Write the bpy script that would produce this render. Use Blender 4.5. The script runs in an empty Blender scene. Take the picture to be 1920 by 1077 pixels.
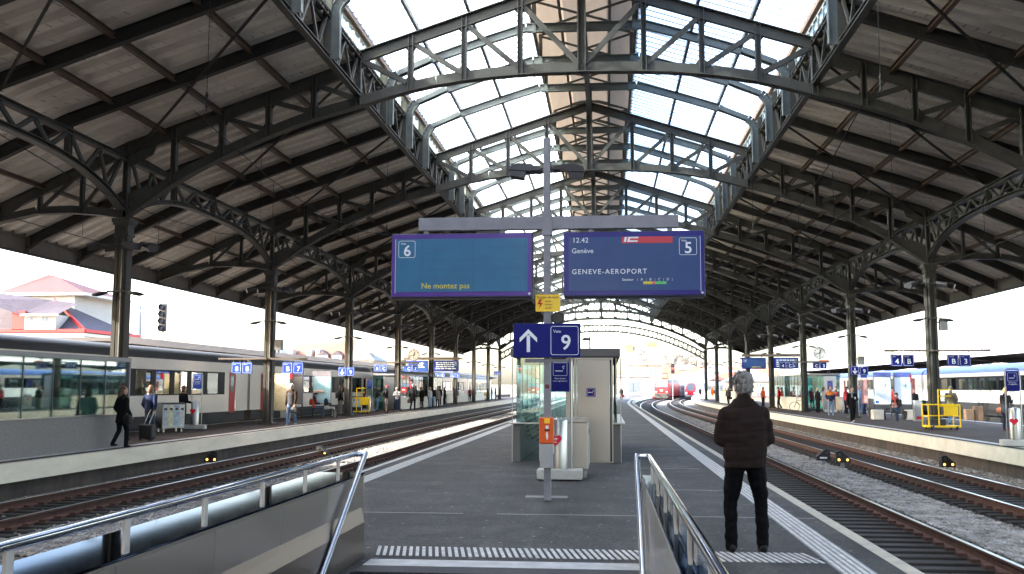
import bpy, bmesh, math, random
from mathutils import Vector, Matrix
from math import sin, cos, tan, pi, sqrt, radians as R
random.seed(7)
scene = bpy.context.scene
COL = scene.collection
# ---------------------------------------------------------------- camera
CF, CYAW, CPIT, CROLL, CH = 1868.0, .0947, .1008, .002, 1.65
cam = bpy.data.cameras.new('camera'); cam.sensor_width = 36; cam.lens = CF/1920*36
cam.clip_end = 5000; cam.clip_start = .05
camo = bpy.data.objects.new('camera', cam); COL.objects.link(camo)
camo.location = (0, 0, CH)
camo.rotation_euler = (Matrix.Rotation(CYAW, 3, 'Z') @ Matrix.Rotation(pi/2+CPIT, 3, 'X') @ Matrix.Rotation(CROLL, 3, 'Z')).to_euler()
scene.camera = camo
# ---------------------------------------------------------------- daylight
SUN_EL = R(25); SUN_DIR = Vector((-.955*cos(SUN_EL), -.2966*cos(SUN_EL), sin(SUN_EL)))     # towards the sun
w = bpy.data.worlds.new('World'); scene.world = w; w.use_nodes = True
nt = w.node_tree; bg = nt.nodes['Background']
sky = nt.nodes.new('ShaderNodeTexSky'); sky.sky_type = 'NISHITA'; sky.sun_disc = False
sky.sun_elevation = SUN_EL; sky.sun_rotation = math.atan2(SUN_DIR.x, SUN_DIR.y)
sky.air_density = 1.0; sky.dust_density = 6.0; sky.ozone_density = .6; sky.altitude = 450
nt.links.new(sky.outputs[0], bg.inputs[0]); bg.inputs[1].default_value = .15
sl = bpy.data.lights.new('sun', 'SUN'); sl.energy = 2.0; sl.angle = R(.5); sl.color = (1, .95, .88)
so = bpy.data.objects.new('sun', sl); COL.objects.link(so)
so.rotation_euler = SUN_DIR.to_track_quat('Z', 'Y').to_euler(); so.location = (-40, -20, 40)
vs = scene.view_settings; vs.view_transform = 'Standard'; vs.look = 'None'; vs.gamma = 1; vs.use_curve_mapping = False
vs.exposure = 3.82
cy = scene.cycles
cy.use_denoising = True; cy.max_bounces = 8; cy.diffuse_bounces = 4; cy.glossy_bounces = 4; cy.transparent_max_bounces = 16
cy.transmission_bounces = 4; cy.caustics_reflective = False; cy.caustics_refractive = False; cy.sample_clamp_indirect = 4
try: cy.denoiser = 'OPENIMAGEDENOISE'; cy.denoising_input_passes = 'RGB_ALBEDO_NORMAL'
except Exception: pass
# ---------------------------------------------------------------- pixel ray of the photograph -> a point on a real plane
def ray(x, y):
    a, b = x-960, y-538.5
    c, s = cos(CROLL), sin(CROLL); a, b = c*a+s*b, -s*a+c*b
    r, u = a/CF, -b/CF
    dd = cos(CPIT)-u*sin(CPIT); uu = sin(CPIT)+u*cos(CPIT)
    return Vector((r*cos(CYAW)-dd*sin(CYAW), r*sin(CYAW)+dd*cos(CYAW), uu))
def gz(x, y, z=0.0):
    d = ray(x, y); t = (z-CH)/d.z; return Vector((d.x*t, d.y*t, z))
def gy(x, y, Y):
    d = ray(x, y); t = Y/d.y; return Vector((d.x*t, Y, CH+d.z*t))
def gx(x, y, X):
    d = ray(x, y); t = X/d.x; return Vector((X, d.y*t, CH+d.z*t))
# ---------------------------------------------------------------- materials
MATS = {}
def mat(name, col=(.5, .5, .5), rough=.6, metal=0., noise=0., nscale=8., bump=0., bscale=40., emit=None, es=1., spec=.28, col2=None, stretch=(1, 1, 1), detail=5., coat=0., coord='Object', edge=None):
    if name in MATS: return MATS[name]
    m = bpy.data.materials.new(name); m.use_nodes = True
    t = m.node_tree; N = t.nodes; L = t.links; b = N['Principled BSDF']
    b.inputs['Base Color'].default_value = (*col, 1); b.inputs['Roughness'].default_value = rough
    b.inputs['Metallic'].default_value = metal; b.inputs['Specular IOR Level'].default_value = spec
    if edge: b.inputs['Specular Tint'].default_value = (*edge, 1)
    if coat: b.inputs['Coat Weight'].default_value = coat; b.inputs['Coat Roughness'].default_value = .08
    tc = N.new('ShaderNodeTexCoord'); mp = N.new('ShaderNodeMapping'); mp.inputs['Scale'].default_value = stretch
    L.new(tc.outputs[coord], mp.inputs[0])
    if noise or col2:
        n = N.new('ShaderNodeTexNoise'); n.inputs['Scale'].default_value = nscale; n.inputs['Detail'].default_value = detail
        n.inputs['Roughness'].default_value = .65
        L.new(mp.outputs[0], n.inputs[0])
        rp = N.new('ShaderNodeValToRGB')
        c2 = col2 or tuple(max(0, c*(1-noise)) for c in col)
        c1 = col if col2 else tuple(min(1, c*(1+noise)) for c in col)
        rp.color_ramp.elements[0].position = .32; rp.color_ramp.elements[1].position = .68
        rp.color_ramp.elements[0].color = (*c2, 1); rp.color_ramp.elements[1].color = (*c1, 1)
        L.new(n.outputs[0], rp.inputs[0]); L.new(rp.outputs[0], b.inputs['Base Color'])
    if bump:
        n2 = N.new('ShaderNodeTexNoise'); n2.inputs['Scale'].default_value = bscale; n2.inputs['Detail'].default_value = 4
        L.new(mp.outputs[0], n2.inputs[0])
        bp = N.new('ShaderNodeBump'); bp.inputs['Strength'].default_value = bump; bp.inputs['Distance'].default_value = .02
        L.new(n2.outputs[0], bp.inputs['Height']); L.new(bp.outputs[0], b.inputs['Normal'])
    if emit:
        b.inputs['Emission Color'].default_value = (*emit, 1); b.inputs['Emission Strength'].default_value = es
    MATS[name] = m; return m
def nodes(m): return m.node_tree.nodes, m.node_tree.links, m.node_tree.nodes['Principled BSDF']
def glass(name, tint=(.8, .93, .92), refl=.12, rough=.02, fres=True):
    if name in MATS: return MATS[name]
    m = bpy.data.materials.new(name); m.use_nodes = True
    t = m.node_tree; N = t.nodes; L = t.links; N.remove(N['Principled BSDF'])
    tr = N.new('ShaderNodeBsdfTransparent'); tr.inputs[0].default_value = (*tint, 1)
    gl = N.new('ShaderNodeBsdfGlossy'); gl.inputs[0].default_value = (.9, .95, .95, 1); gl.inputs['Roughness'].default_value = rough
    mx = N.new('ShaderNodeMixShader')
    lw = N.new('ShaderNodeLayerWeight'); lw.inputs[0].default_value = .35
    ma = N.new('ShaderNodeMath'); ma.operation = 'MULTIPLY_ADD'; ma.inputs[1].default_value = .8; ma.inputs[2].default_value = refl
    L.new(lw.outputs['Fresnel'], ma.inputs[0]); L.new(ma.outputs[0], mx.inputs[0])
    L.new(tr.outputs[0], mx.inputs[1]); L.new(gl.outputs[0], mx.inputs[2]); L.new(mx.outputs[0], N['Material Output'].inputs[0])
    MATS[name] = m; return m
# ---------------------------------------------------------------- mesh builder
class MB:
    def __init__(s): s.v = []; s.f = []; s.m = []
    def add(s, vs_, fs_, mi=0):
        o = len(s.v); s.v += [tuple(p) for p in vs_]; s.f += [tuple(i+o for i in f) for f in fs_]; s.m += [mi]*len(fs_)
        return s
    def box(s, x0, x1, y0, y1, z0, z1, mi=0):
        return s.add([(x0, y0, z0), (x1, y0, z0), (x1, y1, z0), (x0, y1, z0), (x0, y0, z1), (x1, y0, z1), (x1, y1, z1), (x0, y1, z1)],
              [(0, 3, 2, 1), (4, 5, 6, 7), (0, 1, 5, 4), (1, 2, 6, 5), (2, 3, 7, 6), (3, 0, 4, 7)], mi)
    def bbox(s, x0, x1, y0, y1, z0, z1, r=.01, mi=0):          # box with chamfered edges
        bm = bmesh.new(); bmesh.ops.create_cube(bm, size=1)
        for v in bm.verts: v.co = ((x0+x1)/2+v.co.x*(x1-x0), (y0+y1)/2+v.co.y*(y1-y0), (z0+z1)/2+v.co.z*(z1-z0))
        bmesh.ops.bevel(bm, geom=bm.edges[:], offset=r, segments=2, affect='EDGES', profile=.5)
        return s.bm(bm, mi)
    def bm(s, bm, mi=0):
        bm.verts.index_update(); s.add([v.co[:] for v in bm.verts], [[v.index for v in f.verts] for f in bm.faces], mi); bm.free(); return s
    def quad(s, a, b, c, d, mi=0): return s.add([a, b, c, d], [(0, 1, 2, 3)], mi)
    def frame(s, p0, p1, up=(0, 0, 1)):
        p0 = Vector(p0); p1 = Vector(p1); d = (p1-p0).normalized(); u = Vector(up)
        if abs(d.dot(u)) > .98: u = Vector((0, 1, 0)) if abs(d.y) < .9 else Vector((1, 0, 0))
        sd = d.cross(u).normalized(); u = sd.cross(d).normalized(); return p0, p1, sd, u
    def beam(s, p0, p1, w, h, up=(0, 0, 1), mi=0):              # w across, h along up
        p0, p1, sd, u = s.frame(p0, p1, up); a = sd*w/2; b = u*h/2
        return s.add([p0-a-b, p0+a-b, p0+a+b, p0-a+b, p1-a-b, p1+a-b, p1+a+b, p1-a+b],
              [(0, 1, 2, 3), (7, 6, 5, 4), (0, 4, 5, 1), (1, 5, 6, 2), (2, 6, 7, 3), (3, 7, 4, 0)], mi)
    def ibeam(s, p0, p1, w, h, t=.03, up=(0, 0, 1), mi=0, top=True, bot=True):
        p0, p1, sd, u = s.frame(p0, p1, up)
        s.beam(p0, p1, t, h-2*t*(top or bot)+.0, u, mi)
        if top: s.beam(p0+u*(h/2-t/2), p1+u*(h/2-t/2), w, t, u, mi)
        if bot: s.beam(p0-u*(h/2-t/2), p1-u*(h/2-t/2), w, t, u, mi)
        return s
    def tube(s, pts, r, n=8, mi=0, cap=True, closed=False):
        pts = [Vector(p) for p in pts]; k = len(pts); rs = r if isinstance(r, (list, tuple)) else [r]*k
        rings = []; prev = None
        for i, p in enumerate(pts):
            if closed: d = pts[(i+1) % k]-pts[i-1]
            else: d = pts[min(i+1, k-1)]-pts[max(i-1, 0)]
            d.normalize()
            if prev is None:
                u = Vector((0, 0, 1)) if abs(d.z) < .9 else Vector((1, 0, 0))
                a = d.cross(u).normalized()
            else:
                a = prev-d*prev.dot(d); a.normalize()
            prev = a; b = d.cross(a)
            rings.append([p+(a*cos(2*pi*j/n)+b*sin(2*pi*j/n))*rs[i] for j in range(n)])
        V = [q for ring in rings for q in ring]; Fs = []
        for i in range(k if closed else k-1):
            i2 = (i+1) % k
            for j in range(n): Fs.append((i*n+j, i*n+(j+1) % n, i2*n+(j+1) % n, i2*n+j))
        if cap and not closed: Fs += [tuple(range(n))[::-1], tuple((k-1)*n+j for j in range(n))]
        return s.add(V, Fs, mi)
    def lathe(s, prof, c, n=24, axis='Z', mi=0, cap=True):       # prof: (radius, height)
        V = []; Fs = []
        for r, h in prof:
            for j in range(n):
                a = 2*pi*j/n; x, y = r*cos(a), r*sin(a)
                V.append({'Z': (c[0]+x, c[1]+y, c[2]+h), 'Y': (c[0]+x, c[1]+h, c[2]+y), 'X': (c[0]+h, c[1]+x, c[2]+y)}[axis])
        k = len(prof)
        for i in range(k-1):
            for j in range(n): Fs.append((i*n+j, i*n+(j+1) % n, (i+1)*n+(j+1) % n, (i+1)*n+j))
        if cap: Fs += [tuple(range(n))[::-1], tuple((k-1)*n+j for j in range(n))]
        return s.add(V, Fs, mi)
    def prism(s, out, axis, a0, a1, mi=0):                      # outline (u,v) swept from a0 to a1 along axis
        n = len(out)
        def P(u, v, a): return {'X': (a, u, v), 'Y': (u, a, v), 'Z': (u, v, a)}[axis]
        V = [P(u, v, a0) for u, v in out]+[P(u, v, a1) for u, v in out]
        Fs = [tuple(range(n))[::-1], tuple(range(n, 2*n))]+[(i, (i+1) % n, n+(i+1) % n, n+i) for i in range(n)]
        return s.add(V, Fs, mi)
    def strip(s, A, B, mi=0):                                    # quads between two point rows
        n = len(A); return s.add(list(A)+list(B), [(i, i+1, n+i+1, n+i) for i in range(n-1)], mi)
    def loft(s, rings, mi=0, cap=True):
        n = len(rings[0]); k = len(rings); V = [p for r_ in rings for p in r_]
        Fs = [(i*n+j, i*n+(j+1) % n, (i+1)*n+(j+1) % n, (i+1)*n+j) for i in range(k-1) for j in range(n)]
        if cap: Fs += [tuple(range(n))[::-1], tuple((k-1)*n+j for j in range(n))]
        return s.add(V, Fs, mi)
    def mesh(s, name, mats, smooth=False):
        me = bpy.data.meshes.new(name); me.from_pydata(s.v, [], s.f)
        for m in (mats if isinstance(mats, (list, tuple)) else [mats]): me.materials.append(m)
        me.polygons.foreach_set('material_index', s.m)
        bm = bmesh.new(); bm.from_mesh(me); bmesh.ops.recalc_face_normals(bm, faces=bm.faces[:]); bm.to_mesh(me); bm.free()
        if smooth:
            me.polygons.foreach_set('use_smooth', [True]*len(me.polygons)); me.set_sharp_from_angle(angle=R(40))
        me.update(); return me
    def build(s, name, mats, parent=None, smooth=False, loc=None):
        o = bpy.data.objects.new(name, s.mesh(name, mats, smooth)); COL.objects.link(o)
        if parent: o.parent = parent
        if loc: o.location = loc
        return o
def tag(o, label=None, cat=None, group=None, kind=None):
    if label: o['label'] = label
    if cat: o['category'] = cat
    if group: o['group'] = group
    if kind: o['kind'] = kind
    return o
def thing(name, label, cat, loc=(0, 0, 0), rz=0, group=None):
    o = bpy.data.objects.new(name, None); COL.objects.link(o); o.location = loc; o.rotation_euler = (0, 0, rz); o.empty_display_size = .2
    return tag(o, label, cat, group)
def struct(o): o['kind'] = 'structure'; return o
def kids(o): return [c for c in bpy.data.objects if c.parent == o]
def copy_obj(o, parent=None, loc=None):
    c = o.copy(); COL.objects.link(c); c.parent = parent
    if loc is not None: c.location = loc
    return c
def dup(root, loc, rz=None, label=None, group=None, parent=None):
    c = copy_obj(root, parent, loc)
    if rz is not None: c.rotation_euler = (0, 0, rz)
    if label: c['label'] = label
    if group: c['group'] = group
    for k in kids(root):
        k2 = copy_obj(k, c)
        for g in kids(k): copy_obj(g, k2)
    return c
def text_mesh(txt, size=1., bold=.0, depth=.002, align='CENTER', spacing=1.):
    cu = bpy.data.curves.new('lettering', 'FONT'); cu.body = txt; cu.size = size; cu.offset = bold*size; cu.extrude = depth
    cu.align_x = align; cu.align_y = 'CENTER'; cu.space_character = spacing; cu.resolution_u = 3
    o = bpy.data.objects.new('lettering', cu); COL.objects.link(o)
    dg = bpy.context.evaluated_depsgraph_get(); me = bpy.data.meshes.new_from_object(o.evaluated_get(dg))
    bpy.data.objects.remove(o); bpy.data.curves.remove(cu); return me
def text(txt, loc, size, m, parent, bold=.0, align='CENTER', rx=pi/2, rz=0, name='lettering', spacing=1., depth=.002):
    me = text_mesh(txt, size, bold, depth, align, spacing); me.materials.clear(); me.materials.append(m); me.name = 'lettering'
    o = bpy.data.objects.new(name, me); COL.objects.link(o); o.location = loc; o.rotation_euler = (rx, 0, rz)
    if parent: o.parent = parent
    return o
def rrect(w_, h_, r, n=4, cx=0, cy_=0):
    out = []
    for sx, sy, a0 in ((1, 1, 0), (-1, 1, pi/2), (-1, -1, pi), (1, -1, 3*pi/2)):
        for k in range(n+1):
            a = a0+pi/2*k/n; out.append((cx+sx*(w_/2-r)+r*cos(a), cy_+sy*(h_/2-r)+r*sin(a)))
    return out
def frame_ring(b, w_, h_, r, t, y, d=.002, cx=0, cz=0, mi=0):   # thin rounded outline lying in an XZ plane
    A = rrect(w_, h_, r, 4, cx, cz); B = rrect(w_-2*t, h_-2*t, max(r-t, .001), 4, cx, cz)
    A.append(A[0]); B.append(B[0])
    b.strip([(u, y, v) for u, v in A], [(u, y, v) for u, v in B], mi)
# ================================================================= materials of the setting
def asphalt():
    m = mat('asphalt', (.041, .0395, .038), .62, noise=.42, nscale=1.3, bump=.4, bscale=70, spec=.25, detail=9)
    N, L, b = nodes(m)
    tc = [n for n in N if n.type == 'TEX_COORD'][0]
    rp = [n for n in N if n.type == 'VALTORGB'][0]
    # chewing-gum specks and worn patches
    v = N.new('ShaderNodeTexVoronoi'); v.voronoi_dimensions = '2D'; v.inputs['Scale'].default_value = 2.6; v.inputs['Randomness'].default_value = 1
    L.new(tc.outputs['Object'], v.inputs['Vector'])
    lt = N.new('ShaderNodeMath'); lt.operation = 'LESS_THAN'; lt.inputs[1].default_value = .055; L.new(v.outputs['Distance'], lt.inputs[0])
    n3 = N.new('ShaderNodeTexNoise'); n3.inputs['Scale'].default_value = 1.1; L.new(tc.outputs['Object'], n3.inputs['Vector'])
    gt = N.new('ShaderNodeMath'); gt.operation = 'GREATER_THAN'; gt.inputs[1].default_value = .5; L.new(n3.outputs[0], gt.inputs[0])
    mu = N.new('ShaderNodeMath'); mu.operation = 'MULTIPLY'; L.new(lt.outputs[0], mu.inputs[0]); L.new(gt.outputs[0], mu.inputs[1])
    mx = N.new('ShaderNodeMix'); mx.data_type = 'RGBA'; mx.inputs['B'].default_value = (.17, .165, .16, 1)
    L.new(mu.outputs[0], mx.inputs['Factor']); L.new(rp.outputs[0], mx.inputs['A'])
    mp2 = N.new('ShaderNodeMapping'); mp2.inputs['Scale'].default_value = (6, .5, 1); L.new(tc.outputs['Object'], mp2.inputs[0])
    n4 = N.new('ShaderNodeTexNoise'); n4.inputs['Scale'].default_value = 1.1; n4.inputs['Detail'].default_value = 6; L.new(mp2.outputs[0], n4.inputs['Vector'])
    r4 = N.new('ShaderNodeValToRGB'); r4.color_ramp.elements[0].position = .35; r4.color_ramp.elements[0].color = (.62, .62, .62, 1); r4.color_ramp.elements[1].position = .7; r4.color_ramp.elements[1].color = (1.35, 1.35, 1.35, 1)
    L.new(n4.outputs[0], r4.inputs[0])
    m2 = N.new('ShaderNodeMix'); m2.data_type = 'RGBA'; m2.blend_type = 'MULTIPLY'; m2.inputs['Factor'].default_value = 1
    L.new(mx.outputs['Result'], m2.inputs['A']); L.new(r4.outputs[0], m2.inputs['B']); L.new(m2.outputs['Result'], b.inputs['Base Color'])
    vg = N.new('ShaderNodeTexVoronoi'); vg.inputs['Scale'].default_value = 48; L.new(tc.outputs['Object'], vg.inputs['Vector'])
    sc_ = N.new('ShaderNodeSeparateColor'); L.new(vg.outputs['Color'], sc_.inputs[0])
    mg_ = N.new('ShaderNodeMapRange'); mg_.inputs['To Min'].default_value = .45; mg_.inputs['To Max'].default_value = 1.55; L.new(sc_.outputs[0], mg_.inputs['Value'])
    nb = N.new('ShaderNodeTexNoise'); nb.inputs['Scale'].default_value = .35; nb.inputs['Detail'].default_value = 3; L.new(tc.outputs['Object'], nb.inputs['Vector'])
    mb_ = N.new('ShaderNodeMapRange'); mb_.inputs['From Min'].default_value = .35; mb_.inputs['From Max'].default_value = .65; mb_.inputs['To Min'].default_value = .78; mb_.inputs['To Max'].default_value = 1.25; L.new(nb.outputs[0], mb_.inputs['Value'])
    mm = N.new('ShaderNodeMath'); mm.operation = 'MULTIPLY'; L.new(mg_.outputs[0], mm.inputs[0]); L.new(mb_.outputs[0], mm.inputs[1])
    hv_ = N.new('ShaderNodeHueSaturation'); L.new(mm.outputs[0], hv_.inputs['Value']); L.new(m2.outputs['Result'], hv_.inputs['Color']); L.new(hv_.outputs[0], b.inputs['Base Color'])
    n5 = N.new('ShaderNodeMapRange'); n5.inputs['To Min'].default_value = .55; n5.inputs['To Max'].default_value = .85; L.new(n4.outputs[0], n5.inputs['Value']); L.new(n5.outputs[0], b.inputs['Roughness'])
    return m
def side_asphalt():
    m = mat('warm_asphalt', (.085, .066, .056), .8, col2=(.055, .044, .039), nscale=.8, bump=.25, bscale=80, spec=.04, detail=8); return m
ASPH = asphalt(); ASPHW = side_asphalt()
PAINT = mat('white_paint', (.46, .46, .45), .6, noise=.0, col2=(.30, .30, .29), nscale=5)
TACT = mat('worn_tactile_paint', (.56, .56, .545), .6, col2=(.27, .27, .265), nscale=9, detail=8)
CONC = mat('concrete', (.62, .585, .50), .8, col2=(.50, .465, .40), nscale=2.2, bump=.2, bscale=60)
CONCW = mat('warm_platform_coping', (.72, .645, .51), .8, col2=(.58, .52, .42), nscale=1.6, bump=.2, bscale=50, stretch=(1, .4, 2))
WALLD = mat('dirty_platform_wall', (.085, .066, .052), .85, col2=(.034, .027, .023), nscale=1.2, stretch=(1, 1.5, .5), bump=.4, bscale=18)
GRAN = mat('granite', (.15, .147, .14), .5, col2=(.09, .087, .084), nscale=55, detail=3)
STEEL = mat('steel_paint', (.034, .032, .029), .55, noise=.18, nscale=3, spec=.2)
STEELG = mat('green_grey_steel_paint', (.115, .13, .125), .45, noise=.15, nscale=3)
COLM = mat('column_paint', (.050, .047, .039), .55, spec=.2, noise=.15, nscale=4)
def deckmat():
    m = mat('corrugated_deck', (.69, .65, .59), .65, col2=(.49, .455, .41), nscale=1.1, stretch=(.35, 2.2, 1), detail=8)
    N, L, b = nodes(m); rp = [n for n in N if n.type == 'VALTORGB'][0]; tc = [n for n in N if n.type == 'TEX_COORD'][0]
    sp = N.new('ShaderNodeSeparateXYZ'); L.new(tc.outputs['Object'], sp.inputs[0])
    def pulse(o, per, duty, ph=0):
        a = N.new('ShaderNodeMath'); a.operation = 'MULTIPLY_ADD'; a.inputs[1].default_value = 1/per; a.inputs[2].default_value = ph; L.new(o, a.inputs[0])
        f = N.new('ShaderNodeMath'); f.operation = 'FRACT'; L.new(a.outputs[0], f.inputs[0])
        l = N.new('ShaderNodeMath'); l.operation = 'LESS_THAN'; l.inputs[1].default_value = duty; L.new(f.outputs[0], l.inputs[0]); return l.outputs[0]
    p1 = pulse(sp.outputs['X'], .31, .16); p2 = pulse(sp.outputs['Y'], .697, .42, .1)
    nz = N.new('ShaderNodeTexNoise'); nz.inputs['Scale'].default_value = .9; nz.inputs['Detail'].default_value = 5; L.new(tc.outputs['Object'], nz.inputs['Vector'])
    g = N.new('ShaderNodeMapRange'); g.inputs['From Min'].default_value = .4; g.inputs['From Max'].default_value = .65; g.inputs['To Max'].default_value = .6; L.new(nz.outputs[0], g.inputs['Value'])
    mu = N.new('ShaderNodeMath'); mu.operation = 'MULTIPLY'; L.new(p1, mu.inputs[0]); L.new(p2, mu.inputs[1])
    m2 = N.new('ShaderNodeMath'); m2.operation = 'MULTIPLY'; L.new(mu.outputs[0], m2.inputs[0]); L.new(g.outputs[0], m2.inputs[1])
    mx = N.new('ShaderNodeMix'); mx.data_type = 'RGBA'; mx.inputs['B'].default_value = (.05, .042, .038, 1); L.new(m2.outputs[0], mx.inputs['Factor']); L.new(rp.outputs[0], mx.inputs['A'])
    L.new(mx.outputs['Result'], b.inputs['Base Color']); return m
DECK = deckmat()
def skyglass():
    m = bpy.data.materials.new('ribbed_skylight_glass'); m.use_nodes = True; N = m.node_tree.nodes; L = m.node_tree.links; N.remove(N['Principled BSDF'])
    tr = N.new('ShaderNodeBsdfTransparent'); tr.inputs[0].default_value = (.56, .66, .73, 1)
    tl = N.new('ShaderNodeBsdfTranslucent'); tl.inputs[0].default_value = (.66, .69, .72, 1)
    mx = N.new('ShaderNodeMixShader'); mx.inputs[0].default_value = .40
    L.new(tr.outputs[0], mx.inputs[1]); L.new(tl.outputs[0], mx.inputs[2]); L.new(mx.outputs[0], N['Material Output'].inputs[0]); return m
SKYG = skyglass()
BALL = mat('ballast', (.20, .185, .17), .9, col2=(.07, .06, .052), nscale=14, bump=1., bscale=26, detail=3)
BALLD = mat('track_ballast_dirt', (.055, .047, .040), .9, col2=(.022, .019, .016), nscale=9, bump=1., bscale=24, detail=4)
def ballast_nodes(m):
    N, L, b = nodes(m); tc = [n for n in N if n.type == 'TEX_COORD'][0]
    v = N.new('ShaderNodeTexVoronoi'); v.inputs['Scale'].default_value = 13; L.new(tc.outputs['Object'], v.inputs['Vector'])
    bp = [n for n in N if n.type == 'BUMP'][0]; bp.inputs['Distance'].default_value = .05; bp.invert = True; L.new(v.outputs['Distance'], bp.inputs['Height'])
    rp = [n for n in N if n.type == 'VALTORGB'][0]
    hs = N.new('ShaderNodeHueSaturation'); mr = N.new('ShaderNodeMapRange'); mr.inputs['To Min'].default_value = .55; mr.inputs['To Max'].default_value = 1.5
    sp = N.new('ShaderNodeSeparateColor'); L.new(v.outputs['Color'], sp.inputs[0]); L.new(sp.outputs[0], mr.inputs['Value']); L.new(mr.outputs[0], hs.inputs['Value'])
    L.new(rp.outputs[0], hs.inputs['Color']); L.new(hs.outputs[0], b.inputs['Base Color'])
ballast_nodes(BALL); ballast_nodes(BALLD)
STONE = mat('ballast_stone', (.40, .38, .36), .85, col2=(.16, .145, .13), nscale=3.1, detail=2)
RUST = mat('rail_rust', (.095, .044, .030), .75, col2=(.05, .025, .018), nscale=6)
RAILT = mat('worn_rail_top', (.45, .44, .43), .28, metal=1.)
SLEEP = mat('tarred_sleeper', (.040, .034, .030), .8, col2=(.02, .018, .016), nscale=3, stretch=(1, 8, 1), bump=.3, bscale=30)
SSTEEL = mat('stainless_steel', (.34, .332, .325), .30, metal=1., bump=.008, bscale=4, stretch=(1, 1, .5))
SSPOL = mat('polished_stainless', (.40, .425, .47), .07, metal=1., bump=.02, bscale=2.2)
BRUSH = mat('brushed_panel', (.40, .365, .335), .30, metal=1., bump=.05, bscale=2.5, stretch=(1, 1, .4))
GALV = mat('galvanised_paint', (.19, .19, .205), .5, noise=.12, nscale=5, metal=.2)
DARKM = mat('dark_metal', (.035, .035, .037), .45)
BLACK = mat('black_rubber', (.015, .015, .016), .6)
WHITE = mat('white_enamel', (.56, .56, .56), .45)
BLUE = mat('sign_blue', (.007, .010, .125), .45, spec=.12)
BLUEL = mat('bright_sign_blue', (.014, .05, .28), .4, spec=.3)
YEL = mat('yellow_paint', (.74, .49, .01), .45, noise=.1, nscale=4)
RED = mat('red_paint', (.33, .012, .016), .4)
ORANGE = mat('orange_enamel', (.56, .075, .006), .35, noise=.06, nscale=3, coat=.3)
GLASSG = glass('green_glass', (.76, .93, .91), .10)
GLASSC = glass('clear_glass', (.86, .93, .93), .08)
# ================================================================= ground, ballast, platforms
def off(y): return max(0., y-95)**2/1850
def ys(a, b, st): 
    n = max(1, int(round((b-a)/st))); return [a+(b-a)*i/n for i in range(n+1)]
def sweep_sheet(x0, x1, y0, y1, z, curve=True, st=6.):
    b = MB(); Y = ys(y0, y1, st); f = off if curve else (lambda y: 0)
    b.strip([(x0+f(y), y, z) for y in Y], [(x1+f(y), y, z) for y in Y]); return b
def sweep_prof(prof, y0, y1, curve=True, st=6., xc=0., mi=None):
    b = MB(); Y = ys(y0, y1, st); f = off if curve else (lambda y: 0); n = len(prof)
    V = [(xc+p[0]+f(y), y, p[1]) for y in Y for p in prof]
    for i in range(len(Y)-1):
        for j in range(n):
            a = i*n+j; c = i*n+(j+1) % n
            b.f.append((a, c, c+n, a+n)); b.m.append(mi[j] if mi else 0)
    b.v = V; b.f += [tuple(range(n))[::-1], tuple((len(Y)-1)*n+j for j in range(n))]; b.m += [0, 0]; return b
struct(MB().quad((-1500, -400, -1.0), (1500, -400, -1.0), (1500, 3000, -1.0), (-1500, 3000, -1.0)).build('ground', mat('trackside_ground', (.34, .32, .29), .9, col2=(.24, .225, .20), nscale=.2)))
struct(sweep_sheet(-60, 70, -150, 420, -.80).build('ballast_bed', BALL))
def platform(name, x0, x1, y0, y1, curve, coping):
    p = sweep_prof([(x0, 0), (x1, 0), (x1, -.42), (x1-.12, -.42), (x1-.12, -.9), (x0+.12, -.9), (x0+.12, -.42), (x0, -.42)], y0, y1, curve, 5., mi=[0, 1, 2, 2, 2, 2, 2, 1]).build(name, [ASPHW, coping, WALLD])
    return struct(p)
OWN = None
def platform_own():
    x0, x1 = -4.88, 2.82
    b = MB(); Y0, Y1_ = 9.0, 235.
    # main slab north of the stair, and the strips beside the stairwell
    p = sweep_prof([(x0, 0), (x1, 0), (x1, -.42), (x1-.12, -.42), (x1-.12, -.9), (x0+.12, -.9), (x0+.12, -.42), (x0, -.42)], 9.0, Y1_, True, 5., mi=[0, 1, 2, 2, 2, 2, 2, 1])
    for a, c in ((x0, -2.30), (.33, x1)):
        n = len(p.v); p.add([(a, -14, 0), (c, -14, 0), (c, 9.0, 0), (a, 9.0, 0)], [(0, 1, 2, 3)], 0)
    p.add([(x0, -14, 0), (x0, 9.0, 0), (x0, 9.0, -.9), (x0, -14, -.9)], [(0, 1, 2, 3)], 2)
    p.add([(x1, -14, 0), (x1, 9.0, 0), (x1, 9.0, -.9), (x1, -14, -.9)], [(0, 1, 2, 3)], 2)
    p.add([(-2.30, -14, 0), (.33, -14, 0), (.33, 1.5, 0), (-2.30, 1.5, 0)], [(0, 1, 2, 3)], 0)
    p.add([(-2.30, 1.5, 0), (.33, 1.5, 0), (.33, 1.5, -4), (-2.30, 1.5, -4)], [(0, 1, 2, 3)], 1)
    return struct(p.build('platform', [ASPH, CONC, WALLD]))
OWN = platform_own()
PL = platform('platform', -17.75, -12.9, -150, 260, False, CONCW)
PR = platform('platform', 11.1, 18.9, -150, 235, True, CONC)
def mark(name, b, m, par): o = b.build(name, m, par); return struct(o)
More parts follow.
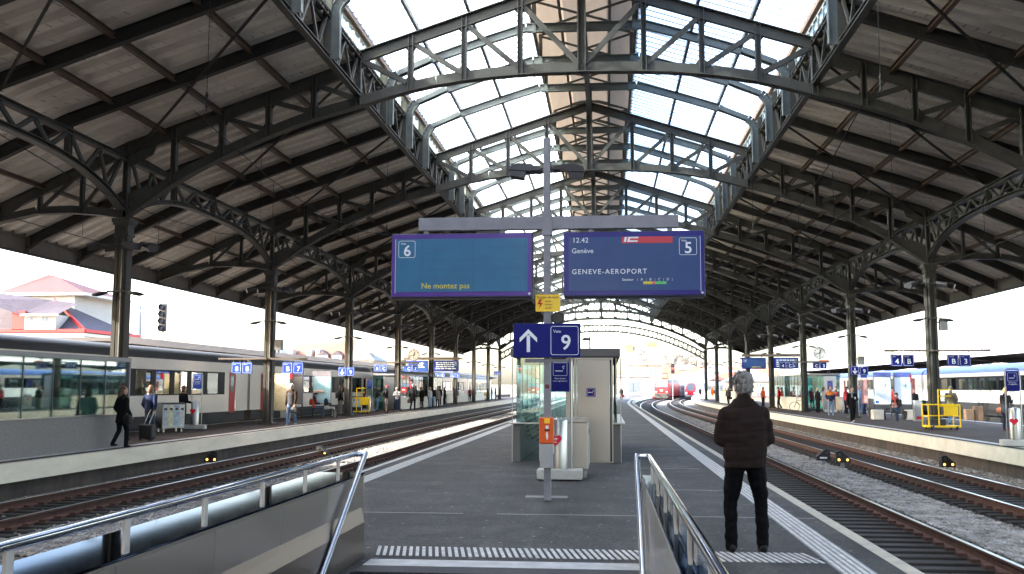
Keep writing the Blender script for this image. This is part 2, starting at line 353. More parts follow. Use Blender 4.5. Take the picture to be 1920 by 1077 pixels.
# own platform paint
mark('edge_line', sweep_sheet(2.66, 2.815, -14, 235, .004), mat('cream_edge_paint', (.40, .365, .29), .7, col2=(.28, .26, .22), nscale=6), OWN)
mark('edge_line', sweep_sheet(-4.875, -4.76, -14, 235, .004), PAINT, OWN)
b = MB()
for i in range(5):
    q = sweep_prof([(2.09+i*.062, .004), (2.128+i*.062, .004), (2.128+i*.062, .009), (2.09+i*.062, .009)], -14, 235, True, 4.); b.add(q.v, q.f)
mark('tactile_strip', b, TACT, OWN)
mark('tactile_strip_base', sweep_sheet(2.07, 2.40, -14, 235, .003), mat('worn_strip_base', (.22, .22, .215), .65, col2=(.10, .10, .10), nscale=7, detail=8), OWN)
b = MB()
for i in range(5):
    q = sweep_prof([(-4.50+i*.062, .004), (-4.462+i*.062, .004), (-4.462+i*.062, .009), (-4.50+i*.062, .009)], -14, 235, True, 4.); b.add(q.v, q.f)
mark('tactile_strip', b, TACT, OWN)
mark('tactile_strip_base', sweep_sheet(-4.51, -4.19, -14, 235, .003), MATS['worn_strip_base'], OWN)
b = MB(); x = -2.28
while x < 2.03:
    for xa in (x,):
        b.add([(xa, 9.86, .004), (xa+.034, 9.86, .004), (xa+.034-.10, 10.42, .004), (xa-.10, 10.42, .004), (xa, 9.86, .010), (xa+.034, 9.86, .010), (xa+.034-.10, 10.42, .010), (xa-.10, 10.42, .010)],
              [(4, 5, 6, 7), (0, 1, 5, 4), (1, 2, 6, 5), (2, 3, 7, 6), (3, 0, 4, 7)])
    x += .066
mark('tactile_stair_warning', b, TACT, OWN)
mark('stair_edge_stone', MB().box(-2.28, .31, 9.003, 9.32, .001, .004), mat('anthracite_stone', (.055, .054, .056), .7, col2=(.025, .025, .026), nscale=70, detail=2), OWN)
mark('stair_edge_line', MB().box(-2.28, .31, 9.32, 9.66, .002, .006), PAINT, OWN)
b = MB()
for (yy, xa, xc) in ((16.6, .55, 1.95), (27.5, .9, 2.0), (29.5, 1.0, 2.0), (46, .8, 2.0), (13.2, -3.6, -1.9), (21.0, .7, 1.9), (35.5, -4.0, 1.9)):
    b.box(xa, xc, yy, yy+.05, .002, .0045); b.box(xc+.45, 2.62, yy, yy+.05, .002, .0045)
mark('joint_line', b, mat('joint_sealant', (.20, .20, .19), .7), OWN)
# side platforms paint
for P_, x_e, s, cv in ((PL, -12.9, -1, False), (PR, 11.1, 1, True)):
    mark('edge_line', sweep_sheet(min(x_e, x_e+s*.10), max(x_e, x_e+s*.10), -14, 230, .004, cv), CONC, P_)
    a, c = x_e+s*.42, x_e+s*.72
    mark('tactile_strip', sweep_sheet(min(a, c), max(a, c), -14, 230, .004, cv), PAINT, P_)
mark('edge_line', sweep_sheet(-17.70, -17.45, -14, 230, .004, False), PAINT, PL)
mark('edge_line', sweep_sheet(18.5, 18.8, -14, 230, .004), PAINT, PR)
# ================================================================= tracks
RP = [(-.07, -.72), (.07, -.72), (.07, -.70), (.014, -.68), (.014, -.60), (.036, -.585), (.036, -.55), (-.036, -.55), (-.036, -.585), (-.014, -.60), (-.014, -.68), (-.07, -.70)]
RMI = [0]*6+[1]+[0]*5
slp = MB(); slp.bbox(-1.25, 1.25, -.13, .13, -.86, -.715, .012); SLM = slp.mesh('sleeper', SLEEP)
chm = MB()
for xx in (-.88, -.62, .62, .88): chm.box(xx-.07, xx+.07, -.09, .09, -.715, -.66)
CHM = chm.mesh('rail_chair', RUST)
def track(xc, y0, y1, curve, label, cat='railway track', sp=.5, ys0=12., nsl=100, dirt=True):
    t = thing('railway_track', label, cat, (xc, y0, -.8), 0, 'railway tracks in the station')
    for dx in (-.753, .753):
        r = sweep_prof(RP, y0, y1, curve, 4., xc+dx, RMI).build('rail', [RUST, RAILT], t); r.location = (-xc, -y0, .8)
    if dirt:
        d = sweep_sheet(xc-1.28, xc+1.28, y0, y1, -.765, curve).build('trackbed', BALLD, t); d.location = (-xc, -y0, .8); tag(d, kind='stuff')
    y = ys0
    for i in range(nsl):
        o = bpy.data.objects.new('sleeper', SLM); COL.objects.link(o); o.parent = t; o.location = (off(y) if curve else 0, y-y0, .8)
        o.rotation_euler.z = random.uniform(-.012, .012); y += sp
    bb = MB()
    for rng_ in ((y0, ys0), (y, y1)):
        yy = rng_[0]
        while yy < rng_[1]-.1:
            ox = off(yy) if curve else 0
            bb.box(ox-1.25, ox+1.25, yy-y0-.13, yy-y0+.13, -.06, .085); yy += .62
    if bb.v: tag(bb.build('far_sleepers', SLEEP, t), kind='stuff')
    bb = MB(); yy = ys0
    while yy < ys0+60:
        for xx in (-.88, -.62, .62, .88): bb.box(xx-.06, xx+.06, yy-y0-.08, yy-y0+.08, .08, .135)
        yy += sp
    tag(bb.build('rail_fastenings', RUST, t), kind='stuff'); return t
track(4.37, -100, 330, True, 'polished rails on dark tarred sleepers beside the waiting man')
track(8.42, -100, 330, True, 'rusty railway track between light ballast and the right platform wall')
track(-10.75, -100, 260, False, 'rusty railway track running along the left platform wall', ys0=13)
track(-6.72, -100, 260, False, 'railway track left of the centre platform, partly hidden by its edge', ys0=14)
track(-19.6, -100, 300, False, 'track under the long cream train on the left', ys0=30, nsl=40)
track(20.75, -100, 330, True, 'track under the blue roofed train on the right', ys0=28, nsl=60)
# loose stones, far too many to count
import numpy as np
def stones(areas, seed):
    rg = np.random.default_rng(seed)
    base = np.array([(-1, -.7, -.3), (.9, -.8, -.4), (1, .7, -.2), (-.7, .9, -.4), (-.6, -.5, .6), (.7, -.3, .7), (.5, .7, .5), (-.8, .4, .7)], float)
    fc = np.array([(0, 3, 2, 1), (4, 5, 6, 7), (0, 1, 5, 4), (1, 2, 6, 5), (2, 3, 7, 6), (3, 0, 4, 7)])
    P = []
    for x0, x1, y0, y1, n in areas:
        u = rg.random(n); y = 1/((1-u)/y0+u/y1)
        P.append(np.c_[rg.uniform(x0, x1, n), y, np.full(n, -.79)])
    P = np.vstack(P); n = len(P)
    sc = rg.uniform(.018, .042, (n, 1, 1))*rg.uniform(.7, 1.25, (n, 1, 3)); an = rg.uniform(0, 2*pi, n)
    V = base[None]*sc*rg.uniform(.75, 1.2, (n, 8, 3)); c, s = np.cos(an)[:, None], np.sin(an)[:, None]
    X = V[..., 0]*c-V[..., 1]*s; Yv = V[..., 0]*s+V[..., 1]*c
    V = np.stack([X, Yv, V[..., 2]], -1)+P[:, None]; V[..., 2] += rg.uniform(0, .03, (n, 1))
    F = (fc[None]+(np.arange(n)*8)[:, None, None]).reshape(-1, 4)
    me = bpy.data.meshes.new('ballast_stones'); me.vertices.add(n*8); me.vertices.foreach_set('co', V.reshape(-1))
    me.loops.add(F.size); me.loops.foreach_set('vertex_index', F.reshape(-1)); me.polygons.add(len(F))
    me.polygons.foreach_set('loop_start', np.arange(0, F.size, 4)); me.update(calc_edges=True); me.materials.append(STONE)
    o = bpy.data.objects.new('ballast_stones', me); COL.objects.link(o)
    return tag(o, 'loose grey ballast stones heaped between the tracks', 'ballast', kind='stuff')
stones([(-9.75, -7.75, 14, 110, 26000), (-12.7, -11.9, 16, 70, 4000), (5.75, 7.1, 12, 90, 20000), (9.75, 10.95, 18, 80, 6000), (-9.9, -7.6, 40, 120, 9000), (-11.4, -10.1, 15, 50, 3500), (7.8, 9.0, 15, 50, 2500)], 3)
# ================================================================= the train shed
HX, Y1, DY = -.70, 29.87, 13.94
TN = range(-1, 9)
def TY(n): return Y1+DY*n
def zu(d):                                                     # top of the upper chord
    d = abs(d)
    if d <= 6.98: return 14.42-.325*d
    if d <= 14.45: return 11.86-(d-7.1)*.338
    return 9.37-(d-14.45)*.455
LOW = [(0, 11.28), (1.9, 11.24), (3.65, 11.10), (5.33, 10.82), (6.98, 10.36), (8.4, 9.98), (9.85, 9.45), (11.35, 8.80), (12.9, 7.98), (13.7, 7.42), (14.45, 6.94)]
CANT = [(14.45, 6.94), (15.2, 7.06), (16.2, 7.14), (17.4, 7.12), (18.6, 6.86), (19.85, 6.42)]
def interp(T, d):
    for (a, za), (b_, zb) in zip(T, T[1:]):
        if a <= d <= b_: return za+(zb-za)*(d-a)/(b_-a)
    return T[-1][1]
hall = thing('station_hall', 'large riveted steel train shed with glazed ridge skylight spanning the tracks', 'train shed', (HX, 0, 0))
def truss_mesh():
    b = MB()
    for s in (1, -1):
        P = lambda d, z: Vector((s*d, 0, z))
        def chord(pts, w, h, side):
            for p, q in zip(pts, pts[1:]):
                u = Vector((0, 0, 1)); p2, q2 = Vector(p), Vector(q)
                d = (q2-p2).normalized(); nrm = Vector((-d.z, 0, d.x)); nrm = nrm if nrm.z > 0 else -nrm
                o = nrm*(-h/2 if side > 0 else h/2)
                b.beam(p2+o, q2+o, .05, h, nrm)
                b.beam(p2+nrm*(-.015 if side > 0 else .015), q2+nrm*(-.015 if side > 0 else .015), w, .03, nrm)
                if side > 0: b.beam(p2+nrm*(-h+.012), q2+nrm*(-h+.012), w*.55, .022, nrm)
        up = [P(d, zu(d)) for d in (0, 1.9, 3.65, 5.33, 6.98)]
        chord(up, .30, .36, 1)
        chord([P(d, zu(d)) for d in (7.02, 9.85, 12.9, 14.45)], .30, .40, 1)
        chord([P(d, zu(d)) for d in (14.45, 17.4, 19.85)], .28, .34, 1)
        # bottom chord, subdivided to a smooth arch
        lows = []
        D = [x for x, _ in LOW]
        for i in range(len(D)-1):
            for k in range(2): lows.append(D[i]+(D[i+1]-D[i])*k/2)
        lows.append(14.45)
        def zl(d):                                              # Catmull-Rom through LOW
            T = LOW
            for i in range(len(T)-1):
                if T[i][0] <= d <= T[i+1][0]:
                    x0, y0 = T[i]; x1, y1_ = T[i+1]
                    m0 = (T[i+1][1]-T[max(i-1, 0)][1])/(T[i+1][0]-T[max(i-1, 0)][0]) if i else 0
                    j = min(i+2, len(T)-1); m1 = (T[j][1]-T[i][1])/(T[j][0]-T[i][0])
                    h = x1-x0; t = (d-x0)/h
                    return (2*t**3-3*t*t+1)*y0+(t**3-2*t*t+t)*h*m0+(-2*t**3+3*t*t)*y1_+(t**3-t*t)*h*m1
            return T[-1][1]
        chord([P(d, zl(d)) for d in lows], .34, .34, -1)
        chord([P(d, z) for d, z in CANT], .30, .26, -1)
        # posts and diagonals
        posts = [0, 1.9, 3.65, 5.33, 6.98, 8.4, 9.85, 11.35, 12.9, 14.45]
        for d in posts:
            if d == 0 and s < 0: continue
            b.ibeam(P(d, zl(d)+.05), P(d, zu(d)-.05), .20, .17, .03, (1, 0, 0)) if d else b.ibeam(P(d, zl(d)-.05), P(d, zu(d)+.5), .22, .26, .035, (1, 0, 0))
        for d0, d1 in zip(posts, posts[1:]):                    # top-outer to bottom-inner
            if d1 == 6.98: b.beam(P(d1-.05, zu(6.98)-.25), P(d0+.12, zl(d0)+.3), .16, .13, (0, 1, 0)); continue
            if d0 == 6.98: b.beam(P(d1-.05, zu(d1)-.3), P(d0+.1, zl(d0)+.3), .15, .12, (0, 1, 0)); continue
            b.beam(P(d1-.06, zu(d1)-.3), P(d0+.08, zl(d0)+.28), .15, .10, (0, 1, 0))
        for d in posts[1:-1]:                                   # gusset plates
            for z, sg in ((zl(d)+.34, 1), (zu(d)-.4, -1)):
                x = s*d; pl = [(x-.22, z), (x+.22, z), (x+.12, z+sg*.13), (x-.12, z+sg*.13)]
                b.prism(pl, 'Y', -.02, .02)
        x = s*14.45
        b.prism([(x-s*.1, 6.98), (x-s*1.1, 7.75), (x-s*.75, 8.05), (x-s*.1, 7.75)], 'Y', -.03, .03)
        b.prism([(x-s*.1, 9.3), (x-s*1.1, 9.62), (x-s*.85, 9.0), (x-s*.1, 8.6)], 'Y', -.03, .03)
        # cantilever web
        cp = [14.45, 15.9, 17.3, 18.6]
        for d in cp[1:]: b.ibeam(P(d, interp(CANT, d)+.05), P(d, zu(d)-.05), .14, .12, .025, (1, 0, 0))
        for d0, d1 in zip(cp, cp[1:]): b.beam(P(d0+.08, zu(d0)-.25), P(d1-.05, interp(CANT, d1)+.2), .11, .08, (0, 1, 0))
        b.prism([(s*18.6, interp(CANT, 18.6)), (s*19.85, 6.42), (s*19.85, 6.95), (s*18.6, zu(18.6)-.05)], 'Y', -.025, .025)
    return b.mesh('truss', STEELT)
def steel_truss_mat():
    m = mat('truss_paint', (.056, .055, .048), .55, spec=.22, noise=.16, nscale=2.5); return m
STEELT = steel_truss_mat()
tm = truss_mesh()
for n in TN:
    o = bpy.data.objects.new('truss', tm); COL.objects.link(o); o.parent = hall; o.location = (0, TY(n), 0)
# columns: a pair of channels with battens, capital and plinth
def column_mesh(h=6.94):
    b = MB()
    for s in (1, -1):
        b.box(s*.17-.03, s*.17+.03, -.20, .20, 0, h-.35); 
        b.box(s*.17-.09 if s > 0 else s*.17-.03, s*.17+.03 if s > 0 else s*.17+.09, .17, .20, 0, h-.35)
        b.box(s*.17-.09 if s > 0 else s*.17-.03, s*.17+.03 if s > 0 else s*.17+.09, -.20, -.17, 0, h-.35)
    b.box(-.10, .10, -.12, .12, 0, h-.35); b.box(-.05, .05, -.205, .205, 0, h-.35)
    me = b.mesh('column', COLM); return me
capb = MB()
for (w_, z0, z1) in ((.24, 6.36, 6.44), (.215, 6.44, 6.72), (.26, 6.72, 6.80), (.29, 6.80, 6.93)): capb.box(-w_, w_, -w_, w_, z0, z1)
for k in range(4):
    capb.box(-.19+k*.11, -.14+k*.11, -.24, -.214, 6.46, 6.70)
CAPM = capb.mesh('capital', COLM)
plb = MB(); plb.bbox(-.32, .32, -.30, .30, 0, .10, .015); PLM = plb.mesh('plinth', COLM)
pipe = MB(); pipe.tube([(0, 0, .1), (0, 0, 6.3)], .045, 8); pipe.box(-.07, .07, -.03, .03, 1.9, 2.0); PIPM = pipe.mesh('downpipe', COLM)
cm = column_mesh()
for n in TN:
    for s in (-1, 1):
        o = bpy.data.objects.new('column', cm); COL.objects.link(o); o.parent = hall; o.location = (s*14.45, TY(n), 0)
        for nm, me in (('capital', CAPM), ('plinth', PLM)):
            c = bpy.data.objects.new(nm, me); COL.objects.link(c); c.parent = o
        if n >= 0:
            c = bpy.data.objects.new('downpipe', PIPM); COL.objects.link(c); c.parent = o; c.location = (-s*.10, -.23, 0)
# longitudinal girders, one per bay and side
def lantern_girder():
    b = MB(); n = 4; q = DY/n
    b.ibeam((0, 0, 11.98), (0, DY, 11.98), .20, .16, .03); b.ibeam((0, 0, 10.78), (0, DY, 10.78), .20, .16, .03)
    for i in range(n):
        y = i*q
        if i: b.ibeam((0, y, 10.72), (0, y, 12.6), .22, .2, .03, (0, 1, 0))
        for j in range(2):
            a = y+.2+j*(q-.4)/2; c = a+(q-.4)/2
            b.beam((0, a, 11.92), (0, (a+c)/2, 10.85), .10, .07, (1, 0, 0)); b.beam((0, (a+c)/2, 10.85), (0, c, 11.92), .10, .07, (1, 0, 0))
    return b.mesh('lantern_girder', STEELT)
def column_girder():
    b = MB(); q = DY/4
    b.ibeam((0, .1, 8.86), (0, DY-.1, 8.86), .22, .16, .03)
    def za(y):
        t = abs(y-DY/2)/(DY/2); return 8.22-1.12*t**3.2
    N = 28; yy = [.28+(DY-.56)*i/N for i in range(N+1)]
    for a, c in zip(yy, yy[1:]):
        b.ibeam((0, a, za(a)), (0, c, za(c)), .26, .16, .03)
    for i in range(4):
        y = i*q
        if i: b.ibeam((0, y, za(y)), (0, y, 9.0), .18, .16, .03, (0, 1, 0))
        for j in range(2):
            a = y+.12+j*(q-.24)/2; c = a+(q-.24)/2; m_ = (a+c)/2
            if i in (0,) and j == 0: a += .25; m_ = a+(c-a)*.6
            if i == 3 and j == 1: c -= .25; m_ = a+(c-a)*.4
            b.beam((0, a, 8.80), (0, m_, za(m_)+.06), .12, .08, (1, 0, 0)); b.beam((0, m_, za(m_)+.06), (0, c, 8.80), .12, .08, (1, 0, 0))
    return b.mesh('column_girder', STEELT)
LG, CG = lantern_girder(), column_girder()
for n in list(TN)[:-1]:
    for s in (-1, 1):
        for nm, me, d in (('lantern_girder', LG, 6.98), ('column_girder', CG, 14.45)):
            o = bpy.data.objects.new(nm, me); COL.objects.link(o); o.parent = hall; o.location = (s*d, TY(n), 0)
# intermediate rafters of the solid roof and portal frames of the lantern
def rafter_mesh():
    b = MB(); s = 1
    for d0, d1 in ((7.05, 14.45), (14.45, 19.85)):
        b.ibeam((s*d0, 0, zu(d0)-.19), (s*d1, 0, zu(d1)-.19), .20, .36, .03)
    b.prism([(s*19.0, zu(19)-.36), (s*19.85, 6.42), (s*19.85, zu(19.85)-.02), (s*19.0, zu(19)-.02)], 'Y', -.02, .02)
    return b.mesh('rafter', STEEL)
def portal_mesh():
    b = MB()
    for s in (1, -1):
        pts = [(6.78, 10.75), (6.78, 12.0)]
        for k in range(7):
            a = pi/2*k/6*.80; pts.append((6.78-.62*(1-cos(a)), 12.0+.62*sin(a)))
        pts += [(5.33, zu(5.33)+.34), (3.65, zu(3.65)+.34), (2.0, zu(2.0)+.30), (1.75, zu(2.0)+.27), (0, zu(2.0)+.27)]
        for (d0, z0), (d1, z1) in zip(pts, pts[1:]):
            b.ibeam((s*d0, 0, z0), (s*d1, 0, z1), .18, .30, .03, (0, 0, 1) if d0 < 6 else (s*-1, 0, .2))
    # the monitor over the ridge
    for s in (1, -1):
        b.beam((s*1.72, 0, 13.85), (s*1.72, 0, 15.15), .14, .14, (1, 0, 0))
        b.beam((s*1.72, 0, 15.1), (0, 0, 15.55), .16, .12, (0, 0, 1))
        b.beam((s*1.70, 0, 13.95), (-s*1.70, 0, 15.0), .07, .07, (0, 1, 0))
    return b.mesh('portal_frame', STEELG)
RM, PM = rafter_mesh(), portal_mesh()
q = DY/4; k = 0
for n in list(TN)[:-1]:
    for i in (1, 2, 3):
        for nm, me, rz in (('rafter', RM, 0), ('rafter', RM, pi), ('portal_frame', PM, 0)):
            o = bpy.data.objects.new(nm, me); COL.objects.link(o); o.parent = hall; o.location = (0, TY(n)+i*q, 0); o.rotation_euler.z = rz
YA, YB = TY(-9), TY(8)+.4
def part(name, b, m, **k): o = b.build(name, m, hall); tag(o, **k) if k else None; return o
for s in (-1, 1):
    for d in (9.2, 11.4, 13.2):                                # purlins of the solid roof
        part('purlin', MB().ibeam((s*d, YA, zu(d)-.10), (s*d, YB, zu(d)-.10), .14, .16, .02), mat('brown_purlin_paint', (.09, .060, .042), .5, noise=.2, nscale=3))
    part('purlin', MB().ibeam((s*17.2, YA, zu(17.2)-.10), (s*17.2, YB, zu(17.2)-.10), .12, .14, .02), MATS['brown_purlin_paint'])
    for d in (3.65, 5.33):
        part('glazing_purlin', MB().beam((s*d, TY(-1), zu(d)+.56), (s*d, YB, zu(d)+.56), .10, .16), STEELG)
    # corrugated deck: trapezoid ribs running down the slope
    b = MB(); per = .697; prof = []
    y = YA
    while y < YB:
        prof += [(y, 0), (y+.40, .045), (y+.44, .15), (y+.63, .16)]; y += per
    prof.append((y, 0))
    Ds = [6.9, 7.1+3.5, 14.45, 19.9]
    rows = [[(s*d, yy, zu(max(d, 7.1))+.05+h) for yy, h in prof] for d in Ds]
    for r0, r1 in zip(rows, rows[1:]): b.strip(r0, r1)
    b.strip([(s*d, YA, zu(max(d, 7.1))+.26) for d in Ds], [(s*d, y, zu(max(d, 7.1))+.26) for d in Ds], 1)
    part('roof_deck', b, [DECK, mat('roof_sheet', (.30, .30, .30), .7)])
    # eave plate girder with stiffeners
    b = MB(); b.box(min(s*19.85, s*19.90), max(s*19.85, s*19.90), YA, YB, 6.38, 6.92); b.box(min(s*19.72, s*19.99), max(s*19.72, s*19.99), YA, YB, 6.355, 6.38); b.box(min(s*19.72, s*19.99), max(s*19.72, s*19.99), YA, YB, 6.92, 6.95); b.box(min(s*19.86, s*19.94), max(s*19.86, s*19.94), YA, YB, 6.95, 7.10)
    y = YA
    while y < YB: b.box(min(s*19.70, s*19.85), max(s*19.70, s*19.85), y-.05, y+.05, 6.38, 6.92); y += q
    part('eave_girder', b, mat('eave_paint', (.11, .10, .09), .55, noise=.15, nscale=2))
    # gutter rail under the right and left eaves
    part('gutter_pipe', MB().tube([(s*19.3, YA, 6.25), (s*19.3, YB, 6.25)], .05, 6), COLM)
    # clerestory with small white framed panes, and its brown board
    b = MB(); x0, x1 = sorted((s*6.97, s*7.03)); y = YA
    b.box(x0, x1, YA, YB, 12.10, 12.18); b.box(x0, x1, YA, YB, 12.62, 12.72)
    while y < YB: b.box(x0, x1, y, y+.07, 12.18, 12.62); y += q/5
    part('clerestory_frame', b, mat('pale_frame_paint', (.40, .40, .375), .5))
    part('clerestory_pane', MB().box(s*7.0-.004, s*7.0+.004, YA, YB, 12.18, 12.62), GLASSC)
    part('skylight_curb', MB().beam((s*6.93, YA, 12.82), (s*6.93, YB, 12.82), .16, .20), mat('brown_board', (.19, .12, .08), .6, noise=.2, nscale=2))
    part('clerestory_wall', MB().box(min(s*7.04, s*7.12), max(s*7.04, s*7.12), YA, YB, 11.80, 12.12), STEEL)
    # glass of the skylight
    gz0 = lambda d: zu(d)+.68
    part('skylight', MB().quad((s*6.95, YA, gz0(6.95)), (s*1.78, YA, gz0(1.78)), (s*1.78, YB, gz0(1.78)), (s*6.95, YB, gz0(6.95))), SKYG)
    b = MB(); y = YA
    while y < YB:
        b.beam((s*6.95, y, gz0(6.95)-.02), (s*1.78, y, gz0(1.78)-.02), .028, .04); y += q/7
    part('glazing_bars', b, mat('glazing_bar_metal', (.34, .34, .36), .5), kind='stuff')
def monitor_mat():
    if 'beige_monitor_lining' in MATS: return MATS['beige_monitor_lining']
    m = mat('beige_monitor_lining', (.62, .54, .45), .7, col2=(.48, .41, .34), nscale=.8, stretch=(2, .3, 1)); N, L, pb = nodes(m)
    tl = N.new('ShaderNodeBsdfTranslucent'); tl.inputs[0].default_value = (.70, .60, .49, 1); mx = N.new('ShaderNodeMixShader'); mx.inputs[0].default_value = .05
    L.new(pb.outputs[0], mx.inputs[1]); L.new(tl.outputs[0], mx.inputs[2]); L.new(mx.outputs[0], N['Material Output'].inputs[0]); return m
# ridge monitor roof, beige underside
b = MB(); PRF = [(-1.95, 14.55), (-1.80, 15.05), (-.95, 15.32), (-.80, 15.50), (.80, 15.50), (.95, 15.32), (1.80, 15.05), (1.95, 14.55)]
b.strip([(x, YA, z) for x, z in PRF], [(x, YB, z) for x, z in PRF])
part('ridge_monitor', b, monitor_mat())
for s in (-1, 1):
    b = MB(); b.beam((s*1.80, YA, 14.36), (s*1.80, YB, 14.36), .10, .22); b.beam((s*.9, YA, 15.2), (s*.9, YB, 15.2), .10, .10)
    part('monitor_beam', b, STEELG)
    part('monitor_side', MB().box(s*1.86-.01, s*1.86+.01, YA, YB, 14.40, 14.62), monitor_mat())
part('ridge_beam', MB().ibeam((0, TY(-1), 13.95), (0, YB, 13.95), .2, .3, .03), STEELG)
# wind bracing rods below the deck
for n in list(TN)[:-1]:
    for s in (-1, 1):
        b = MB(); z = lambda d: zu(d)-.42
        for (ya, yb) in ((0, 2), (2, 4)):
            b.beam((s*7.3, TY(n)+ya*q, z(7.3)), (s*10.8, TY(n)+(ya+1)*q, z(10.8)), .06, .06)
            b.beam((s*10.8, TY(n)+(ya+1)*q, z(10.8)), (s*14.3, TY(n)+yb*q, z(14.3)), .06, .06)
        part('wind_brace', b, STEEL)
# arched end frame at the far mouth of the shed
b = MB()
for s in (-1, 1):
    for dz in (0, -.9):
        ds = [x*.6 for x in range(0, 25)]
        for d0, d1 in zip(ds, ds[1:]):
            f = lambda d: 10.55+dz-4.05*(d/14.45)**2.1
            b.ibeam((s*d0, 0, f(d0)), (s*d1, 0, f(d1)), .2, .2, .03)
            if dz == 0: b.beam((s*d0, 0, f(d0)-.1), (s*d1, 0, f(d1)-.85), .08, .08, (0, 1, 0)); b.beam((s*d1, 0, f(d1)), (s*d1, 0, f(d1)-.9), .1, .1, (0, 1, 0))
o = part('end_arch', b, STEELT); o.location = (0, TY(8)+.6, 0)
# ================================================================= stairs and their steel parapets
st = thing('staircase', 'dark stone stairs going down between two steel parapets in front of the platform', 'staircase', (-.98, 9.3, 0))
stepm = mat('dark_step_stone', (.13, .127, .125), .7, col2=(.07, .068, .066), nscale=40, detail=3)
for k in range(1, 15):
    y = 9.0-.32*k
    o = MB().bbox(-1.32, 1.32, -.02, .36, -.16, 0, .008).build('step', stepm, st); o.location = (0, y-9.3, -.16*k)
    if k < 4:
        e = MB().box(-1.30, 1.30, .002, .07, .001, .004).build('step_edge', PAINT, o)
MBs = MB().box(-1.32, 1.32, -5.2, -4.3, -2.6, -2.4); MBs.build('landing', stepm, st)
def parapet(xi, xo, sgn, label, glassy):
    # xi: face towards the stair, xo: outer face, sgn: direction from the stair outwards
    t = thing('stair_parapet', label, 'parapet', ((xi+xo)/2, 9.95, 0), 0, 'steel parapets beside the stairs')
    L0 = Vector(t.location)
    def prt(n, b, m, par=None, sm=False):
        o = b.build(n, m, par or t, sm); 
        if par is None: o.location = -L0
        return o
    a, c = min(xi, xo), max(xi, xo)
    prt('core_wall', MB().box(a+.02, c-.02, 1.2, 9.93, -.02, .775), BRUSH)
    prt('end_panel', MB().bbox(a, c, 9.932, 9.95, .10, .79, .004), BRUSH)
    prt('plinth', MB().bbox(a+.01, c-.01, 9.86, 9.955, .0, .10, .004), mat('beige_stone', (.30, .25, .19), .7, noise=.1, nscale=9))
    # inner cladding panels one metre long, with open joints
    y = 9.93; k = 0
    while y > 1.5:
        x0 = xi; x1 = xi+sgn*.016
        prt('cladding_panel', MB().bbox(min(x0, x1), max(x0, x1), y-1.265, y-.006, -3.2, .765, .003), BRUSH); y -= 1.27; k += 1
    # sloping ledge along the flight
    b = MB(); q = .035
    P = [(9.85, .47, .33), (2.0, .50, .34)]
    A = [(xi, P[0][0], P[0][1]), (xi-sgn*q, P[0][0], P[0][2]), (xi-sgn*q, P[0][0], -.3), (xi, P[0][0], -.3)]
    B_ = [(xi, P[1][0], P[1][1]), (xi-sgn*q, P[1][0], P[1][2]), (xi-sgn*q, P[1][0], -3), (xi, P[1][0], -3)]
    if not glassy: b.loft([A, B_]); prt('string_ledge', b, mat('brown_brushed_ledge', (.19, .155, .135), .35, metal=1.))
    prt('top_plate', MB().bbox(a-.004, c+.004, 1.2, 9.96, .785, .80, .004), mat('mirror_steel_plate', (.19, .23, .31), .05, metal=1., edge=(.19, .22, .27), bump=.01, bscale=1.5))
    px = xi+sgn*.055 if glassy else xi+sgn*.03
    b = MB(); b.bbox(-.012, .012, -.028, .028, 0, .17, .002)
    for yy in (9.07, 8.06, 7.04, 6.01, 5.0, 3.98, 2.95):
        o = MB().bbox(px-.010, px+.010, yy-.028, yy+.028, .80, .985, .003).build('post', mat('satin_post', (.42, .39, .375), .45, metal=.6), t); o.location = -L0
    r = .026; hz = 1.0
    prt('handrail', MB().tube([(px, 1.5, hz), (px, 9.66, hz), (px, 9.70, hz), (px-sgn*.03, 9.73, hz), (xi-sgn*.06, 9.73, hz)], r, 12), SSPOL, sm=True)
    prt('stair_rail', MB().tube([(xi-sgn*.06, 9.75, hz+.006), (xi-sgn*.06, 9.70, hz-.02), (xi-sgn*.06, 4.0, hz-.02-5.7*.62)], r, 12), SSPOL, sm=True)
    if glassy:
        prt('glass_infill', MB().box(px+.012, px+.018, 2.0, 8.95, .83, .965), glass('blue_glass', (.60, .72, .84), .5, .12))
        prt('sloping_band', MB().beam((xi-.004, 9.6, .35), (xi-.004, 3.6, -2.3), .004, .10), SSTEEL)
    return t
parapet(-2.43, -2.90, -1, 'broad stainless steel parapet with handrail left of the stairs', False)
parapet(.34, .46, 1, 'narrow stainless steel parapet with handrail right of the stairs, by the waiting man', True)
# ================================================================= mast with the departure boards
PX, PY = -.885, 14.95
ms = thing('board_mast', 'slim grey steel mast with a cross beam in the middle of the platform', 'mast', (PX, PY, 0))
MB().bbox(-.052, .052, -.07, .07, 0, 5.45, .006).build('pole', GALV, ms)
b = MB().bbox(-1.97, 1.97, -.06, .06, 4.04, 4.235, .006); b.box(-.075, .075, -.085, .085, 3.95, 4.30)
b.build('cross_beam', mat('lilac_grey_paint', (.20, .20, .225), .5, noise=.12, nscale=4), ms)
for x in (-1.86, -.68, .66, 1.84): MB().bbox(x-.035, x+.035, -.04, .04, 3.96, 4.04, .003).build('hanger', GALV, ms)
MB().bbox(-.36, .28, .25, .55, .001, .006, .002).build('base_plate', mat('steel_floor_plate', (.13, .13, .125), .5, metal=.4, noise=.15), ms)
MB().bbox(-.03, .03, -.075, -.068, 1.64, 1.70, .002).build('socket', mat('maroon', (.12, .02, .03), .5), ms)
SCR6 = mat('flap_display_teal', (.017, .115, .225), .35, noise=.08, nscale=3, coat=.12)
SCR5 = mat('flap_display_blue', (.018, .050, .155), .35, noise=.08, nscale=3, coat=.12)
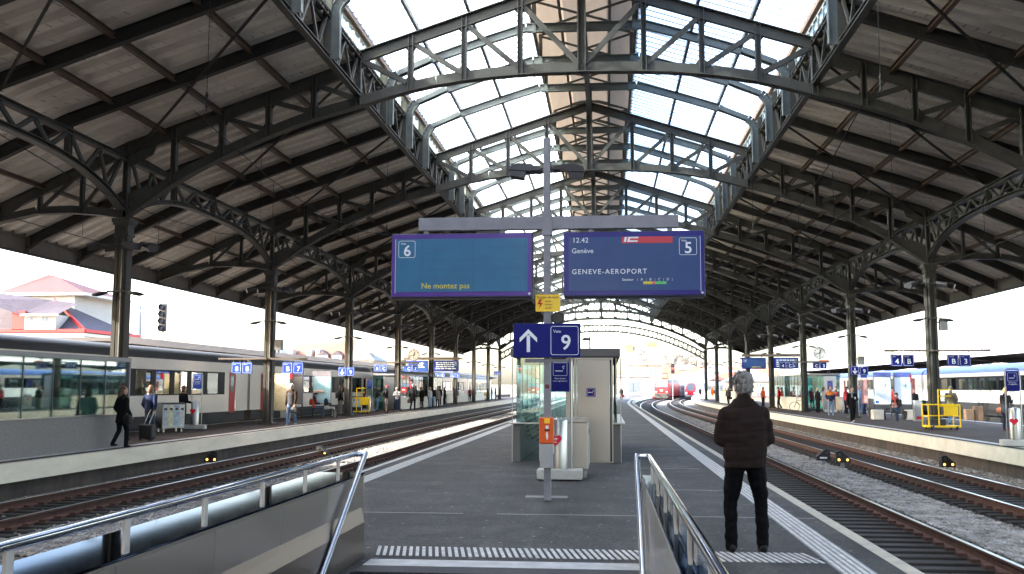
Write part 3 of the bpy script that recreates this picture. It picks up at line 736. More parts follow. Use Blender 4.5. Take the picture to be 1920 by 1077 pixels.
TXW = mat('pale_lettering', (.62, .66, .70), .6); TXY = mat('yellow_lettering', (.50, .44, .05), .6)
FR6 = mat('violet_frame', (.062, .026, .21), .3, coat=.12); FR5 = mat('indigo_frame', (.010, .007, .15), .3, coat=.1)
def board(x0, x1, label, six):
    z0, z1 = 2.99, 3.98; cx = (x0+x1)/2; W = x1-x0; Hh = z1-z0
    t = thing('departure_board', label, 'departure board', (cx, PY, z0), 0, 'large departure boards on the mast')
    MB().bbox(-W/2, W/2, -.14, .16, .0, Hh, .015).build('case', mat('board_case', (.03, .028, .045), .4), t)
    yf = -.142
    fr = MB(); fr.box(-W/2+.008, W/2-.008, yf-.012, yf, .03, Hh-.012); fr.build('frame', FR6 if six else FR5, t)
    sw = W-.15; sz0, sz1 = .10, Hh-.085
    s = MB().box(-sw/2, sw/2, yf-.016, yf-.0125, sz0, sz1).build('screen', SCR6 if six else SCR5, t)
    lm = mat('flap_seam', (.028, .055, .14), .4); b = MB(); y = yf-.0168
    for fx in ((.20, .59, .985) if six else (.385, .78)): b.box(-sw/2+fx*sw-.003, -sw/2+fx*sw+.003, y, y+.0005, sz0+.02, sz1)
    for fz in (.25, .42, .60, .82):
        b.box(-sw/2+(.2*sw if six else .02), sw/2-(.02 if six else .22*sw), y, y+.0005, sz0+fz*(sz1-sz0)-.002, sz0+fz*(sz1-sz0)+.002)
    b.build('flap_seams', lm, t)
    yt = yf-.018
    bx = (-W/2+.24) if six else (W/2-.245); bz = Hh-.24
    b = MB(); frame_ring(b, .26, .26, .03, .007, yt, 0, bx, bz); b.build('number_box', TXW, t)
    text('6' if six else '5', (bx+.005, yt, bz-.03), .235, TXW, t, .014)
    text('Voie', (bx-.055, yt, bz+.085), .042, TXW, t, .006)
    ex = -W/2+.065 if six else W/2-.065
    MB().box(ex-.004, ex+.004, yt-.002, yt, .08, Hh-.085).build('edge_lamp', mat('pale_strip', (.5, .55, .65), .4), t)
    b = MB(); c = W/2-.045; b.box(c-.02, c+.02, yt-.001, yt, .052, .066); b.box(c-.007, c+.007, yt-.0014, yt, .038, .080); b.build('emblem', WHITE, t)
    if six:
        text('Ne montez pas', (-.24, yt, .185), .12, TXY, t, .006)
    else:
        L = -W/2
        text('12.42', (L+.13, yt, Hh-.135), .105, TXW, t, .001, 'LEFT', spacing=1.05)
        text('Gen\u00e8ve', (L+.12, yt, Hh-.295), .105, TXW, t, .002, 'LEFT')
        text('GENEVE-AEROPORT', (L+.12, yt, .38), .105, TXW, t, .006, 'LEFT', spacing=1.22)
        rx0, rx1 = L+.415*W, L+.775*W
        MB().box(rx0, rx1, yt-.002, yt+.001, Hh-.185, Hh-.087).build('service_band', mat('pale_red', (.45, .05, .065), .5), t)
        # the two italic letters of the service mark, as slabs
        b = MB(); za, zc = Hh-.167, Hh-.090; sk = .016
        def sl_(x, w_, z0_, z1_):
            s0 = (z0_-za)/(zc-za)*sk; s1 = (z1_-za)/(zc-za)*sk
            b.add([(x+s0, yt-.003, z0_), (x+w_+s0, yt-.003, z0_), (x+w_+s1, yt-.003, z1_), (x+s1, yt-.003, z1_)], [(0, 1, 2, 3)])
        X = rx0+.03; sl_(X, .035, za, zc); X += .05; sl_(X, .035, za, zc); sl_(X+.035, .12, za, za+.025); sl_(X+.035, .12, zc-.022, zc)
        b.build('service_mark', TXW, t)
        text('Secteur', (L+.415*W, yt, .26), .055, TXW, t, .002, 'LEFT')
        for i, ch in enumerate('ABCD'):
            text(ch, (L+(.555+.061*i)*W, yt, .26), .052, TXW, t, .003)
            text('|', (L+(.525+.061*i)*W, yt, .26), .045, TXW, t, 0)
        text('|', (L+.769*W, yt, .26), .045, TXW, t, 0)
        for xa, xb, m_, ch in ((.565, .626, 'coach_yellow', '1'), (.627, .648, 'coach_red', 'x'), (.649, .728, 'coach_green', '2')):
            cc = {'coach_yellow': (.62, .50, .05), 'coach_red': (.62, .15, .16), 'coach_green': (.12, .45, .14)}[m_]
            MB().box(L+xa*W, L+xb*W, yt-.001, yt+.001, .19, .23).build('coach_bar', mat(m_, cc, .5), t)
            text(ch, (L+(xa+xb)/2*W, yt-.003, .21), .03, mat('dark_lettering', (.03, .05, .05), .6), t)
    return t
board(-3.25, -1.10, 'departure board showing voie 6 and the yellow words Ne montez pas', True)
board(-.63, 1.455, 'departure board showing voie 5 and GENEVE-AEROPORT with a red band', False)
# twin floodlights at the head of the mast
def flood_head(m):
    b = MB(); prof = [(-.24, .0), (-.20, .055), (-.08, .085), (.06, .075), (.15, .05), (.24, .03), (.24, -.02), (.10, -.02), (.10, -.03), (-.235, -.03)]
    b.prism(prof, 'Y', -.10, .10); b.prism([(-.23, -.035), (.02, -.035), (.0, -.14), (-.21, -.12)], 'Y', -.085, .085); b.lathe([(.0, -.105), (.05, -.10), (.05, .10), (0, .105)], (.09, 0, .03), 12, 'Y'); return b.mesh('lamp_head', m)
LAMPM = mat('lamp_housing', (.045, .043, .045), .5, noise=.1, nscale=8)
FH = flood_head(LAMPM)
fl = thing('floodlight', 'pair of dark floodlights clamped near the top of the grey mast', 'floodlight', (PX, PY, 4.97))
MB().bbox(-.20, .20, -.03, .03, -.05, .03, .008).build('clamp', LAMPM, fl)
for s in (1, -1):
    o = bpy.data.objects.new('lamp_head', FH); COL.objects.link(o); o.parent = fl; o.location = (-s*.34, -.01, -.01); o.rotation_euler = (R(-6), R(s*4), 0 if s > 0 else pi)
# danger sign and loudspeaker
dz = thing('danger_sign', 'small yellow Danger de mort sign with a red lightning bolt on the mast', 'warning sign', (PX+.015, PY-.085, 2.915))
b = MB(); b.prism(rrect(.37, .255, .012, 3), 'Y', -.006, .006); b.build('plate', mat('warning_yellow', (.72, .46, .01), .4, coat=.2), dz)
bk = mat('sign_black', (.03, .03, .03), .6)
text('Danger de mort', (0, -.009, .085), .050, bk, dz, .002); 
for i, s in enumerate(('ne pas', 'toucher', 'aux fils')): text(s, (-.045, -.009, .03-.052*i), .036, bk, dz, .002, 'LEFT')
b = MB(); b.add([(x, -.008, z) for x, z in ((-.085, .06), (-.125, .06), (-.16, -.02), (-.115, -.02), (-.145, -.10), (-.075, .005), (-.115, .005))], [(0, 1, 2, 3, 6), (3, 4, 5, 6)]); b.build('bolt', mat('bolt_red', (.42, .02, .015), .5), dz)
sp = thing('loudspeaker', 'round dark loudspeaker behind the mast above the blue voie 9 sign', 'loudspeaker', (PX+.15, PY+.12, 2.70))
MB().lathe([(.0, -.06), (.085, -.06), (.095, -.05), (.095, .05), (.06, .07), (0, .07)], (0, 0, 0), 20, 'Y').build('drum', DARKM, sp, True)
MB().lathe([(.0, -.065), (.075, -.064), (.075, -.06), (0, -.06)], (0, 0, 0), 20, 'Y').build('grille', mat('grille_grey', (.09, .09, .09), .7, noise=.3, nscale=60), sp)
MB().box(-.16, 0, -.01, .01, -.015, .015).build('bracket', DARKM, sp)
# sign to platform 9
v9 = thing('direction_sign', 'large blue sign with white up arrow and voie 9 in a box, on the mast', 'sign', (PX, PY-.11, 2.10))
MB().bbox(-.50, .50, -.03, .03, 0, .505, .006).build('panel', BLUE, v9)
b = MB(); frame_ring(b, .415, .43, .035, .008, -.033, 0, .265, .25); b.build('number_box', TXW, v9)
text('Voie', (.155, -.033, .385), .062, TXW, v9, .002); text('9', (.285, -.033, .21), .31, TXW, v9, .012)
b = MB(); a = -.275; b.box(a-.025, a+.025, -.034, -.031, .08, .33)
b.add([(a, -.034, .42), (a-.13, -.034, .29), (a-.13, -.034, .225), (a, -.034, .352), (a+.13, -.034, .225), (a+.13, -.034, .29)], [(0, 1, 2, 3), (0, 3, 4, 5)]); b.build('arrow', TXW, v9)
MB().bbox(-.33, .32, .02, .06, -.075, -.02, .004).build('bracket', GALV, v9)
# ticket validator
tv = thing('ticket_validator', 'orange and grey ticket validator box on the mast', 'ticket validator', (PX-.005, PY-.13, .48))
MB().bbox(-.105, .105, -.06, .06, .355, .735, .008).build('orange_case', ORANGE, tv)
MB().bbox(-.097, .097, -.055, .06, .0, .35, .008).build('grey_case', mat('validator_grey', (.29, .285, .285), .45, noise=.06), tv)
MB().bbox(.098, .125, -.03, .03, .0, .21, .004).build('side_flap', GALV, tv)
MB().bbox(-.105, .105, -.0605, -.058, .632, .636, .0005).build('lid_seam', mat('dark_orange', (.35, .05, .01), .5), tv)
MB().bbox(-.03, .05, -.063, -.06, .65, .725, .002).build('yellow_label', mat('label_yellow', (.80, .45, .02), .5), tv)
MB().bbox(-.028, .05, -.064, -.06, .54, .566, .002).build('slot', BLACK, tv)
b = MB(); b.prism(rrect(.045, .05, .008, 3, .01, .595), 'Y', -.062, -.06); b.prism([(-.005, .52), (.02, .52), (.028, .46), (.018, .42), (.012, .405), (.004, .42), (-.006, .47)], 'Y', -.062, -.06); b.build('pictogram', WHITE, tv)
MB().lathe([(0, -.003), (.008, -.003), (.008, 0), (0, 0)], (-.08, -.06, .71), 10, 'Y').build('lock', BLACK, tv)
# ================================================================= glazed lift and waiting shelter
sh = thing('shelter', 'glazed shelter with granite walls, steel door and grey roof behind the mast', 'shelter', (-.9, 22.5, 0))
def sp_(n, b, m, **k): return b.build(n, m, sh, **k)
SL = 7.5
for x in (-1.13, 1.11):
    sp_('granite_wall', MB().bbox(x-.075, x+.075, .02, SL, 0, .84, .006), GRAN)
    sp_('glass_wall', MB().box(x-.01, x+.01, .05, SL, .88, 2.33), GLASSG)
    sp_('edge_post', MB().bbox(x-.085-.02*(x < 0), x-.065-.02*(x < 0), -.02, .02, 0, 2.33, .003) if x < 0 else MB().bbox(x+.085, x+.105, -.02, .02, 0, 2.33, .003), SSTEEL)
    s = -1 if x < 0 else 1
    sp_('ledge', MB().bbox(min(x-s*.08, x+s*.19), max(x-s*.08, x+s*.19), -.03, SL, .84, .875, .006), SSTEEL)
    for k in range(1, 5): sp_('mullion', MB().box(x-.018, x+.018, k*1.5-.02, k*1.5+.02, .875, 2.33), mat('dark_mullion', (.06, .09, .09), .4))
sp_('front_ledge', MB().bbox(-1.20, -.62, -.06, .06, .845, .872, .005), SSTEEL)
sp_('front_glass', MB().box(-1.04, -.35, .03, .045, .02, 2.32), GLASSG)
sp_('back_glass', MB().box(-1.04, 1.03, SL-.03, SL-.015, .02, 2.32), GLASSG)
sp_('glass_joint', MB().box(-.62, -.595, .02, .055, .02, 2.32), SSTEEL)
sp_('roof', MB().bbox(-1.26, 1.20, -.08, SL+.1, 2.345, 2.53, .012), mat('roof_fascia', (.10, .097, .097), .5, noise=.06))
sp_('roof_joint', MB().box(-1.2, 1.16, -.05, SL, 2.325, 2.345), mat('dark_gap', (.05, .05, .05), .6))
d = sp_('door', MB().bbox(.235, .965, -.03, .02, .02, 2.27, .006), SSTEEL)
sp_('door_gap', MB().box(.97, 1.0, .0, .02, .02, 2.27), BLACK)
sp_('door_frame', MB().bbox(.16, 1.04, -.035, .05, 2.275, 2.33, .004).bbox(1.0, 1.035, -.035, .05, 0, 2.275, .004), SSTEEL)
sp_('door_post', MB().bbox(-.02, .15, .0, .10, 0, 2.33, .01).bbox(.165, .225, -.02, .06, 0, 2.27, .006), SSTEEL)
sp_('inner_wall', MB().box(-.02, .0, .1, 3.5, 0, 2.33), mat('inner_steel', (.35, .33, .31), .4, metal=.6))
sp_('door_threshold', MB().box(.2, 1.04, -.06, .0, .003, .018), SSTEEL)
sg = sp_('no_smoking_sticker', MB(), BLUE) if 0 else None
ns = MB(); ns.prism(rrect(.20, .20, .02, 3), 'Y', -.003, .0); o = ns.build('no_smoking_sign', BLUE, sh); o.location = (.545, -.034, 1.55)
b = MB(); frame_ring(b, .17, .17, .016, .006, -.0045); b.box(-.065, .035, -.0045, -.0035, -.01, .008); b.tube([(.03, -.004, .03), (.05, -.004, .04), (.055, -.004, .02), (.065, -.004, .015)], .006, 6); c = b.build('pictogram', WHITE, o)
c = MB().beam((-.06, -.006, .055), (.06, -.006, -.055), .003, .012, (0, 0, 1)).build('red_bar', mat('bolt_red'), o)
bn = thing('bench', 'curved slatted bench inside the glazed shelter', 'bench', (-1.75, 23.0, 0))
for k in range(11):
    a = k/10
    if a < .55: px_, pz_ = -.14+.22*(a/.55)**2*.7, .98-.50*(a/.55)
    else: px_, pz_ = .02+.46*((a-.55)/.45), .47-.05*sin(pi*(a-.55)/.45)
    MB().bbox(px_-.022, px_+.022, .1, 3.4, pz_-.012, pz_+.012, .004).build('slat', mat('slat_grey', (.36, .375, .345), .5), bn)
for yy in (.3, 3.1): MB().tube([(-.14, yy, .95), (-.06, yy, .6), (.05, yy, .45), (.46, yy, .43), (.40, yy, 0)], .02, 6).build('support', DARKM, bn)
# a little roof aerial on the shelter
ae = thing('roof_lamp', 'small lamp on a short post standing on the shelter roof', 'lamp', (-.45, 27, 2.53))
MB().tube([(0, 0, 0), (0, 0, .5)], .02, 6).build('post', DARKM, ae); MB().prism([(-.22, .40), (-.16, .47), (.02, .46), (.02, .40)], 'Y', -.06, .06).build('lamp_head', DARKM, ae)
# ================================================================= smoking points and recycling stations
RB = mat('heart_red', (.56, .008, .03), .4)
def heart(b, cx, cz, s, y):
    pts = []
    for i in range(40):
        t = 2*pi*i/40; pts.append((cx+s*.0625*16*sin(t)**3/1.0, y, cz+s*.0625*(13*cos(t)-5*cos(2*t)-2*cos(3*t)-cos(4*t))))
    b.add(pts, [tuple(range(40))])
def smoking_point(label, loc, rz=0):
    t = thing('smoking_point', label, 'ashtray', loc, rz, 'smoking points with ashtray and blue sign')
    MB().bbox(-.41, .40, -.20, .20, .02, .20, .02).build('base', mat('pale_concrete', (.42, .41, .38), .8, noise=.08, nscale=12), t)
    b = MB(); b.box(-.36, -.30, -.15, -.09, 0, .02); b.box(.28, .34, -.15, -.09, 0, .02); b.box(-.36, -.30, .09, .15, 0, .02); b.box(.28, .34, .09, .15, 0, .02); tag(b.build('feet', BLACK, t), kind='stuff')
    prof = [(.155, .20), (.155, 1.06), (.145, 1.085), (.06, 1.10), (.055, 1.12), (0, 1.12)]
    o = MB().lathe(prof, (-.02, -.02, 0), 28).build('ashtray_column', SSTEEL, t, True)
    h = MB(); heart(h, 0, 0, .115, 0); hh = h.build('heart_sticker', RB, o); hh.location = (-.075, -.185, .72)
    b = MB(); b.box(-.045, .045, -.003, -.001, .022, .032); b.box(-.035, .03, -.003, -.001, .0, .01); b.box(-.02, .02, -.003, -.001, -.045, -.03); b.build('white_strokes', TXW, hh)
    b = MB(); b.tube([(-.20, .12, .2), (-.20, .12, 2.12), (-.18, .12, 2.19), (-.12, .12, 2.22), (.12, .12, 2.22), (.18, .12, 2.19), (.20, .12, 2.12), (.20, .12, .2)], .018, 8); b.build('frame', SSTEEL, t, True)
    pn = MB().bbox(-.17, .17, .10, .13, 1.58, 2.16, .005).build('panel', BLUEL if rz is None else BLUE, t)
    b = MB(); frame_ring(b, .26, .24, .02, .006, .098, 0, 0, 1.99); b.box(-.09, .05, .096, .099, 1.95, 1.965); b.tube([(.05, .098, 1.99), (.07, .098, 2.01), (.04, .098, 2.03), (.08, .098, 2.05)], .006, 5); b.build('pictogram', TXW, pn)
    text('Merci de jeter', (0, .098, 1.82), .036, TXW, pn, .001); text('votre cigarette ici.', (0, .098, 1.775), .036, TXW, pn, .001)
    return t
smk = smoking_point('smoking point with silver ashtray column and red heart sticker right behind the mast', (-.85, 18.2, 0))
def recycling(label, loc, rz=0, first=None):
    if first: return dup(first, loc, rz, label)
    t = thing('recycling_station', label, 'recycling bin', loc, rz, 'recycling stations on the platforms')
    MB().bbox(-.27, .27, -.45, .45, .14, 1.02, .02).build('cabinet', SSTEEL, t)
    b = MB(); b.prism([(-.28, 1.02), (.28, 1.02), (.20, 1.08), (-.20, 1.08)], 'Y', -.46, .46); b.build('lid', SSTEEL, t)
    for i, c in enumerate(((.34, .36, .37), (.46, .42, .26), (.27, .33, .40), (.44, .43, .39))):
        y0 = -.43+i*.22; p_ = MB().bbox(.271, .276, y0, y0+.20, .2, .99, .002).build('poster_panel', mat('printed_panel_'+'abcd'[i], tuple(x*.7 for x in c), .5, col2=tuple(min(.6, x*1.3+.06) for x in c), nscale=9), t)
        MB().bbox(.2765, .279, y0+.04, y0+.16, .80, .88, .001).build('flap', DARKM, p_)
    for x in (-.2, .2):
        for y in (-.35, .35): MB().bbox(x-.03, x+.03, y-.03, y+.03, 0, .14, .005).build('foot', SSTEEL, t)
    return t
rec = recycling('silver recycling station beside the ashtray column at the glazed shelter', (-.62, 19.1, 0), 0)
# ================================================================= trains
CREAM = mat('coach_cream', (.60, .55, .47), .38, noise=.04, nscale=1.5, coat=.2); COACHW = mat('coach_white', (.64, .60, .54), .38, noise=.04, nscale=1.5, coat=.2)
ROOFG = mat('coach_roof_grey', (.05, .048, .047), .55, noise=.15, nscale=2, stretch=(1, .2, 1)); ROOFB = mat('coach_roof_blue', (.09, .15, .36), .45, noise=.08, nscale=2)
BANDD = mat('window_band', (.012, .013, .018), .45, spec=.1); UNDER = mat('underframe', (.032, .030, .029), .7, noise=.3, nscale=4)
DOORR = mat('door_red', (.33, .012, .02), .4, noise=.05); COACHG = glass('coach_glass', (.62, .72, .74), .22)
SEATM = mat('seat_fabric', (.05, .06, .10), .8); DWIN = mat('dark_glass', (.02, .025, .03), .06, spec=.8)
def coach_parts(side, body, roof, z0=.50, zb=1.31, zt=2.36, zr=2.80, L=26.4, red=True):
    # local frame: x = 0 is the near side face, x grows away from the platform (times side), y along the train
    W = 2.8; out = []
    S = lambda a, c: (min(side*a, side*c), max(side*a, side*c))
    def bx(b, x0, x1, y0, y1, za, zc, mi=0): a, c = S(x0, x1); b.box(a, c, y0, y1, za, zc, mi)
    doors = [(1.6, 2.5), (L-2.5, L-1.6)]
    wins = [3.6+i*(L-7.2)/11 for i in range(12)]
    b = MB(); band = MB()
    for xa, xb in ((0, .06), (W-.06, W)):
        segs = []; y = 0
        for d0, d1 in doors: segs.append((y, d0)); y = d1
        segs.append((y, L))
        for s0, s1 in segs: bx(b, xa, xb, s0, s1, z0, zb); bx(b, xa, xb, s0, s1, zt, zr)
        for d0, d1 in doors: bx(b, xa, xb, d0, d1, zt+.02, zr)
        bx(b, xa, xb, 0, doors[0][0], zb, zt); bx(b, xa, xb, doors[1][1], L, zb, zt)
        bx(b, xa, xb, doors[0][1], doors[0][1]+.55, zb, zt); bx(b, xa, xb, doors[1][0]-.55, doors[1][0], zb, zt)
        a0 = doors[0][1]+.55; e0 = doors[1][0]-.55
        xs0, xs1 = (xa+.004, xb-.004)
        edges = [a0]
        for i in range(11): edges += [wins[i]+.22, wins[i+1]-.22]
        edges.append(e0)
        for i in range(0, len(edges), 2): bx(band, xs0, xs1, edges[i], edges[i+1], zb, zt)
        bx(band, xs0, xs1, a0, e0, zt-.06, zt-.001); bx(band, xs0, xs1, a0, e0, zb+.001, zb+.05)
    bx(b, 0.001, W-.001, 0, .05, z0, zr); bx(b, .001, W-.001, L-.05, L, z0, zr)
    bx(b, .06, W-.06, .05, L-.05, z0, z0+.1)
    out.append(('body', b, body)); out.append(('window_band', band, BANDD))
    r = MB(); prof = []
    for k in range(13):
        a = pi*k/12; prof.append((side*(W/2-(W/2)*cos(a)*1.0), zr+.55*sin(a)**.8))
    r.prism(prof, 'Y', 0, L); out.append(('roof', r, roof))
    u = MB(); bx(u, .03, W-.03, .3, L-.3, .02, z0); bx(u, .25, W-.25, 4.5, L-4.5, -.45, .02); out.append(('underframe', u, UNDER))
    return out, doors, wins, (z0, zb, zt, zr, L, W, S)
bogie = MB(); bogie.box(-1.1, 1.1, -1.6, 1.6, -.30, .0)
for yy in (-1.25, 1.25):
    for xx in (-.75, .75): bogie.lathe([(.44, -.06), (.46, -.05), (.46, .05), (.2, .07), (0, .07)], (xx, yy, -.10), 20, 'X')
BOGM = bogie.mesh('bogie', UNDER)
def make_coach(name, label, side, body, roof, loc, group, **k):
    parts, doors, wins, (z0, zb, zt, zr, L, W, S) = coach_parts(side, body, roof, **k)
    t = thing(name, label, 'railway coach', loc, 0, group)
    for n, b, m in parts: b.build(n, m, t, smooth=(n == 'roof'))
    for xf in (0, W):
        for i in range(11):
            if i in (0, 10): pass
            a, c = S(xf+.022 if xf == 0 else xf-.03, xf+.03 if xf == 0 else xf-.022); o = MB().box(a, c, wins[i]+.22, wins[i+1]-.22, zb+.05, zt-.06).build('window', COACHG, t)
    for d0, d1 in doors:
        a, c = S(.02, .05); dr = MB().bbox(a, c, d0+.01, d1-.01, z0-.05, zt, .008).build('door', DOORR, t)
        a2, c2 = S(.012, .021); MB().prism([(u+(d0+d1)/2, v+(zb+zt)/2+.02) for u, v in rrect(.42, .80, .12, 4)], 'X', a2, c2).build('door_window', DWIN, dr)
        a3, c3 = S(-.03, .02); MB().bbox(a3, c3, d0-.02, d1+.02, z0-.14, z0-.06, .005).build('door_step', UNDER, dr)
    sb = MB()
    for i in range(11):
        for x_ in (.25, 1.5):
            a, c = S(x_, x_+1.05); sb.box(a, c, wins[i]-.06, wins[i]+.06, z0+.1, zb+.28); sb.box(a, c, wins[i]-.5, wins[i]+.5, z0+.4, z0+.55)
    sb.build('seats', SEATM, t)
    for yy in (3.4, L-3.4):
        o = bpy.data.objects.new('bogie', BOGM); COL.objects.link(o); o.parent = t; o.location = (side*W/2, yy, 0)
    b = MB(); a, c = S(.45, W-.45); b.box(a, c, -.22, 0, z0, zr-.25); b.build('gangway', BLACK, t)
    return t
lc = make_coach('railway_coach', 'cream coach with dark windows and red doors, behind the near glazed stair enclosure', -1, CREAM, ROOFG, (-18.15, 22.9, 0), 'coaches of the cream train on the left')
for i, (lab) in enumerate(('cream coach beyond the red doors, behind the wall posters and seated people', 'cream coach behind the far group of waiting travellers under the clock', 'fourth cream coach from the near end, far along the left platform', 'last cream coach far off at the end of the left platform')):
    dup(lc, (-18.15, 22.9+26.75*(i+1), 0), 0, lab)
rc = make_coach('railway_coach', 'white coach with blue roof and red doors at the right edge', 1, COACHW, ROOFB, (23.4, 50.4, 0), 'coaches of the blue roofed train on the right', z0=.78, zb=1.55, zt=2.42, zr=2.66)
dup(rc, (23.4, 77.3, 0), 0, 'blue roofed white coach behind the ski posters on the right platform'); dup(rc, (23.4, 104.2, 0), 0, 'far blue roofed white coach behind the right glazed enclosure')
bl = MB(); a = MB()
text('SBB CFF FFS', (23.395, 63.5, 1.22), .0001, RED, rc)
rd = MB().box(-.004, 0, 5.3, 6.3, 1.02, 1.32).build('logo_plate', DOORR, rc)
b = MB(); b.box(-.006, -.004, 5.38, 5.55, 1.14, 1.2); b.box(-.0065, -.004, 5.435, 5.495, 1.08, 1.26); b.build('logo_cross', WHITE, rd)
for o in [c for c in kids(rc) if c.name.startswith('lettering')]: bpy.data.objects.remove(o)
# red locomotive and the tilting train, arriving round the far curve
def at_curve(xc, y): return xc+off(y), math.atan(2*(y-95)/1850)
def loco():
    y = 203; x, a = at_curve(4.37, y); x = 10.9
    t = thing('locomotive', 'red electric locomotive with grey roof arriving on the far curve', 'locomotive', (x, y, -.55), -R(11))
    Rm = mat('loco_red', (.24, .004, .005), .5); W = 1.5
    prof = [(-W, .55), (-W, 1.0), (-W, 3.0), (-W*.90, 3.55), (-W*.62, 3.9), (W*.62, 3.9), (W*.90, 3.55), (W, 3.0), (W, 1.0), (W, .55)]
    def ring(y, sx, dz=0, zc=99): return [(p*sx, y, min(z, zc)+0) for p, z in prof]
    b = MB(); fr = [(-.05, .86, 1.7), (0.05, .90, 2.0), (.55, .93, 3.0), (1.15, .98, 3.75), (2.2, 1, 99), (18, 1, 99)]
    b.loft([ring(yy, s, 0, zc) for yy, s, zc in fr]); b.build('body', Rm, t)
    MB().prism([(p*1.003, z) for p, z in [(-W, 2.95), (-W*.90, 3.56), (-W*.62, 3.93), (W*.62, 3.93), (W*.90, 3.56), (W, 2.95)]], 'Y', 1.2, 18.02).build('roof', mat('loco_roof', (.10, .092, .085), .6, noise=.2), t)
    b = MB(); A, B_ = (.30, 2.50), (.80, 3.20)
    b.add([(-1.24, .10, 2.35), (1.24, .10, 2.35), (1.18, .46, 3.05), (-1.18, .46, 3.05), (-1.24, .34, 2.35), (1.24, .34, 2.35), (1.18, .68, 3.05), (-1.18, .68, 3.05)], [(0, 1, 2, 3), (7, 6, 5, 4), (0, 4, 5, 1), (1, 5, 6, 2), (2, 6, 7, 3), (3, 7, 4, 0)])
    b.build('windscreen', mat('loco_glass', (.05, .075, .11), .45, spec=.3), t)
    b = MB(); b.add([(-1.36, .50, 3.12), (1.36, .50, 3.12), (1.0, 1.06, 3.80), (-1.0, 1.06, 3.80), (-1.36, .8, 3.12), (1.36, .8, 3.12), (1.0, 1.3, 3.84), (-1.0, 1.3, 3.84)], [(0, 1, 2, 3), (7, 6, 5, 4), (0, 4, 5, 1), (1, 5, 6, 2), (2, 6, 7, 3), (3, 7, 4, 0)]); b.build('forehead', MATS['loco_roof'], t)
    b = MB(); b.bbox(-1.35, 1.35, -.14, .6, .12, .62, .1); b.bbox(-1.42, 1.42, -.1, 1.5, .55, 1.15, .05); b.build('buffer_beam', UNDER, t)
    for s in (-1, 1):
        MB().lathe([(0, -.5), (.2, -.5), (.22, -.46), (.1, -.4), (.1, 0)], (s*.87, -.1, .95), 16, 'Y').build('buffer', UNDER, t)
        MB().lathe([(0, -.03), (.11, -.02), (.11, .05), (0, .05)], (s*1.02, -.06, 1.45), 14, 'Y').build('headlight', mat('lamp_glass', (.75, .75, .70), .2), t)
    MB().lathe([(0, -.03), (.1, -.02), (.1, .05), (0, .05)], (0, .70, 3.33), 14, 'Y').build('headlight', MATS['lamp_glass'], t)
    b = MB(); b.box(-.26, .26, -.08, -.06, 1.62, 1.84); b.build('logo_plate', mat('pale_logo', (.75, .6, .58), .4), t)
    b = MB(); b.beam((-1.0, 4.0, 3.95), (-.6, 4.9, 4.5), .06, .06); b.beam((1.0, 4.0, 3.95), (.6, 4.9, 4.5), .06, .06); b.beam((-.6, 4.9, 4.5), (-.6, 4.0, 5.1), .05, .05); b.beam((.6, 4.9, 4.5), (.6, 4.0, 5.1), .05, .05); b.beam((-.9, 4.0, 5.1), (.9, 4.0, 5.1), .08, .06)
    b.build('pantograph', DARKM, t)
    for yy in (3, 14):
        o = bpy.data.objects.new('bogie', BOGM); COL.objects.link(o); o.parent = t; o.location = (0, yy, .55)
loco()
def train_tail(name, label, x, y, a, n, roof, body):
    W = 2.85; c = MB(); prof = [(-1.42, .5), (-1.42, 3.0), (-1.3, 3.6), (-.8, 3.95), (.8, 3.95), (1.3, 3.6), (1.42, 3.0), (1.42, .5)]
    for i in range(n):
        t = thing(name, label[i], 'railway coach', (x+i*26.5*sin(a+.05*i), y+i*26.5*cos(a+.05*i), -.55), -(a+.05*i), 'coaches behind the arriving trains')
        MB().prism(prof, 'Y', 0, 25.6).build('body', body, t)
        b = MB(); [b.box(s*1.42-.02, s*1.42+.02, 2, 23.6, 1.9, 2.75) for s in (-1, 1)]; b.build('window_band', DWIN, t)
        MB().box(-1.3, 1.3, .5, 25, .1, .5).build('underframe', UNDER, t)
GRC = mat('coach_silver', (.17, .17, .19), .4, noise=.05)
train_tail('railway_coach', ['silver coach coupled behind the red locomotive', 'second silver coach behind the red locomotive, curving out of sight'], 10.9+18.4*sin(R(11)), 203+18.4*cos(R(11)), R(14), 2, GRC, GRC)
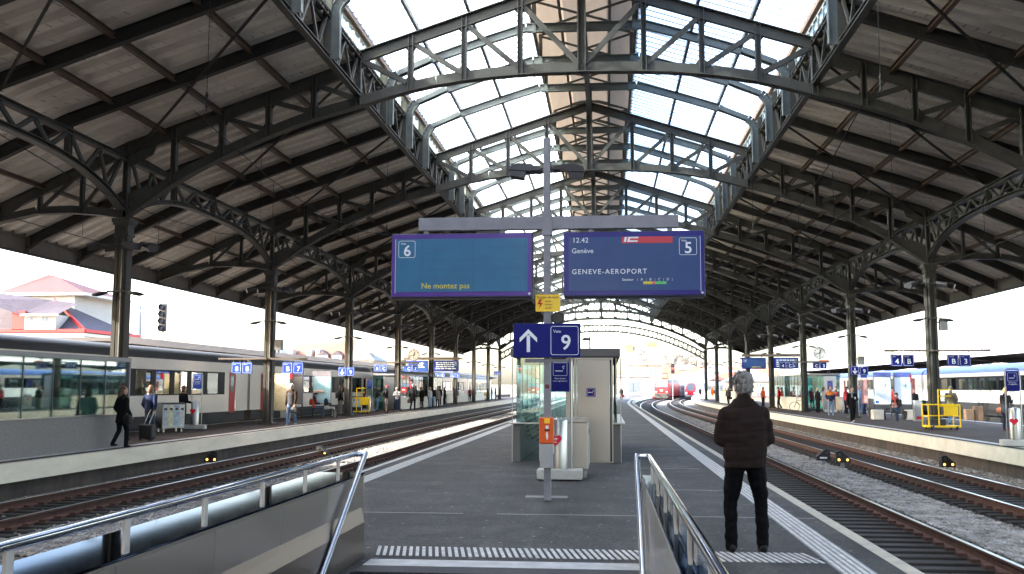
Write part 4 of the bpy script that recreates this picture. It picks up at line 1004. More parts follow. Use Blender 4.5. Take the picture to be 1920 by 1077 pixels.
def tilting():
    t = thing('tilting_train', 'white tilting train with red nose ring and two headlights on the far curve', 'train', (17.15, 209, -.55), -R(9))
    Wm = mat('train_white', (.30, .30, .33), .45); Rm = mat('nose_red', (.26, .005, .014), .35, coat=.3)
    base = [(-1.35, .35), (-1.42, 1.2), (-1.36, 2.4), (-1.1, 3.3), (-.6, 3.75), (.6, 3.75), (1.1, 3.3), (1.36, 2.4), (1.42, 1.2), (1.35, .35)]
    def ring(y, sx, zt, zb): return [(p*sx, y, zb+(z-.35)*(zt-zb)/3.4) for p, z in base]
    MB().loft([ring(-.1, .55, 1.6, .55), ring(.1, .78, 2.0, .42), ring(.6, .90, 2.7, .35), ring(1.4, .97, 3.3, .35), ring(2.6, 1, 3.75, .35), ring(25, 1, 3.75, .35)]).build('body', Wm, t, True)
    # red face panel with its dark windscreen
    FY = [(.3, -.1), (1.6, -.1), (2.0, .1), (2.7, .6), (3.3, 1.4), (3.75, 2.6)]
    def face(w0, w1, za, zc, d, m, n):
        b = MB(); A = []; C_ = []
        for k in range(28):
            a = 2*pi*k/28; u, v = cos(a), sin(a); u = math.copysign(abs(u)**.7, u); s = (v+1)/2; z = za+(zc-za)*s
            A.append((u*(w0+(w1-w0)*s), interp(FY, z)-d, z))
        rows = []
        for j in range(13):
            s = j/12; z = za+(zc-za)*s; hw = (w0+(w1-w0)*s)*max(.02, 1-abs(2*s-1)**3.5)**.5
            rows.append([(hw*(i/5-1), interp(FY, z)-d, z) for i in range(11)])
        for r0, r1 in zip(rows, rows[1:]): b.strip(r0, r1)
        for r0, r1 in zip(rows, rows[1:]): b.strip([(x, y+.12, z) for x, y, z in r0], [(x, y+.12, z) for x, y, z in r1])
        b.build(n, m, t)
    face(1.18, .95, .70, 3.42, .07, Rm, 'red_nose'); face(.86, .72, 1.62, 3.2, .10, DWIN, 'windscreen')
    b = MB(); b.bbox(-1.2, 1.2, -.25, .8, .0, .42, .1); b.build('skirt', UNDER, t)
    for s in (-1, 1): MB().lathe([(0, -.1), (.16, -.08), (.17, .1), (0, .1)], (s*.86, -.16, 1.2), 14, 'Y').build('headlight', mat('lit_headlight', (.9, .88, .8), .3, emit=(1, .95, .85), es=.5), t)
tilting()
train_tail('railway_coach', ['white coach coupled behind the tilting train head'], 17.15+25.5*sin(R(10)), 209+25.5*cos(R(10)), R(13), 1, GRC, mat('train_white'))
# ================================================================= platform lamps on the columns
ARM = MB(); ARM.bbox(-.36, .36, -.03, .03, -.03, .03, .006); ARMM = ARM.mesh('arm', LAMPM)
lh = MB()
lh.loft([[(x, .10*w_*cos(2*pi*k/12), z+.055*w_*sin(2*pi*k/12)*(1.5 if sin(2*pi*k/12) < 0 else .9)) for k in range(12)] for x, w_, z in ((.34, .35, .0), (.42, .75, .01), (.55, 1.0, .0), (.72, .95, -.01), (.84, .5, -.015))]); LHM = lh.mesh('lamp_head', LAMPM, True)
fld = MB(); fld.prism([(-.20, .06), (.22, .02), (.18, -.16), (-.10, -.18), (-.24, -.04)], 'X', -.20, .20); FLM = fld.mesh('lamp_head', LAMPM)
first = None
for s, side in ((-1, 'left'), (1, 'right')):
    for n in range(0 if s < 0 else 1, 9):
        ordn = ('nearest', 'second', 'third', 'fourth', 'fifth', 'sixth', 'seventh', 'eighth', 'ninth')[n if s < 0 else n-1]
        loc = (HX+s*14.45, TY(n), 4.62)
        lab = f'pair of small dark lamps on the {ordn} column of the {side} platform'
        if first is None:
            t = thing('platform_lamp', lab, 'lamp', loc, 0, 'twin lamps on the shed columns')
            o = bpy.data.objects.new('arm', ARMM); COL.objects.link(o); o.parent = t; o.location = (0, -.26, 0)
            for q_ in (1, -1):
                o = bpy.data.objects.new('lamp_head', LHM); COL.objects.link(o); o.parent = t; o.location = (0, -.26, 0); o.rotation_euler = (0, R(6), 0 if q_ > 0 else pi)
            first = t
        else: dup(first, loc, 0, lab)
first = None
for s, n in ((-1, 0), (-1, 1), (-1, 2), (-1, 3), (1, 1), (1, 2), (1, 3), (1, 4)):
    side = 'left' if s < 0 else 'right'; lab = f'cluster of four big floodlights under the capital of the {("nearest","second","third","fourth","fifth")[n if s<0 else n-1]} {side} column'
    loc = (HX+s*14.45, TY(n), 6.10)
    if first is None:
        t = thing('floodlight_cluster', lab, 'floodlight', loc, 0, 'floodlight clusters on the shed columns')
        MB().box(-.9, .9, -.29, -.24, -.03, .03).build('arm', LAMPM, t)
        for x, y, a in ((-.85, -.30, -18), (-.45, .05, -10), (.42, -.30, 12), (.85, .0, 20)):
            o = bpy.data.objects.new('lamp_head', FLM); COL.objects.link(o); o.parent = t; o.location = (x, y, 0); o.rotation_euler = (R(8), R(a), R(25 if x < 0 else -25))
        first = t
    else: dup(first, loc, 0, lab)
for s, n, z in ((1, 1, 4.35), (-1, 1, 3.55), (1, 2, 3.2), (-1, 3, 3.4)):
    side = 'left' if s < 0 else 'right'
    cbx = thing('junction_box', f'grey box fixed to the {("","second","third","fourth")[n] if s<0 else ("","nearest","second")[n]} column of the {side} platform', 'box', (HX+s*14.45+.46, TY(n)-.1, z))
    MB().bbox(-.16, .16, -.12, .12, -.24, .24, .012).build('case', mat('box_grey', (.13, .13, .13), .5), cbx); MB().tube([(-.22, 0, .1), (-.16, 0, .1)], .03, 6).build('bracket', DARKM, cbx)
# ================================================================= hanging signs
def sign_pair(a, b_, loc, label, first_big='l', w=.46, blue=BLUE, bar=True):
    t = thing('platform_sign', label, 'sign', loc, 0, 'blue number and sector signs over the platforms')
    for i, ch in enumerate((a, b_)):
        x = (-.5+i)*(w+.03)
        MB().bbox(x-w/2, x+w/2, -.04, .04, -w-.04, 0, .006).build('panel', blue, t)
        bb = MB(); frame_ring(bb, w-.06, w-.02, .03, .009, -.042, 0, x, -w/2-.02); bb.build('number_box', TXW, t)
        if ch == 'v':
            q = MB(); q.box(x-.022, x+.022, -.045, -.042, -.40, -.10); q.add([(x, -.045, -.44), (x-.12, -.045, -.31), (x-.12, -.045, -.25), (x, -.045, -.37), (x+.12, -.045, -.25), (x+.12, -.045, -.31)], [(0, 1, 2, 3), (0, 3, 4, 5)]); q.build('arrow', TXW, t)
        else:
            text(ch, (x+.02, -.043, -w/2-.07), .30, TXW, t, .012)
            text('Voie' if ch.isdigit() else 'Secteur', (x-w*.2 if ch.isdigit() else x-w*.14, -.043, -.09), .058, TXW, t, .003)
        for q in (-.15, .15): MB().box(x+q-.008, x+q+.008, -.01, .01, 0, .16).build('hanger', GALV, t)
    return t
def sign_bar(x0, x1, y, z, label):
    t = thing('sign_bracket', label, 'bracket', ((x0+x1)/2, y, z), 0, 'brackets carrying the platform signs')
    h = (x1-x0)/2; MB().bbox(-h, h, -.04, .04, -.04, .04, .005).build('bar', mat('bracket_brown', (.10, .08, .068), .5, noise=.1), t); MB().bbox(-.26, .26, -.27, .0, -.03, .03, .004).build('clamp', MATS['bracket_brown'], t)
yS = TY(1)-.30
sign_bar(-17.4, -13.3, yS, 2.92, 'brown bracket carrying the 8 B and B 7 signs'); sign_pair('8', 'B', (-16.3, yS, 2.76), 'blue 8 B signs left of the second left column', blue=BLUEL)
sign_pair('B', '7', (-13.95, yS, 2.76), 'blue B 7 signs right of the second left column', blue=BLUEL)
sign_bar(11.7, 16.0, yS, 3.24, 'brown bracket carrying the 4 B and B 3 signs'); sign_pair('4', 'B', (12.42, yS, 3.08), 'blue 4 B signs left of the nearest right column'); sign_pair('B', '3', (14.72, yS, 3.08), 'blue B 3 signs right of the nearest right column')
yS2 = TY(2)-.30
sign_pair('v', '9', (-15.2, yS2, 2.82), 'blue down arrow and 9 sign on the third left column', blue=BLUEL); sign_pair('v', '9', (14.05, yS2, 2.90), 'blue down arrow and 9 sign on the second right column')
for (pl, pr, Y) in (((715, 682), (774, 688), TY(3)),):
    a_ = gy(*pl, Y); sign_pair('8', 'C', (a_.x, Y-.3, 3.3), 'blue 8 C signs beside the fourth left column', blue=BLUEL); b_ = gy(*pr, Y); sign_pair('C', '7', (b_.x, Y-.3, 3.3), 'blue C 7 signs below the left clock', blue=BLUEL)
    sign_bar(a_.x-.6, b_.x+.6, Y-.3, 3.46, 'brown bracket carrying the 8 C and C 7 signs')
for (px_, py_, ch, Y, lab, bl_) in ((825, 704, '8C', TY(5), 'small far 8 C signs at the left platform end', BLUEL), (853, 704, 'C7', TY(5), 'small far C 7 signs at the left platform end', BLUEL), (1474, 685, '4C', TY(3), 'blue 4 C signs in front of the far departure board', BLUE), (1537, 685, 'C3', TY(3), 'blue C 3 signs below the right clock', BLUE), (1386, 708, '4C', TY(6), 'far 4 C signs just left of the grey haired head', BLUE), (933, 700, '8D', TY(7), 'tiny far 8 D signs near the left shed mouth', BLUEL)):
    v = gy(px_, py_, Y-.3); sign_pair(ch[0], ch[1], (v.x, v.y, v.z+.24), lab, blue=bl_)
def small_board(p0, p1, Y, label, rows, num, m=BLUE):
    a, c = gy(*p0, Y), gy(*p1, Y); W = c.x-a.x; Hh = a.z-c.z
    t = thing('departure_board', label, 'departure board', ((a.x+c.x)/2, Y, c.z), 0, 'small departure boards over the side platforms')
    MB().bbox(-W/2, W/2, -.1, .14, 0, Hh, .015).build('case', m, t); MB().bbox(-W/2+.08, W/2-.08, -.105, -.1, .08, Hh-.06, .002).build('screen', SCR5, t)
    b = MB(); r_ = random.Random(int(a.x*10))
    for i in range(rows):
        z = Hh-.24-i*.17; x = -W/2+.18
        while x < W/2-.55: q = r_.uniform(.12, .35); b.box(x, x+q, -.109, -.105, z, z+.07); x += q+.07
    if rows: b.build('text_rows', TXW, t)
    frm = MB(); frame_ring(frm, .30, .30, .03, .015, -.108, 0, W/2-.3 if num in '735' else -W/2+.3, Hh-.28); frm.build('number_box', TXW, t)
    text(num, (W/2-.29 if num in '735' else -W/2+.3, -.109, Hh-.30), .24, TXW, t, .01)
    for x in (-W/3, W/3): MB().box(x-.03, x+.03, -.02, .02, Hh, Hh+.2).build('hanger', GALV, t)
    return t, W, Hh
small_board((757, 677), (802, 697), TY(4)-.6, 'blue departure board behind the left clock with a red band', 3, '8', BLUEL)
small_board((814, 676), (860, 696), TY(4)-.6, 'blue departure board with white text for voie 7', 4, '7')
t, W, Hh = small_board((1391, 671), (1436, 692), TY(5)-.6, 'almost empty blue departure board for voie 4', 0, '4')
MB().box(-.2, W/2-.5, -.109, -.105, .16, .22).build('yellow_text', TXY, t)
small_board((1451, 671), (1497, 691), TY(4)-.6, 'blue departure board for voie 3 with red band, right side', 4, '3')
for x0, x1, Y, z, lab in ((757, 862, TY(4)-.6, 673, 'grey beam over the far left departure boards'), (1391, 1500, TY(4)-.4, 667, 'grey beam over the far right departure boards')):
    a, c = gy(x0, z, Y), gy(x1, z, Y); q = thing('gantry_beam', lab, 'beam', ((a.x+c.x)/2, Y, a.z)); MB().bbox(-(c.x-a.x)/2, (c.x-a.x)/2, -.08, .08, -.1, .12, .01).build('beam', MATS['bracket_brown'], q); MB().bbox(-.3, .3, .08, .3, -.05, .05, .01).build('clamp', MATS['bracket_brown'], q)
# ================================================================= clocks
def clock(loc, r, label, hang):
    t = thing('station_clock', label, 'clock', loc, 0, 'round white station clocks')
    MB().lathe([(0, .06), (r*.98, .06), (r, .04), (r, -.05), (r*.94, -.06), (r*.93, -.045), (0, -.045)], (0, 0, 0), 36, 'Y').build('case', mat('clock_rim', (.16, .16, .16), .4), t, True)
    MB().lathe([(0, -.05), (r*.93, -.05), (r*.93, -.046), (0, -.046)], (0, 0, 0), 36, 'Y').build('dial', mat('clock_dial', (.60, .60, .57), .5), t)
    for i in range(12):
        a = 2*pi*i/12; b = MB(); b.beam((r*.66*sin(a), -.054, r*.66*cos(a)), (r*.88*sin(a), -.054, r*.88*cos(a)), .006, r*.07, (cos(a), 0, -sin(a))); b.build('hour_mark', bk, t)
    for nm, a, l, w_ in (('hour_hand', 2*pi*(12.7/12), .55, .11), ('minute_hand', 2*pi*42/60, .82, .085)):
        b = MB(); b.beam((-r*.18*sin(a), -.06, -r*.18*cos(a)), (r*l*sin(a), -.06, r*l*cos(a)), .006, r*w_, (cos(a), 0, -sin(a))); b.build(nm, bk, t)
    a = pi*1.02; b = MB(); b.beam((0, -.066, 0), (r*.5*sin(a), -.066, r*.5*cos(a)), .004, r*.04, (1, 0, 0)); b.lathe([(0, -.004), (r*.09, -.004), (r*.09, 0), (0, 0)], (r*.5*sin(a), -.066, r*.5*cos(a)), 12, 'Y'); b.build('second_hand', RED, t)
    MB().tube([(0, 0, -r), (0, 0, -r-.45)] if not hang else [(0, 0, r), (0, 0, r+.4)], .025, 8).build('stem', DARKM, t)
v = gy(776, 666, TY(3)-.35); clock(v[:], .43, 'round white clock above the C 7 signs on the left platform', False)
v = gy(1536.5, 662, TY(3)-.35); clock(v[:], .42, 'round white clock above the C 3 signs on the right platform', False)
v = gy(1173.5, 700, 160); clock(v[:], .42, 'small far clock beside the glazed shelter, at the shed mouth', False)
q = thing('clock_bracket', 'orange tipped bracket below the right clock', 'bracket', (gy(1520, 679, TY(3)).x, TY(3)-.35, gy(1520, 679, TY(3)).z)); MB().bbox(-1.3, 1.2, -.04, .04, -.05, .05, .006).build('bar', MATS['bracket_brown'], q); MB().bbox(.55, 1.15, -.06, .06, .05, .12, .006).build('indicator', ORANGE, q)
q = thing('clock_bracket', 'orange tipped bracket below the left clock', 'bracket', (gy(755, 681, TY(3)).x, TY(3)-.35, gy(755, 681, TY(3)).z)); MB().bbox(-1.2, 1.3, -.04, .04, -.05, .05, .006).build('bar', MATS['bracket_brown'], q)
# ================================================================= the town beyond
def faced(b, x0, x1, y0, y1, z0, z1, mi=0): return b.box(x0, x1, y0, y1, z0, z1, mi)
RENDER = mat('pale_render', (.30, .27, .235), .8, noise=.06, nscale=.6); WINM = mat('house_window', (.10, .12, .14), .15); FRAMEM = mat('window_frame', (.42, .40, .37), .6)
def tiles(name, c1, c2):
    m = mat(name, c1, .7, col2=c2, nscale=1.5); N, L, b = nodes(m); tc = [n for n in N if n.type == 'TEX_COORD'][0]
    wv = N.new('ShaderNodeTexWave'); wv.inputs['Scale'].default_value = 1.2; wv.bands_direction = 'X'; L.new(tc.outputs['Object'], wv.inputs['Vector'])
    bp = N.new('ShaderNodeBump'); bp.inputs['Strength'].default_value = .8; bp.inputs['Distance'].default_value = .1; L.new(wv.outputs[0], bp.inputs['Height']); L.new(bp.outputs[0], b.inputs['Normal']); return m
TILEG = tiles('grey_roof_tiles', (.06, .045, .056), (.03, .024, .03)); TILEO = tiles('orange_roof_tiles', (.24, .085, .05), (.16, .06, .04)); REDM = mat('red_roof_trim', (.33, .014, .013), .5)
def window(par, x, y, z, w_, h_, nx=(0, -1), n=2):
    # a window on a wall facing nx; thin frame with panes a little inside
    f = MB(); p = MB(); t = .09
    if nx[1]:
        f.box(x-w_/2, x+w_/2, y-.06, y+.02, z, z+h_); 
        o = f.build('window', FRAMEM, par)
        for i in range(n): a = x-w_/2+t+(w_-t)/n*i; p.box(a, a+(w_-t)/n-t, y-.075, y-.061, z+t, z+h_-t)
    else:
        s = nx[0]; f.box(min(x-s*.02, x+s*.06), max(x-s*.02, x+s*.06), y-w_/2, y+w_/2, z, z+h_); o = f.build('window', FRAMEM, par)
        for i in range(n): a = y-w_/2+t+(w_-t)/n*i; p.box(min(x+s*.061, x+s*.075), max(x+s*.061, x+s*.075), a, a+(w_-t)/n-t, z+t, z+h_-t)
    p.build('pane', WINM, o); return o
# white house with the red trimmed dormer roofs, left (its wall runs on out of the picture)
wh = thing('apartment_house', 'white house with grey tiled roof and bright red trim at the left edge', 'house', (-84, 150, -1))
L0 = wh.location
def hp(n, b, m, par=None):
    o = b.build(n, m, par or wh)
    if par is None: o.location = -Vector(L0)
    return o
cL = gy(160, 610, 150).x; cA = gy(0, 610, 150).x
hp('wall', MB().box(cA-40, cL-.3, 150, 168, -1, 9.6), RENDER)
hp('cornice', MB().box(cA-40.3, cL+.1, 149.6, 168.4, 9.6, 10.1).box(cA-40.2, cL-.1, 149.8, 168.2, 9.1, 9.5), FRAMEM)
b = MB(); X0, X1 = cA-40.3, cL+.3
b.add([(X0, 149.5, 10.3), (X1, 149.5, 10.3), (X1-10.5, 158, 16.2), (X0, 158, 16.2), (X1, 168.5, 10.3), (X0, 168.5, 10.3)], [(0, 1, 2, 3), (1, 4, 2), (3, 2, 4, 5), (0, 3, 5)])
hp('roof', b, TILEG)
b = MB(); b.beam((X0, 149.45, 10.45), (X1, 149.45, 10.45), .3, .5); b.beam((X1, 149.45, 10.45), (X1-10.5, 158, 16.3), .35, .45); b.beam((X1+.05, 149.5, 10.45), (X1+.05, 168, 10.45), .3, .5)
hp('red_trim', b, REDM)
for (pa, pb) in (((95, 598), (200, 0)),):
    a0 = gy(45, 600, 149).x; a1 = gy(103, 600, 149).x
    d = MB().box(a0, a1, 149.2, 156, 10.6, 13.0); dd = hp('dormer', d, RENDER)
    b = MB(); b.add([(a0-.4, 148.6, 13.0), (a1+.7, 148.6, 13.0), (a1-.6, 157, 15.4), (a0-.4, 157, 16.0), (a0-9, 148.6, 15.6), (a0-9, 157, 17.2)], [(0, 1, 2, 3), (4, 0, 3, 5)]); c = b.build('dormer_roof', TILEG, dd)
    MB().box(a0-.4, a1+.7, 148.5, 148.75, 12.75, 13.05).build('gutter', FRAMEM, dd); MB().box(a0-2.2, a0-.05, 149.3, 150, 10.6, 13.6).build('red_cheek', REDM, dd)
    for xx in (gy(54, 600, 149).x, gy(83, 600, 149).x): window(dd, xx, 149.2, 11.1, 1.35, 1.6)
for k in range(9): window(wh, cA-2-3.2*k-L0.x, 150-L0.y, 5.6, 1.3, 2.0)
tw = MB().box(gy(58, 560, 162).x, gy(158, 560, 162).x-.6, 160, 176, 9, 17.4); hp('tower_wall', tw, RENDER)
b = MB(); a0, a1 = gy(40, 560, 160).x, gy(160, 560, 160).x
b.add([(a0-4, 159.5, 17.5), (a1, 159.5, 17.5), (a1-10, 168, 21.3), (a0, 168, 21.6), (a1, 176, 17.5), (a0, 176, 17.5)], [(0, 1, 2, 3), (1, 4, 2), (3, 2, 4, 5)])
hp('tower_roof', b, tiles('red_roman_tiles', (.13, .035, .032), (.055, .03, .03)))
hp('tower_cornice', MB().box(a0-2, a1+.2, 159.3, 176, 17.05, 17.5), FRAMEM)
# unseen building added nearer the viewer to throw shade over the first tracks
shade_block = thing('apartment_house', 'long white unseen building added beyond the left platforms to shade the near tracks', 'house', (-46, 10, -1))
MB().box(-12, 0, -75, 6, 0, 19).build('wall', RENDER, shade_block); MB().prism([(-12.6, 19), (.6, 19), (-6, 23)], 'Y', -75.5, 6.5).build('roof', TILEG, shade_block)
for k in range(12): 
    for z in (3, 7, 11, 15): window(shade_block, 0, 2-6*k, z, 1.3, 2.0, (1, 0))
# hotel with the orange roof
ho = thing('hotel', 'long building with a broad orange tiled roof and dormers between the left columns', 'building', (-95, 250, -1))
a0, a1 = gy(522, 660, 250).x+95, gy(704, 660, 250).x+95; e0 = gy(660, 660, 250).x+95
MB().box(a0, a1-.5, 0, 16, 0, 9.5).build('wall', RENDER, ho)
rf = MB(); rf.add([(a0-.5, -.5, 9.5), (e0, -.5, 9.5), (e0-1.2, 8, 15.2), (a0+2.8, 8, 13.8), (a0-.5, 16.5, 9.5), (e0, 16.5, 9.5)], [(0, 1, 2, 3), (4, 5, 2, 3)[::-1], (0, 3, 4)]); ro = rf.build('roof', TILEO, ho)
rf = MB(); rf.add([(e0, -.6, 9.5), (a1, -.6, 9.5), (a1-2.6, 1.5, 12.0), (e0-1.1, 8, 15.1), (a1, 16.5, 9.5), (e0, 16.5, 9.5)], [(0, 1, 2, 3), (1, 4, 2), (2, 4, 5, 3)]); rg = rf.build('mansard', mat('slate_mansard', (.12, .12, .11), .6, noise=.2, nscale=.8), ho)
for px_ in (545, 580, 596):
    x = gy(px_, 660, 250).x+95; MB().box(x-.55, x+.55, -.3, 4, 10.3, 12.4).build('chimney', RENDER, ro)
for px_ in (606, 632):
    x = gy(px_, 660, 250).x+95; d = MB().box(x-1.2, x+1.2, -.4, 3, 9.7, 10.9).build('dormer', FRAMEM, ro); MB().prism([(x-1.5, 10.9), (x+1.5, 10.9), (x, 12.0)], 'Y', -.6, 4).build('dormer_roof', TILEG, d); MB().box(x-.8, x+.8, -.45, -.41, 9.9, 10.7).build('pane', WINM, d)
for px_ in (672, 683): window(rg, gy(px_, 660, 250).x+95, -.7, 9.9, .9, 1.1)
x = gy(693, 650, 250).x+95; MB().box(x-.4, x+.4, 4, 5, 10, 13.5).build('chimney', RENDER, rg)
for k in range(8): window(ho, a0+2+k*2.6, 0, 5.5, 1.2, 1.9)
gb = thing('office_block', 'blue grey flat roofed block left of the orange roofed building', 'building', (gy(512, 650, 255).x, 255, -1))
MB().box(-2.2, 2.0, 0, 14, 0, 14.6).build('wall', mat('blue_grey_cladding', (.42, .47, .53), .5, noise=.1), gb)
for k in range(4): MB().box(-1.7+k*.95, -1.0+k*.95, -.05, 0, 11.6, 14.0).build('window', DWIN, gb)
ch_ = thing('steel_chimney', 'tall double steel chimney rising above the left canopy', 'chimney', (gy(264, 600, 170).x, 170, -1))
for dx in (-.28, .28): MB().lathe([(.26, 0), (.26, gy(264, 573, 170).z+1), (.2, gy(264, 573, 170).z+1.1)], (dx, 0, 0), 14).build('flue', SSTEEL, ch_, True)
# platform canopies on both sides
def canopy(label, x0, x1, y0, y1, z, fascia, n, slope=0.):
    t = thing('platform_canopy', label, 'canopy', ((x0+x1)/2, y0, -.6), 0, 'low platform canopies outside the shed')
    w_ = (x1-x0)/2; zz = z+.6
    MB().add([(-w_, 0, zz), (w_, 0, zz+slope), (w_, y1-y0, zz+slope), (-w_, y1-y0, zz), (-w_, 0, zz+.18), (w_, 0, zz+.18+slope), (w_, y1-y0, zz+.18+slope), (-w_, y1-y0, zz+.18)], [(0, 1, 2, 3), (7, 6, 5, 4), (0, 4, 5, 1), (1, 5, 6, 2), (2, 6, 7, 3), (3, 7, 4, 0)]).build('roof', mat('canopy_soffit', (.06, .054, .05), .7, noise=.15), t)
    for s in (-1, 1):
        MB().box(s*w_-.04, s*w_+.04, 0, y1-y0, zz-.10+slope*(s > 0), zz+.26+slope*(s > 0)).build('fascia', fascia, t)
    for i in range(n):
        y = 4+(y1-y0-8)*i/(n-1); MB().beam((0, y, 0), (0, y, zz), .25, .25).build('post', STEEL, t)
        MB().prism([(-w_+.3, zz-.01), (0, zz-.5), (w_-.3, zz+slope-.01)], 'Y', y-.08, y+.08).build('bracket', STEEL, t)
        MB().box(w_-.02, w_+.02, y-.05, y+.05, zz-.35, zz+.1).build('downpipe', GALV, t)
    return t
struct(MB().box(-31, -25, -100, 260, -.9, 0).build('platform', [ASPHW]))
struct(MB().box(25.9, 36, -60, 235, -.9, 0).build('platform', [ASPHW]))
canopy('grey brown canopy with pale fascia behind the cream train', -31, -25.2, 50, 240, 4.05, mat('canopy_fascia', (.26, .235, .21), .6, noise=.08), 16)
canopy('black canopy with white fascia behind the blue roofed train', 26.6, 35, 20, 150, 4.05, mat('white_fascia', (.36, .36, .37), .6), 12)
# houses and blocks beyond the far end of the station
def house(label, x, y, w_, d, h, col, roofm, rh, style='hip', floors=3, bays=4, rot=0, mat_name=None, name='house'):
    t = thing(name, label, 'house', (x, y, -1), rot, 'houses beyond the end of the station')
    m = mat(mat_name or f'house_wall_{int(col[0]*100)}_{int(col[2]*100)}', col, .8, noise=.05, nscale=.4)
    MB().box(-w_/2, w_/2, 0, d, 0, h).build('wall', m, t)
    b = MB()
    if style == 'hip':
        q = min(w_, d)*.42; b.add([(-w_/2-.4, -.4, h), (w_/2+.4, -.4, h), (w_/2+.4, d+.4, h), (-w_/2-.4, d+.4, h), (-w_/2+q, d/2, h+rh), (w_/2-q, d/2, h+rh)], [(0, 1, 5, 4), (1, 2, 5), (2, 3, 4, 5), (3, 0, 4), (3, 2, 1, 0)])
    elif style == 'mansard':
        i = rh*.28; b.loft([[(-w_/2-.3, -.3, h), (w_/2+.3, -.3, h), (w_/2+.3, d+.3, h), (-w_/2-.3, d+.3, h)], [(-w_/2+i, i, h+rh), (w_/2-i, i, h+rh), (w_/2-i, d-i, h+rh), (-w_/2+i, d-i, h+rh)]])
    else: b.box(-w_/2-.2, w_/2+.2, -.2, d+.2, h, h+.4)
    r = b.build('roof', roofm, t)
    for f in range(floors):
        for k in range(bays):
            z = h*(f+.32)/floors; window(t, -w_/2+w_*(k+.5)/bays, 0, z, w_/bays*.42, h/floors*.5)
    return t, r
LIME = mat('limestone_mansard', (.20, .17, .14), .7, noise=.1, nscale=.7); SLATE = mat('slate_roof', (.12, .125, .14), .6, noise=.12)
v = gy(1208, 745, 300); t, r = house('tall corner house with pale mansard roof and orange chimney beyond the shed mouth', v.x, 300, 10.6, 13, 9.4, (.20, .165, .135), LIME, 5.6, 'mansard', 2, 2)
q = 10.6/2; MB().box(-q-.2, -q+2.1, 1, 4, 8.5, 15.6).build('chimney', mat('orange_brick', (.34, .15, .08), .8, noise=.15), r)
MB().box(1.3, 4.2, 6, 7.5, 14.8, 16.6).build('chimney', MATS['orange_brick'], r); MB().add([(4.95, -.1, 9.6), (5.6, -.1, 9.6), (5.5, 11, 9.6), (3.6, 1.2, 15.05), (3.6, 10, 15.05)], [(0, 1, 3), (1, 2, 4, 3)]).build('slate_flank', SLATE, r)
for f in range(2): window(r, -1.0, -.15+f*.9, 10+f*2.6, 1.3, 2.0)
v = gy(1192, 745, 235); pv, pr = house('low pale shed with grey gate left of the red locomotive', v.x-.5, 235, 8, 14, 5.2, (.23, .215, .195), SLATE, .4, 'flat', 1, 1)
g = MB().box(-3.3, .8, -.06, 0, 0, 3.9).build('gate', mat('grey_gate', (.34, .32, .30), .6, noise=.1), pv)
b = MB(); [b.box(-3.1+i*.33, -3.0+i*.33, -.08, -.06, .1, 1.3) for i in range(12)]; b.build('gate_bars', DARKM, g)
rg_ = random.Random(5)
cols = [(.22, .185, .15), (.21, .145, .115), (.23, .215, .19), (.20, .175, .145), (.22, .135, .095)]
n_ = 0
adj = ('cream', 'rosy', 'white', 'sand coloured', 'terracotta')
spots = [(1262, 640, 520), (1288, 680, 470), (1316, 684, 430), (1345, 682, 400), (1375, 684, 450), (1405, 688, 400), (1432, 690, 420), (1330, 702, 330), (1372, 704, 330), (1410, 704, 320), (1275, 700, 360), (1302, 704, 340), (1456, 706, 340), (1490, 708, 330), (1252, 684, 430)]
spots = [s for s in spots if not (s[0] == 1262)]
for i, (px_, py_, Y) in enumerate(spots):
    v = gy(px_, py_, Y); ci = i % 5; base = max(-1, (Y-340)*.035)
    hgt = max(5, v.z-base-3); w_ = rg_.uniform(11, 17)
    up = Y >= 400; row = sorted(p for p, _, q_ in spots if (q_ >= 400) == up)
    t, r = house(f'{adj[ci]} house, {"orange tiled" if i % 2 else "grey slate"} roof, {("first", "second", "third", "fourth", "fifth", "sixth", "seventh", "eighth")[row.index(px_)]} from left in the {"upper hillside row" if up else "lower row"}', v.x, Y, w_, 12, hgt+3-2.5, cols[ci], TILEO if i % 2 else SLATE, 2.6, 'hip', max(2, int(hgt/3)), 4)
    t.location.z = base-1
# hill behind the town
hb = MB(); NX, NY = 40, 16; P = []
for j in range(NY+1):
    for i in range(NX+1):
        x = -60+i*10; y = 330+j*24; t_ = j/NY; h = 24*t_**.8*max(0., 1-max(0., (x-110)/140.)**1.5)*min(1, max(0, (x-25)/60.))+2.5*sin(x*.05+j)+2*sin(x*.021+2); P.append((x, y, -1.2+max(0, h) if j else -1.2))
hb.add(P, [(j*(NX+1)+i, j*(NX+1)+i+1, (j+1)*(NX+1)+i+1, (j+1)*(NX+1)+i) for j in range(NY) for i in range(NX)])
struct(hb.build('hill', mat('wooded_hill', (.12, .12, .10), .9, col2=(.07, .072, .06), nscale=.05), smooth=True))
